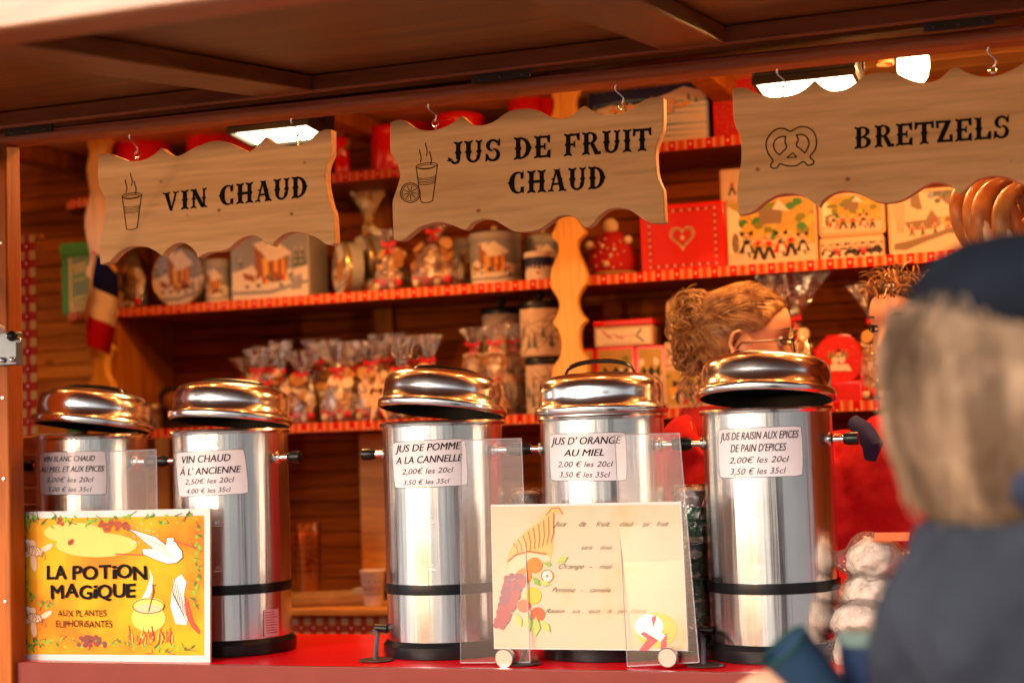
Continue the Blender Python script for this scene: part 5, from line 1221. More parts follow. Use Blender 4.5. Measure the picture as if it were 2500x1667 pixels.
# --- upper shelf
def redcan(lab, a, b, top, Y=.95, handle=False, sp=False): return canister('red_canister', lab, a, b, top, Y, ZU, M_RTIN, (lambda p: pic_speck(p, 120)) if sp else None, None, None, 'red canisters on the top shelf', 31, .02, 48, handle)
redcan('glossy red canister above the left end of the VIN CHAUD sign', 286, 412, 300)
redcan('glossy red canister above the middle of the VIN CHAUD sign', 462, 560, 285)
redcan('red canister with pale specks left of the left floodlight', 548, 690, 315, .98, False, True)
redcan('tall narrow red canister just left of the JUS DE FRUIT sign', 908, 985, 312, .92)
redcan('tall red canister behind the left end of the JUS DE FRUIT sign', 935, 1062, 225, 1.06)
redcan('low red canister above the cup drawing of the JUS DE FRUIT sign', 1062, 1178, 285, .93)
redcan('red canister left of the scalloped upright, over the JUS DE FRUIT sign', 1242, 1352, 200, .93)
tin_box('snow_scene_tin', 'large tin with night snow village and star on the top shelf', 'tin', 1432, 1722, 180, .90, ZU, .10, PMATS[I_['navy']], pic_night, .004, mnew('grey blue rim', (.3, .3, .33)), seed=33, rimw=.002)
tin_box('speckled_red_box', 'red box with pale specks right of the snow village tin', 'tin', 1738, 1858, 186, .92, ZU, .12, M_RTIN, lambda p: pic_speck(p, 150), .003, None, seed=34)
tin_box('speckled_red_box', 'red speckled box far behind the right floodlight', 'tin', 1862, 1960, 150, 1.04, ZU, .08, M_RTIN, lambda p: pic_speck(p, 60), .003, None, seed=35)
# carved figure on the top shelf
c = P(836, 420, .91); c.z = ZU
nf = thing('carved_figure', 'small carved wooden figure in red with brown hat between the two left signs', 'figure', c)
MB().lathe([(.020, 0), (.021, .004), (.021, .008), (.001, .008)], c, 20).ob('base', mnew('green yellow base', (.35, .30, .06)), nf)
m = MB(); m.lathe([(.009, .008), (.011, .02), (.011, .055), (.008, .06)], c + V((-.010, 0, 0)), 14, 0); m.lathe([(.009, .008), (.011, .02), (.011, .055), (.008, .06)], c + V((.010, 0, 0)), 14, 0); m.lathe([(.018, .055), (.020, .07), (.021, .095), (.016, .108), (.006, .113)], c, 20); m.ob('body', M_RTIN, nf)
MB().sph(c + V((0, 0, .124)), (.012, .012, .014), 0, 16, 10).ob('head', mnew('carved wood face', (.5, .25, .08)), nf)
MB().lathe([(.017, .130), (.017, .134), (.013, .136), (.013, .152), (.001, .155)], c, 20).ob('hat', mnew('brown hat', (.06, .03, .015)), nf)
for s in (-1, 1): MB().tube([c + V((s * .020, 0, .103)), c + V((s * .027, -.006, .085)), c + V((s * .016, -.018, .072))], [.006, .0055, .005], 10).ob('arm', M_GOLD, nf)

# ================================================================== cellophane bags
def bow(c, s, t):
    m = MB()
    for sg in (-1, 1):
        m.prism([c + V((0, -.004, 0)), c + V((sg * s, -.008, s * .65)), c + V((sg * s * 1.05, -.004, -s * .1)), c + V((sg * .2 * s, -.006, -.1 * s))], (0, -.003, 0))
        m.prism([c + V((0, -.004, 0)), c + V((sg * s * .35, -.008, -s * 1.3)), c + V((sg * s * .75, -.006, -s * 1.15))], (0, -.002, 0))
    m.sph(c + V((0, -.006, 0)), s * .3, 0, 10, 6); return m.ob('bow', RIB, t, 30)
def wrapmesh(c, w, d, h, neck, flare, seed, n=34):
    """gathered clear bag: full at the bottom, pinched at the neck, fanned above"""
    m = MB(); rings = []
    for j in range(17):
        v = j / 16; zz = v * h
        if v < .12: k = .82 + 1.3 * v
        elif v < neck: u = (v - .12) / (neck - .12); k = .98 - .84 * u ** 2.2
        else: u = (v - neck) / (1 - neck); k = .14 + flare * u ** .8
        ring = []
        for i in range(n):
            a = 2 * pi * i / n; cr = .07 * noise.noise(V((cos(a) * 2 + seed, sin(a) * 2, v * 5))) * (1 if v < neck else .5)
            if v > neck: cr += .22 * k * sin(a * 9 + seed) * (v - neck) / (1 - neck) * 2
            elif v > neck - .25: cr += .04 * sin(a * 11 + seed)
            q = max(.05, k + cr); ring.append(c + V((w / 2 * q * cos(a), d / 2 * q * sin(a) * (1 if v < neck else .55), zz + (.02 * h * noise.noise(V((a, seed, 3))) if v > .9 else 0))))
        rings.append(ring)
    m.loft(rings, 0, False); return m
def stuffing(t, c, w, d, h, kind, R_):
    if kind == 'biscuits':
        for k in range(20):
            zz = .012 + h * (.04 + .026 * k); a = R_.uniform(0, 6.3); q = c + V((R_.uniform(-.30, .30) * w, -d * .26 + R_.uniform(-.08, .3) * d, zz + .004))
            r = min(.0175, R_.uniform(.012, .019) * w / .09); Rm = Matrix.Rotation(R_.uniform(.6, 1.6), 3, 'X') @ Matrix.Rotation(R_.uniform(-.6, .6), 3, 'Y')
            m = MB().lathe([(.001, -.004), (r * .9, -.004), (r, 0), (r * .9, .004), (.001, .0045)], q, 18, 0, Rm); m.ob('biscuit', R_.choice([COOK, GINGER, COOK, CREAM]), t)
        for k in range(4):     # little red and white wrapped sweets at the bottom
            q = c + V(((k - 1.5) * w * .2, -d * .36, .014 + .006 * (k % 2)))
            MB().sph(q, (.009, .007, .011), 0, 10, 6).ob('sweet', RIB if k % 2 else CREAM, t); MB().sph(q + V((0, -.001, .013)), (.006, .006, .006), 0, 10, 6).ob('sweet', CREAM if k % 2 else RIB, t)
    elif kind == 'man':
        m = MB(); zc = h * .33; sc_ = h / .25
        def P2(x, z): return c + V((x * sc_, -d * .18, zc + z * sc_))
        out = [(-.012, .035), (-.03, .045), (-.036, .066), (-.025, .088), (0, .096), (.025, .088), (.036, .066), (.03, .045), (.014, .036), (.046, .03), (.052, .016), (.044, .006), (.02, .006), (.022, -.02), (.04, -.055), (.032, -.068), (.016, -.066), (0, -.035), (-.016, -.066), (-.032, -.068), (-.04, -.055), (-.022, -.02), (-.02, .006), (-.044, .006), (-.052, .016), (-.046, .03)]
        pp = smooth_poly([V(q) for q in out], 2, True, .1)
        MB().prism([P2(q.x, q.y) for q in pp], (0, .012, 0)).ob('gingerbread_man', GINGER, t, 30, bevel=.003)
        f = V((0, -.002, 0)); m = MB()
        for x, z in ((-.012, .07), (.012, .07)): m.sph(P2(x, z) + f, .0052 * sc_, 0, 10, 6)
        m.tube([P2(.02 * sin(a), .062 - .012 * cos(a)) + f for a in [-.9 + .3 * k for k in range(7)]], .0022 * sc_, 6)
        for (x, z) in ((.03, .018), (-.034, .018)): m.tube([P2(x, z + .012) + f, P2(x + .006, z) + f, P2(x - .002, z - .008) + f], .0022, 6)
        m.tube([P2(-.03, .088) + f, P2(-.012, .094) + f, P2(.012, .094) + f, P2(.03, .088) + f], .0032, 6); m.tube([P2(.018, -.06) + f, P2(.036, -.058) + f], .002, 6); m.ob('icing', CREAM, t)
        for z, cc in ((.02, 0), (-.004, 1)): MB().sph(P2(.006, z) + f, (.006 * sc_, .003, .006 * sc_), 0, 12, 6).ob('button', [RIB, mnew('orange sweet', (.75, .25, .08))][cc], t)
def bag(lab, cx, pyb, pyt, w, kind, Y=.92, z0=None, group='cellophane gift bags on the shelves', neck=.68, flare=.55, seed=1, filmm=None, d=None, name='gift_bag', withbow=True):
    c = P(cx, pyb, Y); 
    if z0 is not None: c.z = z0 + .001
    h = P(cx, pyt, Y).z - c.z; d = d or w * .7
    t = thing(name, lab, 'gift bag', c, group); R_ = random.Random(seed)
    stuffing(t, c, w, d, h, kind, R_)
    wrapmesh(c, w, d, h, neck, flare, seed).ob('wrapper', filmm or FILM, t, 20)
    if withbow: bow(c + V((0, -.14 * d / 2 - .004, h * neck)), .019, t)
    return t, c, h
BG = [(637, 850, .075, 'leftmost gift bag of biscuits on the lower shelf'), (690, 832, .07, 'gift bag with an upright orange stick look in its fan, second from left'), (745, 856, .085, 'gift bag with a blue grey fan leaning left, third from left'),
      (832, 835, .09, 'gift bag with the widest clear fan, fourth from left'), (915, 835, .085, 'gift bag behind the star shaped price tag'), (985, 822, .08, 'gift bag with tall fan just above the pomme urn lid'), (1055, 816, .07, 'rightmost small gift bag, near the gingerbread men')]
for k, (cx, top, w_, lab) in enumerate(BG):
    lab = ['leftmost gift bag of biscuits on the lower shelf', 'second gift bag from the left on the lower shelf', 'third gift bag from the left, leaning, on the lower shelf', 'fourth gift bag from the left, with the widest clear fan', 'gift bag of biscuits partly behind the star shaped tag', 'gift bag just above the pomme urn lid', 'rightmost biscuit bag, left of the gingerbread men'][k]
    bag(lab, cx, 1030, top, w_ * 1.22, 'biscuits', .90 + .012 * (k % 3), ZL, seed=k + 3, neck=(.70, .62, .66, .64, .72, .6, .68)[k], flare=(.62, .5, .8, 1.1, .7, .55, .5)[k])
for k, (cx, top, lab) in enumerate(((612, 872, 'gift bag in the back row at the far left of the lower shelf'), (664, 842, 'gift bag in the back row behind the two leftmost bags'), (788, 828, 'gift bag in the back row with a broad grey fan'), (872, 832, 'gift bag in the back row behind the fourth bag'), (950, 815, 'gift bag in the back row above the star shaped tag'), (1022, 828, 'gift bag in the back row left of the rightmost biscuit bag'))):
    bag(lab, cx, 1030, top, .095, 'biscuits', 1.0 + .01 * (k % 2), ZL, seed=k + 53, neck=.66 + .03 * (k % 3), flare=.8)
bag('squat clear bag of biscuits behind the second urn lid', 655, 1030, 920, .09, 'biscuits', .885, ZL, seed=71, neck=.85, flare=.4)
bag('wrapped gingerbread man with white icing eyes, front one', 1218, 1012, 795, .105, 'man', .905, ZL, seed=20, neck=.80, flare=.5)
bag('wrapped gingerbread man half hidden left of the front one', 1165, 1012, 800, .10, 'man', .955, ZL, seed=21, neck=.80, flare=.6)
bag('wrapped gingerbread man squeezed against the black lidded canister', 1262, 1012, 792, .075, 'man', .97, ZL, seed=22, neck=.80, flare=.5)
# middle shelf bags
bag('bell shaped clear bag with sweets between the flag and the round tin', 327, 752, 600, .085, 'biscuits', .91, ZM, seed=30, neck=.93, flare=.1, name='gift_bag', withbow=False)
bag('clear bag with trailing red ribbons beside the turned round tin', 957, 703, 560, .10, 'biscuits', .90, ZM, seed=31, neck=.74, flare=.8)
bag('wide clear bag with red ribbon under the JUS DE FRUIT sign', 1068, 697, 535, .145, 'biscuits', .90, ZM, seed=32, neck=.80, flare=.6)
bag('tall gold cellophane bundle glinting between the two left signs', 905, 690, 445, .10, 'none', 1.03, ZM, seed=33, neck=.7, flare=.9, filmm=FILMG, withbow=False)
# right bay behind the sellers
bag('tall clear gift bag with red ribbon behind the seller with glasses', 1948, 985, 655, .13, 'biscuits', .93, ZL, seed=35, neck=.62, flare=1.0, filmm=film('dim cellophane', (1, .9, .8), .16, .1, 30, 1.0, (.9, .86, .8)))
bag('clear gift bag glinting beside the seller in the back', 2148, 978, 690, .09, 'biscuits', .90, ZL, seed=36, neck=.66, flare=.9)
# price star
c = P(922, 968, .835); stt = []
for k in range(18):
    a = 2 * pi * k / 18 + .2; r = (.060 if k % 2 == 0 else .027) * (1 + .25 * sin(k * 2.3)); stt.append(c + V((r * cos(a), 0, r * sin(a) * 1.0)))
ps = thing('price_star', 'star shaped peach price tag lettered M in front of the gift bags', 'price tag', c)
MB().prism(stt, (0, .0015, 0)).ob('card', plain('peach card', (.80, .42, .22), .6), ps, 0)
m = MB(); puttext(m, 'M', lambda u, v: c + V((-.020 + .034 * u, -.0008, v)), 0, 1, .006, .016, .1, .03); m.ob('lettering', INK, ps, 0, recalc=False)
MB().tube([c + V((0, .003, -.045)), c + V((0, .004, ZL + .004 - c.z))], .0015, 6).ob('stick', W_UP, ps)
# --- lower shelf jars and tins
GJ = plain('smoky canister wall', (.45, .34, .26), .15, .3)
def pic_frost(p):
    p.poly([(0, 0), (1, 0), (1, 1), (0, 1)], 'pale')
    for k in range(26): p.line(p.r.random(), p.r.random() * .9, p.r.random(), p.r.random(), .012, p.r.choice(['sepia', 'sky grey', 'timber', 'fir']))
    for k in range(10): fir(p, p.r.random(), p.r.uniform(.1, .6), .06, .25, p.r.choice(['fir', 'sepia']), False)
GL = 'black lidded canisters on the lower shelf'
canister('lidded_canister', 'black lidded canister standing behind the gingerbread men', 1178, 1272, 752, 1.03, ZL, GJ, pic_frost, BLACK, BLACK, GL, 41, .018)
_, c, r, z1 = canister('lidded_canister', 'lower black lidded canister with frosty forest print, beside the upright', 1284, 1370, 876, .93, ZL, GJ, pic_frost, BLACK, None, GL, 42, .016)
canister('lidded_canister', 'upper black lidded canister standing on another, beside the upright', 1270, 1368, 738, .93, z1 + .004, GJ, pic_frost, BLACK, BLACK, GL, 43, .018)
GR = 'tins in the right bay of the lower shelf'
M_RED2 = M_RTIN
_, zt = tin_box('figure_tin', 'red rimmed tin with bowed figures, nearer the upright', 'tin', 1453, 1549, 848, .91, ZL, .07, M_CREAM, pic_figs, .008, M_RED2, GR, seed=50, rimw=.006)
tin_box('figure_tin', 'red rimmed tin with bowed figures, nearer the seller', 'tin', 1552, 1622, 845, .91, ZL, .07, M_CREAM, pic_figs, .008, M_RED2, GR, seed=51, rimw=.006)
tin_box('figure_tin', 'sliver of a red rimmed tin right beside the scalloped upright', 'tin', 1424, 1451, 852, .94, ZL, .05, M_CREAM, pic_figs, .008, M_RED2, GR, seed=52, rimw=.005)
t, _ = tin_box('ribbon_tin', 'cream tin with red lid and red ribbon print on top of the figure tins', 'tin', 1451, 1592, 797, .915, zt + .002, .09, M_CREAM, pic_ribbon, .003, M_CREAM, GR, seed=53)
q0 = P(1451, 797, .915); q1 = P(1592, 797, .915); MB().box(q0.x - .002, q1.x + .002, .912, 1.0, q0.z - .001, q0.z + .012).ob('red_lid', M_RED2, t, 30, bevel=.002)
_, zt = tin_box('rounded_tin', 'white rimmed tin with figures behind the seller\'s shoulder', 'tin', 1616, 1738, 893, .90, ZL, .07, M_CREAM, pic_figs, .014, None, GR, seed=54, rimw=.010)
_, zt = tin_box('small_tin', 'low cream tin with a row of dancers behind the seller\'s hair', 'tin', 1622, 1724, 834, .905, zt + .002, .07, M_CREAM, lambda p: pic_row(p, 8), .006, None, GR, seed=55)
tin_box('rounded_tin', 'white rimmed tin with yellow picture behind the seller\'s curls', 'tin', 1626, 1722, 730, .91, zt + .002, .07, M_CREAM, pic_figs, .014, None, GR, seed=56, rimw=.010)
# octagonal red tin and the small red one in front
c = P(2049, 878, .90); r = .062
oc = thing('octagonal_tin', 'red octagonal tin with snowman print right of the seller with glasses', 'tin', c)
Rz = Matrix.Rotation(rad(90), 3, 'X') @ Matrix.Rotation(rad(22.5), 3, 'Z')
MB().lathe([(r, -.05), (r, .0)], c, 8, 0, Rz).ob('body', M_RTIN, oc, 20); MB().lathe([(r * 1.03, -.014), (r * 1.03, .0), (r * .95, .002)], c, 8, 0, Rz).ob('lid', mnew('dark red rim', (.4, .01, .01), .2), oc, 20)
p = Print(lambda u, v, off=.001: c + V(((u - .5) * 2 * r * .92, -.002 - off, (v - .5) * 2 * r * .92)), False, 61, True); pic_snowman(p); p.done(oc)
tin_box('small_red_tin', 'small red tin with white print under the octagonal tin', 'tin', 2020, 2104, 932, .885, ZL, .05, M_RTIN, lambda p: pic_speck(p, 60), .003, None, GR, seed=62)
# bread tray and dark jar on the lower shelf's left end
c = P(415, 1000, .93); c.z = ZL
bt = thing('bread_tray', 'dark tray holding a brown loaf above the second urn', 'tray', c)
x0, x1 = P(385, 940, .93).x, P(470, 940, .93).x
MB().prism([V((x0, .93, ZL + .001)), V((x1, .93, ZL + .001)), V((x1, .93, ZL + .115)), V((x0 + .02, .93, ZL + .12)), V((x0, .93, ZL + .10))], (0, .06, 0)).ob('tray', plain('dark brown tray', (.03, .012, .008), .5), bt, 30, bevel=.004)
MB().sph(V(((x0 + x1) / 2, .92, ZL + .075)), (.034, .02, .028), 0, 18, 12).ob('loaf', plain('dark loaf', (.22, .07, .02), .7, 0, .3, 40, .5), bt)
c = P(375, 1050, .90); c.z = ZL
gj = thing('glass_jar', 'small clear glass jar with metal lid above the gap between the two left urns', 'jar', c)
MB().lathe([(.001, 0), (.026, 0), (.028, .004), (.028, .055), (.022, .062)], c, 28, caps=False).ob('glass', FILM, gj); MB().lathe([(.0235, .058), (.0235, .07), (.001, .071)], c, 28).ob('lid', M_GOLD, gj); MB().lathe([(.001, .002), (.025, .003), (.025, .04), (.001, .041)], c, 24).ob('contents', GINGER, gj)
# green tin on the left end shelf and a green one below
c = P(178, 765, .90); c.z = ZM; 
gt = thing('green_tin', 'tall green tin with yellow tree print and square green lid on the left end shelf', 'tin', c)
x0, x1 = P(150, 680, .91).x, P(222, 680, .91).x; zt = P(180, 592, .91).z
MB().box(x0, x1, .91, .98, ZM + .001, zt - .038).ob('body', mnew('green tin', (.05, .15, .006), .5), gt, 30, bevel=.003)
MB().box(x0 - .004, x1 + .004, .906, .984, zt - .0378, zt).ob('lid', mnew('green lid', (.07, .20, .006), .55), gt, 30, bevel=.004)
p = Print(lambda u, v, off=.001: V((x0 + .026 + (x1 - x0 - .028) * u, .91 - off, ZM + .004 + (zt - ZM - .046) * v)), False, 71)
p.poly([(0, 0), (1, 0), (1, 1), (0, 1)], 'grass'); p.poly([(0, 0), (.09, 0), (.09, 1), (0, 1)], 'orange'); p.poly([(.1, 0), (1, 0), (1, .22), (.1, .2)], 'yellow wall')
for k in range(11): p.line(.15 + .04 * (k % 3), .25 + .065 * k, .75 + .1 * p.r.random(), .3 + .065 * k, .03, p.r.choice(['gold', 'fir', 'yellow wall', 'green']))
p.line(.2, .13, .6, .14, .04, 'timber'); p.done(gt)
c = P(190, 960, .95); gl = thing('green_jar', 'dark green jar low beside the left upright, above the first urn', 'jar', (c.x, .95, ZL - .02))
MB().lathe([(.001, 0), (.030, 0), (.031, .01), (.031, .075), (.028, .09), (.02, .098), (.02, .106), (.001, .107)], (c.x, .95, ZL - .0), 32).ob('glass', plain('dark green glass', (.02, .06, .015), .1, 0, 0), gl)
MB().box(c.x - .10, c.x + .06, .87, 1.145, ZL - .02, ZL - .0005).ob('little_shelf', W_SHELF, SHF, 30)
# French flag tucked in front of the left upright
A_ = P(228, 620, .79); 
fl = thing('french_flag', 'small French tricolour flag hanging from a red tipped stick on the left upright', 'flag', A_)
def fp(x, y, k=0): q = P(x, y, .78); q.y += .008 * sin(x * .09 + y * .02) ; return q
L_ = [(231, 618), (226, 655), (220, 696), (217, 735), (217, 770), (213, 805), (214, 843)]; R2 = [(262, 640), (284, 672), (288, 730), (288, 765), (284, 800), (278, 835), (270, 868)]
for nm, i0, i1, mt in (('blue_stripe', 0, 2, plain('navy flag cloth', (.008, .008, .035), .85, spec=.04)), ('white_stripe', 2, 4, plain('white flag cloth', (.72, .55, .36), .85, spec=.04)), ('red_stripe', 4, 6, plain('red flag cloth', (.35, .004, .008), .85, spec=.04))):
    m = MB(); NU = 8
    for j in range(i0, i1):
        for k in range(NU):
            def pt(u, jj): a, b_ = L_[jj], R2[jj]; return fp(a[0] + (b_[0] - a[0]) * u, a[1] + (b_[1] - a[1]) * u)
            a, b_, c_, d_ = pt(k / NU, j), pt((k + 1) / NU, j), pt((k + 1) / NU, j + 1), pt(k / NU, j + 1); m.add([a, b_, c_, d_, a + V((0, .0008, 0)), b_ + V((0, .0008, 0)), c_ + V((0, .0008, 0)), d_ + V((0, .0008, 0))], [(0, 1, 2, 3), (4, 7, 6, 5)])
    m.ob(nm, mt, fl, 60)
MB().tube([P(229, 618, .785), P(223, 690, .785), P(213, 790, .79)], .0028, 8).ob('stick', W_SCAL, fl); MB().sph(P(228.5, 617, .785), .0045).ob('tip', RIB, fl)

# ================================================================== on the work bench and the counter
BZ = 1.112
c = P(911, 1470, .76); c.z = BZ
pc = thing('paper_cup', 'white paper cup with small red and green print on the work bench', 'cup', c)
MB().lathe([(.001, .001), (.021, .001), (.0215, .003), (.0305, .086), (.0318, .0875), (.0305, .089), (.0295, .087), (.021, .006)], c, 40, caps=False).ob('cup', plain('waxed paper', (.74, .6, .5), .5), pc, 40)
a0 = atan2(CAM.y - c.y, CAM.x - c.x)
p = Print(lambda u, v, off=.001: V((c.x + (.0215 + .0093 * (v * .7 + .15) + off) * cos(a0 - 1.2 + 2.4 * u), c.y + (.0215 + .0093 * (v * .7 + .15) + off) * sin(a0 - 1.2 + 2.4 * u), c.z + .008 + .072 * v)), True, 81)
for k in range(14): p.el(.08 + .065 * k, .5 + p.r.uniform(-.08, .08), .022, .06, p.r.choice(['red', 'dark', 'green', 'red']), 7)
for k in range(12): p.line(.1 + .07 * k, .36, .15 + .07 * k, .3, .03, 'sepia')
for k in range(4): p.el(.15 + .22 * k, .75, .03, .03, 'green', 7)
p.done(pc)
c = P(800, 1455, .80); c.z = BZ
wt = thing('wooden_tray', 'shallow wooden tray lying on the work bench', 'tray', c)
Rm = Matrix.Translation(c + V((0, 0, .016))) @ Matrix.Rotation(rad(20), 4, 'Z')
m = MB(); m.obox(Rm @ Matrix.Translation((0, 0, -.012)), .20, .12, .006)
for x, y, sx, sy in ((0, -.058, .2, .008), (0, .058, .2, .008), (-.096, 0, .008, .108), (.096, 0, .008, .108)): m.obox(Rm @ Matrix.Translation((x, y, .002)), sx, sy, .0215)
m.ob('tray', wood('pale tray wood', (.55, .3, .1), (.4, .2, .06), .4, 0, 5), wt, 30, bevel=.002)
c = P(755, 1440, .95); c.z = BZ
cs = thing('stacked_cups', 'stack of brown tinted plastic cups at the left end of the work bench', 'cups', c)
c0 = None
for k in range(8):
    if c0 is None: c0 = MB().lathe([(.026, 0), (.034, .07), (.0355, .072), (.034, .073), (.032, .070)], c, 32, caps=False).ob('cup', film('amber plastic', (1, .7, .5), .2, .12, 20, .3, (.78, .5, .34)), cs, 40)
    else: q = dup(c0); q.location = (0, 0, .018 * k)
c = P(962, 1460, .9); c.z = BZ
db = thing('dark_box', 'small dark card reader box standing behind the paper cup', 'box', c)
MB().box(c.x - .03, c.x + .025, c.y, c.y + .05, BZ + .001, BZ + .075).ob('case', BLACK, db, 30, bevel=.004); MB().box(c.x - .022, c.x + .017, c.y - .0015, c.y - .0002, BZ + .03, BZ + .066).ob('label_strip', plain('dull red strip', (.3, .03, .02), .5), db, 0)
c = P(872, 1462, .80); c.z = BZ
gb = thing('green_box', 'small dark green and cream box left of the paper cup', 'box', c)
MB().box(c.x - .012, c.x + .02, c.y, c.y + .04, BZ + .001, BZ + .022).ob('bottom', mnew('dark green card', (.02, .05, .03)), gb, 30, bevel=.002); MB().box(c.x - .012, c.x + .02, c.y, c.y + .04, BZ + .0225, BZ + .04).ob('top', mnew('cream card', (.5, .4, .25)), gb, 30, bevel=.002)
# stack of dark green paper cups between the last two urns
def greenstack(lab, px, Y, n, top=True, r=.031):
    c = P(px, 1560, Y); c.z = CT
    t = thing('cup_stack', lab, 'cups', c, 'upright sleeves of dark green paper cups')
    gm = plain('dark green paper', (.010, .11, .055), .35, 0, .15, 40); u = None
    for k in range(n):
        if u is None: u = MB().lathe([(r * .97, 0), (r * 1.06, .002), (r * 1.06, .007), (r, .009), (r * .985, .033)], c, 36).ob('paper_cup', gm, t, 40)
        else: q = dup(u); q.location = (0, 0, .0335 * k)
    MB().lathe([(r * 1.1, 0), (r * 1.1, .0335 * n + .035), (r * .9, .0335 * n + .042)], c, 36, caps=False).ob('clear_sleeve', FILM, t, 40)
    zt = c.z + .0335 * n
    MB().lathe([(r * .6, .0), (r * .86, .02), (r * .88, .03), (r * .5, .036), (.001, .037)], V((c.x, c.y, zt)), 30).ob('top_cup', plain('grey print cup', (.3, .24, .25), .4), t, 40)
    p = Print(lambda u_, v, off=.001: V((c.x + (r * 1.065 + off) * cos(-1.25 - .8 + 1.6 * u_), c.y + (r * 1.065 + off) * sin(-1.25 - .8 + 1.6 * u_), c.z + .0335 * n * v)), True, 91)
    for k in range(3): p.el(.5, .2 + .17 * k, .2, .018, 'cream', 12); p.el(.5, .215 + .17 * k, .2, .014, 'green', 12)
    p.poly([(.0, .76), (1, .76), (1, .80), (0, .80)], 'cream'); p.el(.5, .68, .28, .03, 'cream', 14); p.done(t)
    return t
greenstack('tall sleeve of dark green paper cups between the two right urns', 1700, .04, 8)
greenstack('sleeve of dark green cups half seen between the pomme and orange urns', 1297, .10, 8)
# things at the left behind the first urn
for k, (px, py, w_, h_, lab) in enumerate(((52, 1215, .05, .14, 'jar of golden gingerbread at the far left edge behind the first urn'),)):
    c = P(px, py + 60, .25); c.z = CT
    t = thing('biscuit_jar', lab, 'jar', c)
    MB().lathe([(.001, 0), (.05, 0), (.052, .01), (.052, .19), (.04, .205), (.04, .215)], c, 36, caps=False).ob('glass', FILM, t)
    MB().lathe([(.043, .212), (.045, .216), (.045, .232), (.02, .24), (.001, .24)], c, 36).ob('lid', M_GOLD, t)
    R_ = random.Random(5)
    for j in range(26):
        q = c + V((R_.uniform(-.03, .03), R_.uniform(-.035, .01), .015 + .007 * j)); Rm = Matrix.Rotation(R_.uniform(.3, 1.5), 3, 'X') @ Matrix.Rotation(R_.uniform(-.8, .8), 3, 'Y')
        MB().lathe([(.001, -.005), (.016, -.005), (.018, 0), (.016, .005), (.001, .005)], q, 14, 0, Rm).ob('biscuit', R_.choice([COOK, GINGER, CREAM]), t)
c = P(76, 1200, .17); c.z = CT
t = thing('glass_bottle', 'clear glass bottle with dark neck left of the first urn', 'bottle', c)
MB().lathe([(.001, 0), (.024, 0), (.026, .004), (.026, .10), (.018, .125), (.012, .14), (.012, .165)], c, 28, caps=False).ob('glass', film('bottle glass', (1, .95, .9), .12, .03, 8, .1, (.75, .6, .5)), t); MB().lathe([(.0135, .15), (.0135, .172), (.001, .173)], c, 20).ob('cap', BLACK, t)
c = P(412, 1300, .10); c.z = CT
t = thing('pump_bottle', 'small black bottle with chrome cap between the two left urns', 'bottle', c)
MB().lathe([(.001, 0), (.022, 0), (.023, .004), (.023, .19), (.012, .21), (.010, .235)], c, 28).ob('bottle', BLACK, t); MB().lathe([(.013, .235), (.014, .238), (.014, .262), (.011, .266), (.001, .266)], c, 24).ob('cap', CHROME, t)
# wrapped sugared buns at the right end of the counter
BUN = plain('sugared bun', (.80, .57, .46), .9, 0, .45, 38, 1.0, spec=.05); FILM2 = film('bun cellophane', (1, .95, .92), .03, .10, 75, 1.0, (.98, .96, .95), .05, 1.25)
for k, (px, py, rx, rz, Y, lab) in enumerate(((2135, 1368, .050, .040, -.02, 'topmost wrapped sugared bun with a pointed bag tip'), (2128, 1450, .050, .040, -.03, 'second wrapped sugared bun from the top of the pile'), (2112, 1515, .058, .036, -.05, 'third wrapped sugared bun, widest of the pile'), (2100, 1592, .045, .045, -.08, 'lowest wrapped sugared bun on the counter'), (2205, 1590, .05, .05, -.06, 'wrapped sugared bun at the foot of the pile, beside the navy cup'))):
    c = P(px, py, Y); t = thing('wrapped_bun', lab, 'bun', c, 'pile of wrapped sugared buns'); sd = k * 3.1
    m = MB(); rings = []
    for j in range(13):
        v = pi * j / 12
        ring = []
        for i in range(28):
            a = 2 * pi * i / 28; q = V((sin(v) * cos(a), sin(v) * sin(a), -cos(v))); f_ = 1 + .13 * noise.noise(q * 2.2 + V((sd, 0, 0))) + .05 * noise.noise(q * 6 + V((sd, 0, 0)))
            ring.append(c + V((q.x * rx * f_, q.y * rx * f_, q.z * rz * f_)))
        rings.append(ring)
    m.loft(rings); m.ob('bun', BUN, t, 60)
    m = MB(); rings = []
    for j in range(15):
        v = j / 14; x = -1.75 + 2.9 * v; rr = max(.06, sqrt(max(0, 1 - min(1, abs(x)) ** 2)) * 1.12 if abs(x) < .92 else .45 - .3 * (abs(x) - .92))
        if x < -.95: rr = .10 + .34 * (x + 1.75) / .8
        ring = []
        for i in range(24):
            a = 2 * pi * i / 24; f_ = 1 + .14 * noise.noise(V((x * 4, cos(a) * 2.6 + sd, sin(a) * 2.6))) + .06 * sin(a * 7 + x * 5) + .07 * noise.noise(V((x * 9, cos(a) * 6 + sd, sin(a) * 6)))
            ring.append(c + V((x * rx * 1.08, rr * rx * 1.08 * cos(a) * f_, rr * rz * 1.12 * sin(a) * f_ + .012 * max(0, -x - 1))))
        rings.append(ring)
    m.loft(rings, 0, True); m.ob('wrapper', FILM2, t, 25)
    if k == 0: MB().obox(Matrix.Translation(c + V((.035, -.03, .043))) @ Matrix.Rotation(rad(25), 4, 'X'), .06, .03, .001).ob('label_strip', plain('brick label', (.45, .06, .03), .5), t, 0)
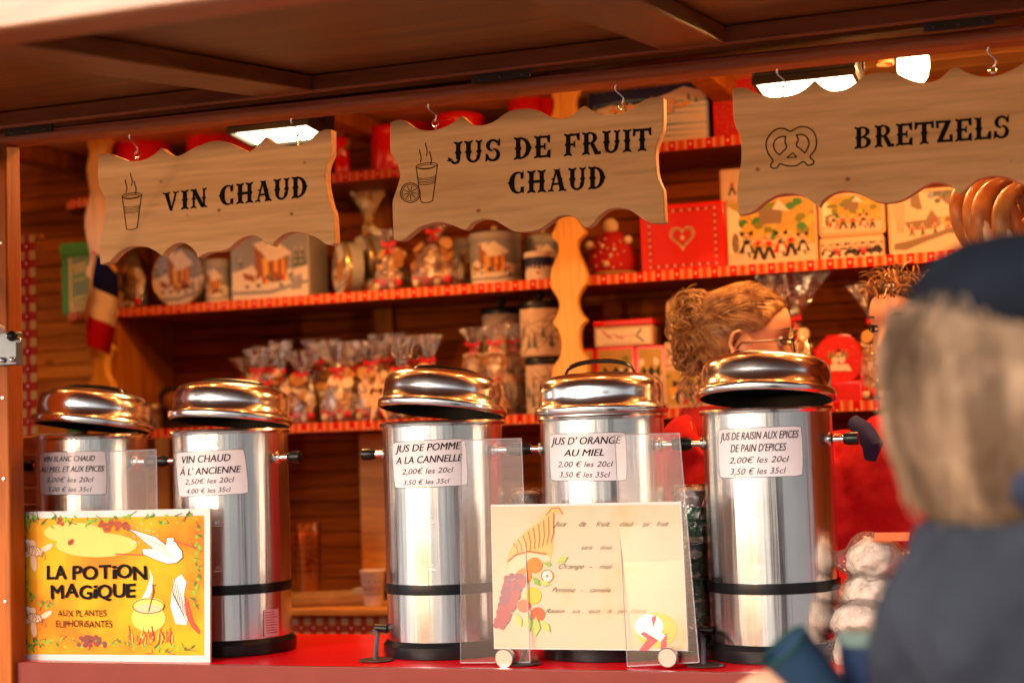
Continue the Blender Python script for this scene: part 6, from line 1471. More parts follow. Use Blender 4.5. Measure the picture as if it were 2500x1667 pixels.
# right end: little shelf with the bell bag and its red panel
c = P(2085, 1208, .66)
t = thing('side_cabinet', 'red fronted cabinet with a honey wood top behind the last urn', 'cabinet', (c.x, .66, .22))
MB().box(c.x - .06, c.x + .12, .66, .8, .22, c.z - .016).ob('red_front', plain('red painted panel', (.45, .006, .01), .5), t, 0); MB().box(c.x - .075, c.x + .13, .65, .8, c.z - .0155, c.z).ob('top', W_BENCH, t, 30, bevel=.002)
bx, cc, h = bag('clear bag holding a pale frosted house, on the red fronted cabinet', 2090, 1205, 1080, .09, 'none', .70, c.z, seed=77, neck=.92, flare=.2, group=None, withbow=False)
m = MB(); R_ = random.Random(9)
for k in range(90):
    a = R_.uniform(0, 6.3); v = R_.random(); rr = .040 * (1 - .75 * v); m.sph(cc + V((rr * cos(a), rr * sin(a) * .7, .006 + .09 * v)), R_.uniform(.004, .008), 0, 7, 5)
m.ob('frosted_house', plain('pale frosting', (.72, .52, .38), .8), bx)
MB().lathe([(.038, .002), (.03, .05), (.006, .09)], cc, 20).ob('gingerbread_core', GINGER, bx)
# ================================================================== pretzels on their rod
def pretzel_path(s):
    pts = [(-.55, -.62), (-.25, -.35), (.12, .0), (.45, .28), (.78, .3), (.98, .0), (.85, -.5), (.45, -.85), (0, -.78 + .1)]
    full = [(-.62, -.70), (-.42, -.38), (-.08, .0), (.10, .14), (-.0, .0)]
    loop = []
    for k in range(49):
        t = k / 48 * 2 - 1    # -1..1
        a = t * pi * 1.18
        if abs(t) > .72:
            u = (abs(t) - .72) / .28; sg = 1 if t > 0 else -1
            x = sg * (.62 * (1 - u) - .38 * u) * 1; z = .52 - 1.12 * u
            loop.append((x, z, .10 * (u - .5) * sg))
        else: loop.append((sin(t / .72 * pi * .78) * .98, -cos(t / .72 * pi * .78) * .72 + .02, 0))
    return loop
PZM, N, L, b = nodes('glazed pretzel crust')
tc = N.new('ShaderNodeTexCoord'); nz = N.new('ShaderNodeTexNoise'); nz.inputs['Scale'].default_value = 16; nz.inputs['Detail'].default_value = 5; L.new(tc.outputs['Object'], nz.inputs[0])
rp = N.new('ShaderNodeValToRGB'); L.new(nz.outputs[0], rp.inputs[0]); rp.color_ramp.elements[0].position = .38; rp.color_ramp.elements[0].color = (.28, .08, .012, 1); rp.color_ramp.elements[1].position = .66; rp.color_ramp.elements[1].color = (.62, .27, .07, 1)
L.new(rp.outputs[0], b.inputs['Base Color']); b.inputs['Roughness'].default_value = .42; b.inputs['Coat Weight'].default_value = .1
bp = N.new('ShaderNodeBump'); bp.inputs['Strength'].default_value = .3; bp.inputs['Distance'].default_value = .003; L.new(nz.outputs[0], bp.inputs['Height']); L.new(bp.outputs[0], b.inputs['Normal'])
SALT = plain('salt grain', (.8, .74, .66), .4, 0, 0); CRACK = plain('pale split dough', (.80, .58, .38), .7, 0, .2, 60, .4)
def pretzel(c, yaw, tilt, lab, seed):
    t = thing('pretzel', lab, 'pretzel', c, 'pretzels hanging under the BRETZELS sign')
    Rm = Matrix.Rotation(rad(yaw), 3, 'Z') @ Matrix.Rotation(rad(tilt), 3, 'Y'); s = .100
    lp = pretzel_path(s); n = len(lp); pts = [V(c) + Rm @ V((x * s, y * s, z * s)) for x, z, y in lp]
    rs = [.019 * (1 - .62 * abs(k / (n - 1) * 2 - 1) ** 1.6) for k in range(n)]
    MB().tube(pts, rs, 16).ob('crust', PZM, t, 60)
    m = MB(); k0, k1 = n // 2 - 10, n // 2 + 11
    m.tube([pts[k] + Rm @ V((0, -.0085, -.004)) for k in range(k0, k1)], [.0140 * sin(pi * (k - k0 + .5) / (k1 - k0)) ** .5 for k in range(k0, k1)], 12); m.ob('split', CRACK, t, 60)
    g = MB(); r_ = random.Random(seed)
    for k in range(70):
        i = r_.randrange(4, n - 4); a = r_.uniform(0, 6.3); q = pts[i] + (Rm @ V((0, cos(a), sin(a)))) * rs[i] * 1.0; g.obox(Matrix.Translation(q) @ Matrix.Rotation(a, 4, 'X'), .002, .002, .002)
    sg = g.ob('salt', SALT, t, 0); sg['kind'] = 'stuff'
rod = thing('pretzel_rod', 'wooden rod on which the pretzels hang at the right edge', 'rod', P(2480, 470, -.02))
MB().tube([P(2452, 452, -.045), P(2560, 452, .12) + V((.05, 0, 0))], .006, 12).ob('rod', W_BENCH, rod)
for k, (px, py, Y, yaw, tl, lab) in enumerate(((2440, 536, .05, 48, 16, 'pretzel at the left end of the hanging row, orange lit'), (2466, 554, .01, 52, 22, 'second hanging pretzel from the left, glossy'), (2500, 562, -.03, 44, 26, 'third hanging pretzel from the left with salt grains'), (2544, 570, -.075, 50, 20, 'hanging pretzel cut by the right edge of the photo'))):
    pretzel(P(px, py, Y), yaw, tl, lab, k)
# ================================================================== people
def interp(tab, h):
    if h <= tab[0][0]: return tab[0][1]
    for (a, va), (b, vb) in zip(tab, tab[1:]):
        if h <= b: t = (h - a) / (b - a); return va + (vb - va) * t
    return tab[-1][1]
TF = [(-.118, .015), (-.114, .055), (-.104, .076), (-.092, .078), (-.083, .073), (-.076, .079), (-.069, .080), (-.0655, .076), (-.062, .081), (-.055, .083), (-.047, .077), (-.03, .078), (-.01, .080), (.008, .078), (.02, .083), (.032, .088), (.05, .089), (.072, .083), (.092, .064), (.108, .036), (.118, .002)]
TB = [(-.118, .005), (-.10, .02), (-.06, .058), (-.02, .086), (.02, .099), (.05, .101), (.08, .087), (.1, .06), (.112, .034), (.118, .002)]
TW = [(-.118, .008), (-.112, .028), (-.098, .042), (-.07, .054), (-.03, .065), (.0, .071), (.03, .075), (.055, .074), (.08, .062), (.1, .042), (.112, .022), (.118, .002)]
TN = [(-.052, 0), (-.047, .008), (-.042, .020), (-.034, .027), (-.028, .0265), (-.015, .018), (.0, .009), (.014, .001)]
def surf(a, h, off=0):
    ca, sa = cos(a), sin(a)
    rx = interp(TF, h) if ca > 0 else interp(TB, h); x = rx * ca; y = interp(TW, h) * sa
    if ca > 0:
        x = rx * (1 - abs(sa) ** 2.3) ** .62 if abs(sa) < 1 else 0
        aw = abs(atan2(sin(a), cos(a)))
        x += interp(TN, h) * math.exp(-(aw / (.15 + .10 * math.exp(-((h + .037) / .008) ** 2))) ** 2)
        x -= .008 * math.exp(-((aw - .46) / .17) ** 2 - ((h - .008) / .012) ** 2)
        x += .003 * math.exp(-((aw - .62) / .25) ** 2 - ((h + .028) / .02) ** 2)
    n = V((x, y, h * .8)).normalized()
    return V((x, y, h)) + n * off
def head_mesh(m, T):
    rings = []
    for j in range(60):
        h = -.118 + .236 * j / 59
        rings.append([T @ surf(2 * pi * i / 72, h) for i in range(72)])
    m.loft(rings)
    for s in (-1, 1):   # ears
        e = [T @ V((-.006 + .020 * cos(a) - .006 * sin(a), s * (.074 + .012 * (1 if cos(a) < .3 else .2)), -.006 + .031 * sin(a) - (.003 if sin(a) < -.8 else 0))) for a in [2 * pi * k / 16 for k in range(16)]]
        m.tube(e, .0052, 8, closed=True)
        m.sph(T @ V((-.004, s * .073, -.006)), (.014, .010, .024), 0, 12, 8)
def torso(m, c, rows, yaw=0, n=32, off=0):
    R_ = Matrix.Rotation(rad(yaw), 3, 'Z'); rings = []
    for (z, hx, hy, dx) in rows:
        ring = []
        for i in range(n):
            a = 2 * pi * i / n; q = V(((hx + off) * (abs(cos(a)) ** .85) * (1 if cos(a) > 0 else -1) + dx, (hy + off) * (abs(sin(a)) ** .85) * (1 if sin(a) > 0 else -1), 0)); ring.append(V((c[0], c[1], z)) + R_ @ q)
        rings.append(ring)
    m.loft(rings)
def folds(o, st, size):
    tx = bpy.data.textures.new('cloth folds', 'CLOUDS'); tx.noise_scale = size; tx.noise_depth = 3
    d = o.modifiers.new('folds', 'DISPLACE'); d.texture = tx; d.strength = st; d.texture_coords = 'GLOBAL'; d.mid_level = .5
    k = o.modifiers.new('soften', 'SMOOTH'); k.iterations = 2
def remesh(o, vox, sm=6):
    r = o.modifiers.new('remesh', 'REMESH'); r.mode = 'VOXEL'; r.voxel_size = vox; r.use_smooth_shade = True
    s = o.modifiers.new('smooth', 'SMOOTH'); s.iterations = sm; s.factor = .5
    return o
def skinmat(n, c):
    m, N, L, b = nodes(n); b.inputs['Base Color'].default_value = (*c, 1); b.inputs['Roughness'].default_value = .48
    b.inputs['Subsurface Weight'].default_value = .15; b.inputs['Subsurface Radius'].default_value = (.012, .004, .002); b.inputs['Subsurface Scale'].default_value = .5
    tc = N.new('ShaderNodeTexCoord'); nz = N.new('ShaderNodeTexNoise'); nz.inputs['Scale'].default_value = 45; nz.inputs['Detail'].default_value = 6; L.new(tc.outputs['Object'], nz.inputs[0])
    mx = N.new('ShaderNodeMix'); mx.data_type = 'RGBA'; L.new(nz.outputs[0], mx.inputs[0]); mx.inputs[6].default_value = (c[0] * .85, c[1] * .7, c[2] * .65, 1); mx.inputs[7].default_value = (c[0] * 1.08, c[1] * 1.1, c[2] * 1.1, 1); L.new(mx.outputs[2], b.inputs['Base Color'])
    bp = N.new('ShaderNodeBump'); bp.inputs['Strength'].default_value = .12; bp.inputs['Distance'].default_value = .001; L.new(nz.outputs[0], bp.inputs['Height']); L.new(bp.outputs[0], b.inputs['Normal'])
    return m
SKIN = skinmat('skin', (.68, .38, .25)); LIP = plain('lips', (.42, .12, .09), .4, 0, 0)
def hairmat(n, c1, c2, sc=38, st=1.0):
    m, N, L, b = nodes(n); b.inputs['Roughness'].default_value = .38 if sc > 30 else .7; b.inputs['Specular IOR Level'].default_value = .5 if sc > 30 else .1; b.inputs['Anisotropic'].default_value = .5
    tc = N.new('ShaderNodeTexCoord'); nz = N.new('ShaderNodeTexNoise'); nz.inputs['Scale'].default_value = sc; nz.inputs['Detail'].default_value = 4
    mp = N.new('ShaderNodeMapping'); mp.inputs['Scale'].default_value = (1, 1, st); L.new(tc.outputs['Object'], mp.inputs[0]); L.new(mp.outputs[0], nz.inputs[0])
    r = N.new('ShaderNodeValToRGB'); L.new(nz.outputs[0], r.inputs[0]); r.color_ramp.elements[0].position = .38; r.color_ramp.elements[0].color = (*c2, 1); r.color_ramp.elements[1].position = .62; r.color_ramp.elements[1].color = (*c1, 1)
    L.new(r.outputs[0], b.inputs['Base Color']); return m
def HL(a):   # hairline height by angle
    a = abs(atan2(sin(a), cos(a))); return interp([(0, .078), (.5, .074), (.85, .058), (1.15, .030), (1.35, .022), (1.75, .012), (2.0, -.03), (2.4, -.062), (3.15, -.072)], a)
def hair_up(t, T, mat, seed, bun=True, fringe=0):
    R_ = random.Random(seed); m = MB(); rings = []
    for j in range(12):
        ring = []
        for i in range(60):
            a = 2 * pi * i / 60; h = HL(a) + (.116 - HL(a)) * j / 11; ring.append(T @ surf(a, h, .004 + .005 * min(1, j / 3)))
        rings.append(ring)
    m.loft(rings)
    for k in range(620):
        a0 = R_.uniform(-2.4, 2.4); h0 = HL(a0) + R_.uniform(-.002, .012) if R_.random() < .6 else R_.uniform(HL(a0), .11)
        a1 = (pi - .25 - R_.uniform(0, .25)) * (1 if a0 > 0 else -1); h1 = R_.uniform(-.01, .06); o = R_.uniform(.007, .0125); pts = []
        for q in range(9):
            u = q / 8; a = a0 + (a1 - a0) * u; h = h0 + (h1 - h0) * u + .035 * sin(pi * u) * (1 - abs(a0) / 3.2); h = max(h, HL(a) - .004); h = min(h, .114)
            pts.append(T @ surf(a, h, o * (.35 + .65 * min(1, u * 4)) + .003 * sin(u * 7 + k)))
        m.tube(pts, [.0011 * (.5 + .5 * sin(pi * min(1, .15 + u / 8))) for u in range(9)], 5)
    for k in range(16):   # flyaways
        a = R_.uniform(-2.2, 2.2); p0 = T @ surf(a, R_.uniform(.07, .112), .009); d = V((R_.uniform(-.03, .02), R_.uniform(-.02, .02), R_.uniform(.006, .02)))
        m.tube([p0, p0 + d * .5 + V((0, 0, .004)), p0 + d], .0005, 4)
    if bun:
        for k in range(420):
            th, ph = R_.uniform(0, 6.3), R_.uniform(-1.3, 1.3); cc = V((-.100 + .030 * cos(th) * cos(ph), .044 * sin(th) * cos(ph), .030 + .070 * sin(ph)))
            r = R_.uniform(.010, .026); u = V((R_.uniform(-1, 1), R_.uniform(-1, 1), R_.uniform(-1, 1))).normalized(); v = u.cross(V((.3, .9, .2))).normalized(); w_ = R_.uniform(2.5, 5.5); st = R_.uniform(0, 6)
            m.tube([T @ (cc + (u * cos(st + w_ * q / 9) + v * sin(st + w_ * q / 9)) * r * (1 - .04 * q)) for q in range(10)], [.0006 + .0012 * sin(pi * (q + .6) / 10) for q in range(10)], 6)
        for k in range(40):   # loose locks at the nape
            x0 = V((R_.uniform(-.12, -.06), R_.uniform(-.06, .03), R_.uniform(-.07, -.02))); m.tube([T @ (x0 + V((.012 * sin(q * .8 + k) , -.004 * q * .2, -.010 * q))) for q in range(8)], [.0013 * (1 - q / 9) for q in range(8)], 5)
    return m.ob('hair', mat, t, 60, recalc=False)
def eyes(t, T, brow):
    for s in (-1, 1):
        c = T @ V((.066, s * .032, .008)); m = MB(); m.sph(c, .0125, 0, 16, 10); f = (T.to_3x3() @ V((1, 0, 0))).normalized(); m.sph(c + f * .0082, .0062, 1, 12, 8)
        m.ob('eye', [plain('eye white', (.6, .5, .45), .2, 0, 0), plain('dark iris', (.03, .02, .015), .15, 0, 0)], t)
        l = MB()
        for zz, k in ((.0145, 1), (.0025, .5)): l.tube([T @ V((.0795 - .012 * abs(u), s * (.032 + .016 * u), .008 + (zz - .008) * (1 - u * u * .9))) for u in (-1, -.5, 0, .5, 1)], .0022 * k + .0006, 6)
        l.ob('eyelash', brow, t)
        b = MB(); b.tube([T @ V((.0865 - .016 * abs(u + .2) ** 1.5, s * (.034 + .019 * u), .027 + .006 * (1 - u * u))) for u in (-1, -.5, 0, .5, 1)], [.001, .002, .002, .0016, .0006], 6); b.ob('eyebrow', brow, t)
def mouth(t, T):
    m = MB()
    m.tube([T @ V((.0815 - .020 * u * u, .024 * u, -.0600)) for u in (-1, -.5, 0, .5, 1)], [.001, .003, .0035, .003, .001], 8)
    m.tube([T @ V((.0795 - .020 * u * u, .023 * u, -.0715)) for u in (-1, -.5, 0, .5, 1)], [.001, .0035, .0045, .0035, .001], 8); m.ob('lips', LIP, t)

# ---- seller with glasses, in profile
ear = P(1778, 848, .44)
H1 = V((ear.x + .016, .525, ear.z + .004))
T1 = Matrix.Translation(H1) @ Matrix.Rotation(rad(13), 4, 'Z') @ Matrix.Rotation(rad(2), 4, 'Y') @ Matrix.Scale(1.12, 4)
w1 = thing('person', 'woman with pinned up curly blond hair and dark glasses in red, seen in profile', 'person', (H1.x - .03, H1.y, .22))
m = MB(); head_mesh(m, T1)
rows = []
for (z, r, dx) in ((-.17, .075, -.05), (-.14, .062, -.04), (-.10, .056, -.028), (-.05, .055, -.02), (-.02, .05, -.02)):
    rows.append([T1 @ V((dx + r * cos(2 * pi * i / 32), r * .92 * sin(2 * pi * i / 32), z)) for i in range(32)])
m.loft(rows)
bc_ = (H1.x - .06, H1.y)
torso(m, bc_, [(.9, .13, .17, 0), (1.2, .115, .15, 0), (1.4, .12, .17, .01), (1.48, .105, .165, 0), (1.525, .07, .11, 0), (1.55, .05, .07, 0)], 13)
def limb(m, pts, rs, n=14): m.tube(smooth_poly([V(p) for p in pts], 4, False, -1) + [V(pts[-1])], [r for i in range(len(rs) - 1) for r in [rs[i] + (rs[i + 1] - rs[i]) * k / 4 for k in range(4)]] + [rs[-1]], n)
sh1 = V((H1.x - .075, H1.y - .165, 1.49)); A1 = [sh1, sh1 + V((-.012, -.025, -.15)), sh1 + V((.0, -.035, -.29)), sh1 + V((.12, -.05, -.33)), sh1 + V((.24, -.03, -.33))]
sh2 = V((H1.x - .10, H1.y + .16, 1.49)); A2 = [sh2, sh2 + V((-.012, .025, -.15)), sh2 + V((.0, .03, -.29)), sh2 + V((.12, .0, -.33)), sh2 + V((.24, -.06, -.33))]
for A in (A1, A2):
    limb(m, A, [.045, .042, .036, .032, .024])
def hand(m, wrist, d, up, curl=.5, side=1, s=1.0):
    """palm and five bent fingers"""
    d = V(d).normalized(); up = V(up).normalized(); rt = d.cross(up).normalized() * side
    for k in range(5): m.sph(wrist + d * (.02 + .016 * k) * s, (.016 * s, .016 * s, .016 * s), 0, 10, 7); 
    for k in (-1.5, -.5, .5, 1.5):
        b = wrist + d * .085 * s + rt * k * .018 * s; L_ = [.07, .078, .074, .058][int(k + 1.5)] * s
        m.tube([wrist + d * .03 * s + rt * k * .012 * s, b], [.012 * s, .0105 * s], 9)
        p = [b]; dd = d.copy()
        for j in range(3): dd = (dd - up * curl).normalized(); p.append(p[-1] + dd * L_ * (.42, .33, .25)[j])
        m.tube(p, [.0095 * s, .0088 * s, .008 * s, .0062 * s], 9)
    b = wrist + d * .025 * s - rt * .022 * s; m.tube([wrist + d * .02 * s, b, b - rt * .02 * s + d * .022 * s - up * .012, b - rt * .014 * s + d * .048 * s - up * .028], [.014 * s, .012 * s, .010 * s, .008 * s], 9)
hand(m, A1[-1] + V((.02, .01, 0)), (1, .2, -.1), (0, 0, 1), .45, 1, .95); hand(m, A2[-1] + V((.02, -.01, 0)), (1, -.3, -.1), (0, 0, 1), .45, -1, .95)
body = remesh(m.ob('body', SKIN, w1), .0046, 3)
RJ = plain('red knit', (.50, .008, .014), .85, 0, .18, 90, .4); RV = plain('dark red vest', (.30, .004, .01), .7, 0, .2, 40, .2)
m = MB(); torso(m, bc_, [(.9, .14, .18, 0), (1.2, .125, .16, 0), (1.38, .13, .178, .01), (1.47, .118, .178, 0), (1.515, .085, .13, 0), (1.54, .062, .085, 0)], 13, off=.006)
for A in (A1, A2): limb(m, A[:4] + [A[4] - V((.02, 0, 0))], [.064, .060, .054, .044, .036])
folds(remesh(m.ob('sweater', RJ, w1), .007, 4), .022, .06)
m = MB(); torso(m, bc_, [(.88, .15, .18, 0), (1.2, .135, .16, 0), (1.38, .14, .165, .01), (1.46, .128, .165, 0), (1.515, .098, .135, 0), (1.548, .076, .094, 0), (1.566, .068, .078, 0), (1.560, .058, .066, 0)], 13, off=.011)
remesh(m.ob('vest', RV, w1), .008, 4)
m = MB()
for k in range(14): a = -1.9 + .1 * k; m.sph(V((bc_[0] + .165 * cos(a) * .9, bc_[1] + .19 * sin(a), 1.42 + .012 * (k % 5))), .003, 0, 6, 4)
m.ob('bead', M_GOLD, w1)
BLOND = hairmat('blond hair', (.46, .27, .11), (.20, .09, .03)); DKH = hairmat('dark brown hair', (.10, .04, .018), (.03, .012, .006))
hair_up(w1, T1, BLOND, 4); eyes(w1, T1, plain('brown lash', (.05, .02, .01), .6, 0, 0)); mouth(w1, T1)
gl_ = MB()
for s in (-1, 1):
    fr = [T1 @ V((.097 - .006 * abs(cos(a)), s * (.034 + .025 * cos(a) * (abs(cos(a)) ** -.25 if abs(cos(a)) > .1 else 1)), .003 + .0165 * sin(a) * (abs(sin(a)) ** -.2 if abs(sin(a)) > .1 else 1))) for a in [2 * pi * k / 24 for k in range(24)]]
    gl_.tube(fr, .0017, 7, closed=True)
    gl_.tube([T1 @ V((.092, s * .060, .009)), T1 @ V((.080, s * .073, .010)), T1 @ V((.03, s * .080, .006)), T1 @ V((-.006, s * .081, .004)), T1 @ V((-.016, s * .079, -.008))], [.0022, .002, .0016, .0016, .0014], 7)
gl_.tube([T1 @ V((.101, -.010, .008)), T1 @ V((.104, 0, .010)), T1 @ V((.101, .010, .008))], .0016, 6)
go = gl_.ob('glasses', plain('dark frame', (.03, .004, .006), .2), w1)
rb = MB()
for s in (-1, 1): rb.tube([T1 @ V((.0995, s * .012, .016)), T1 @ V((.0985, s * .034, .0205)), T1 @ V((.0945, s * .057, .0175))], .0017, 6)
rb.ob('red_brow_bar', plain('red frame', (.6, .02, .01), .2), go)
for s in (-1, 1):
    pts = [T1 @ V((.096 - .006 * abs(cos(a)), s * (.034 + .024 * cos(a)), .003 + .016 * sin(a))) for a in [2 * pi * k / 16 for k in range(16)]]
    MB().add(pts, [tuple(range(16))]).ob('lens', film('spectacle lens', (1, 1, 1), .06, .02, 3, 0, (.9, .82, .78)), go, 0)
m = MB(); m.sph(T1 @ V((-.004, -.084, -.042)), .0035, 0, 10, 6); m.ob('earring', M_GOLD, w1)

# ---- second seller, mostly hidden
H2 = P(2222, 812, .52)
T2 = Matrix.Translation(H2) @ Matrix.Rotation(rad(-122), 4, 'Z') @ Matrix.Scale(1.02, 4)
w2_ = thing('person', 'dark haired woman in red, almost hidden behind the passer-by at the right', 'person', (H2.x, H2.y, .22))
m = MB(); head_mesh(m, T2)
m.loft([[T2 @ V((dx + r * cos(2 * pi * i / 32), r * .92 * sin(2 * pi * i / 32), z)) for i in range(32)] for (z, r, dx) in ((-.18, .075, -.04), (-.14, .06, -.035), (-.08, .054, -.02), (-.02, .05, -.02))])
torso(m, (H2.x + .02, H2.y), [(.9, .12, .17, 0), (1.2, .11, .16, 0), (1.4, .12, .175, 0), (1.47, .105, .165, 0), (1.52, .06, .09, 0)], -105)
shL = V((H2.x - .145, H2.y - .01, 1.46)); shR = V((H2.x + .185, H2.y + .06, 1.46))
AL = [shL, shL + V((-.02, -.02, -.14)), shL + V((-.01, -.05, -.28)), shL + V((.02, -.16, -.28)), shL + V((.05, -.24, -.26))]; AR = [shR, shR + V((.02, .0, -.14)), shR + V((.02, -.05, -.28)), shR + V((-.02, -.16, -.28)), shR + V((-.05, -.22, -.26))]
for A in (AL, AR): limb(m, A, [.045, .042, .036, .032, .024])
hand(m, AL[-1], (0, -1, 0), (0, 0, 1), .5, 1, .95); hand(m, AR[-1], (0, -1, 0), (0, 0, 1), .5, -1, .95)
remesh(m.ob('body', SKIN, w2_), .0055, 3)
m = MB(); torso(m, (H2.x + .02, H2.y), [(.9, .13, .18, 0), (1.2, .12, .17, 0), (1.4, .13, .185, 0), (1.475, .115, .175, 0), (1.53, .075, .10, 0)], -105, off=.008)
for A in (AL, AR): limb(m, A[:4] + [A[4] + V((0, .02, 0))], [.062, .058, .052, .044, .036])
folds(remesh(m.ob('sweater', RJ, w2_), .008, 4), .022, .06)
hair_up(w2_, T2, DKH, 8, False); eyes(w2_, T2, DKIN); mouth(w2_, T2)
# upswept fringe, lamplight on it put into a lighter hair colour
m = MB(); R_ = random.Random(12)
for k in range(80):
    a0 = R_.uniform(-1.3, 1.3); h0 = R_.uniform(.06, .11); p0 = T2 @ surf(a0, h0, .01); d = V((R_.uniform(-.035, .035), R_.uniform(-.03, .03), R_.uniform(.006, .022)))
    m.tube([p0, p0 + d * .4 + V((0, 0, .012)), p0 + d * .8 + V((0, 0, .010)), p0 + d * 1.2], [.0022, .002, .0014, .0005], 5)
m.ob('fringe', hairmat('lamplit hair', (.36, .16, .05), (.12, .05, .02)), w2_, 60, recalc=False)
m = MB(); sc0 = P(2108, 1062, .40)
m.tube([sc0 + V((-.02, 0, .03)), sc0 + V((0, -.01, .01)), sc0 + V((.02, -.015, -.02)), sc0 + V((.012, -.01, -.05))], [.014, .022, .022, .012], 14); m.ob('navy_scarf', plain('navy striped cloth', (.03, .035, .12), .85, 0, .4, 30, .3), w2_)

# ---- passer-by close to the camera
YP = -1.30
H3 = P(2492, 935, YP)
T3 = Matrix.Translation(H3) @ Matrix.Rotation(rad(118), 4, 'Z') @ Matrix.Scale(.96, 4)
w3 = thing('person', 'blurred passer-by in dark hat and dark blue grey jacket with thick grey blond hair', 'person', (H3.x + .03, YP, 0))
bx3, by3 = H3.x + .088, YP + .01
m = MB(); head_mesh(m, T3)
m.loft([[T3 @ V((dx + r * cos(2 * pi * i / 32), r * .92 * sin(2 * pi * i / 32), z)) for i in range(32)] for (z, r, dx) in ((-.2, .08, -.04), (-.14, .062, -.035), (-.08, .056, -.02), (-.02, .05, -.02))])
torso(m, (bx3, by3), [(.82, .18, .12, 0), (1.0, .16, .11, 0), (1.2, .17, .11, 0), (1.30, .175, .105, 0), (1.35, .12, .085, 0), (1.38, .06, .06, 0)])
s3 = V((bx3 - .18, by3, 1.35)); B1 = [s3, s3 + V((-.02, .03, -.16)), s3 + V((-.02, .08, -.28)), P(2150, 1770, -1.15), P(2050, 1735, -1.12)]
s4 = V((bx3 + .175, by3, 1.30)); B2 = [s4, s4 + V((.04, .0, -.15)), s4 + V((.04, .03, -.3)), s4 + V((.0, .14, -.34)), s4 + V((-.03, .25, -.33))]
for A in (B1, B2): limb(m, A, [.05, .045, .038, .034, .026])
hand(m, B1[-1] + V((-.01, .01, 0)), V((-1, .25, .25)), (0, -.5, 1), .5, 1, 1); hand(m, B2[-1], (0, 1, 0), (0, 0, 1), .5, 1, 1)
for s in (-1, 1): limb(m, [(bx3 + s * .09, by3, .9), (bx3 + s * .095, by3, .5), (bx3 + s * .1, by3, .08)], [.085, .06, .042]); m.sph((bx3 + s * .1, by3 + .05, .045), (.045, .13, .045), 0, 16, 10)
remesh(m.ob('body', SKIN, w3), .008, 3)
JK = plain('blue grey padded jacket', (.028, .032, .044), .8, 0, .5, 9, .8, .1)
m = MB(); rows = [(.78, .22, .15, 0), (.9, .21, .145, 0), (1.05, .195, .14, 0), (1.2, .21, .14, 0), (1.32, .215, .14, 0), (1.385, .20, .13, 0), (1.425, .155, .125, 0), (1.45, .125, .115, 0), (1.455, .10, .10, 0)]
torso(m, (bx3, by3), rows)
for A in (B1, B2): limb(m, A[:4] + [A[4] + (A[3] - A[4]) * .25], [.062, .056, .052, .046, .04])
jk = remesh(m.ob('jacket', JK, w3), .008, 5); folds(jk, .045, .09)
m = MB(); R_ = random.Random(2)
cl = [V((bx3 + .15 * cos(a), by3 + .13 * sin(a), 1.432 + .012 * sin(a * 2))) for a in [2 * pi * k / 30 for k in range(30)]]; m.tube(cl, [.030 + .006 * sin(k * 1.3) for k in range(30)], 14, closed=True); m.ob('collar', plain('dark navy collar', (.02, .025, .05), .8, 0, .3, 20, .5), w3)
for s in (-1, 1):
    m = MB(); limb(m, [(bx3 + s * .09, by3, .95), (bx3 + s * .095, by3, .5), (bx3 + s * .1, by3, .09)], [.10, .078, .06]); m.ob('trouser_leg', plain('dark denim', (.03, .035, .05), .8), w3)
    m = MB(); m.sph((bx3 + s * .1, by3 + .05, .05), (.052, .14, .05), 0, 18, 12); m.ob('shoe', BLACK, w3)
GRH = hairmat('grey blond hair', (.34, .215, .13), (.10, .058, .034), 20, .35)
m = MB(); R_ = random.Random(6)
rings = []
for j in range(16):
    v = j / 15; z = .118 - .262 * v; rr = [.05, .09, .112, .124, .131, .137, .141, .143, .144, .143, .140, .135, .128, .119, .108, .085][j]
    rings.append([T3 @ V((rr * 1.02 * cos(2 * pi * i / 48) * (1 + .05 * noise.noise(V((i * .3, v * 3, 1)))) - .01, rr * .98 * sin(2 * pi * i / 48) * (1 + .05 * noise.noise(V((i * .3, v * 3, 5)))), z)) for i in range(48)])
m.loft(rings)
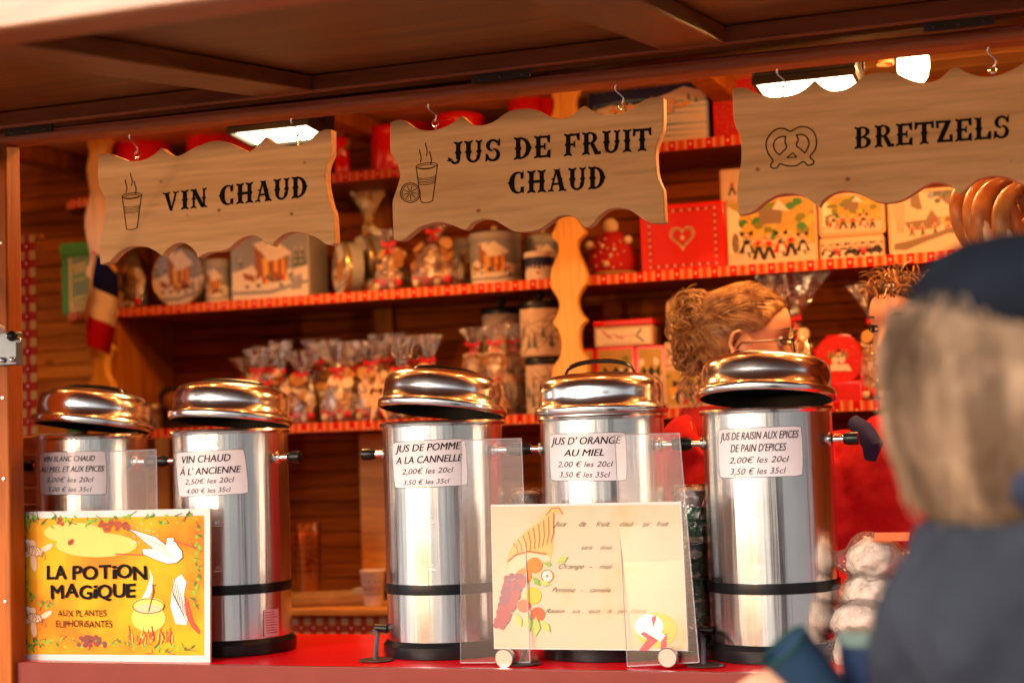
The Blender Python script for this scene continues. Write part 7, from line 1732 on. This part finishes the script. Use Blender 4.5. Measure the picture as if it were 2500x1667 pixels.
for k in range(900):
    a = R_.uniform(0, 6.3); z0 = R_.uniform(.02, .09); ln = R_.uniform(.10, .17); pts = []
    for q in range(9):
        u = q / 8; z = z0 - ln * u; rr = .136 + .006 * R_.random() + .003 * sin(u * 4 + k) - .36 * max(0, (-z - .02)) ** 1.25 ; rr *= 1 if z < .04 else (1 - 4 * (z - .04) ** 1.2)
        pts.append(T3 @ V((rr * cos(a + .12 * sin(u * 5 + k)) - .01, rr * sin(a + .12 * sin(u * 5 + k)), z)))
    m.tube(pts, [.0013 * (1 - .6 * abs(2 * u / 8 - 1)) for u in range(9)], 5)
m.ob('hair', GRH, w3, 60, recalc=False)
HATM = plain('dark navy hat felt', (.008, .010, .015), .95, 0, .4, 25, .3, .05)
Th = T3 @ Matrix.Translation((-.025, -.030, .082)) @ Matrix.Rotation(rad(-8), 4, 'Y') @ Matrix.Scale(1.0, 4)
MB().lathe([(.137, -.022), (.144, -.012), (.146, .0), (.140, .02), (.122, .042), (.09, .058), (.05, .066), (.001, .068)], n=60, mat=Th, fn=lambda a, z: 1 + .03 * sin(a * 3 + z * 20)).ob('hat', HATM, w3, 60)
# what the passer-by holds
cc = P(1966, 1632, -1.12); kp = thing('paper_cup', 'tilted blue and teal paper cup in the passer-by\'s hand', 'cup', cc)
Rm = Matrix.Rotation(rad(-38), 3, 'Y') @ Matrix.Rotation(rad(18), 3, 'X')
MB().lathe([(.001, -.045), (.022, -.045), (.0235, -.042), (.031, .034)], cc, 40, 0, Rm, caps=False).ob('cup', plain('bright blue paper', (.016, .045, .095), .8, 0, .3, 25), kp, 40)
MB().lathe([(.0305, .030), (.0315, .033), (.0318, .036), (.031, .037), (.0295, .034)], cc, 40, 0, Rm, caps=False).ob('rim', plain('teal cup rim', (.01, .05, .045), .7), kp)
cc = P(2112, 1605, -1.05); 
kp = thing('navy_cup', 'navy blue cup with pale lid raised in front of the wrapped buns', 'cup', cc)
MB().lathe([(.001, -.085), (.022, -.085), (.0235, -.08), (.029, .018)], cc, 40, caps=False).ob('cup', plain('navy paper', (.008, .022, .065), .6, 0, .2, 25), kp, 40)
MB().lathe([(.030, .015), (.031, .02), (.030, .026), (.026, .030), (.001, .031)], cc, 40).ob('cup_lid', plain('pale green grey lid', (.12, .17, .15), .6), kp)
# the passer-by's second hand below the navy cup
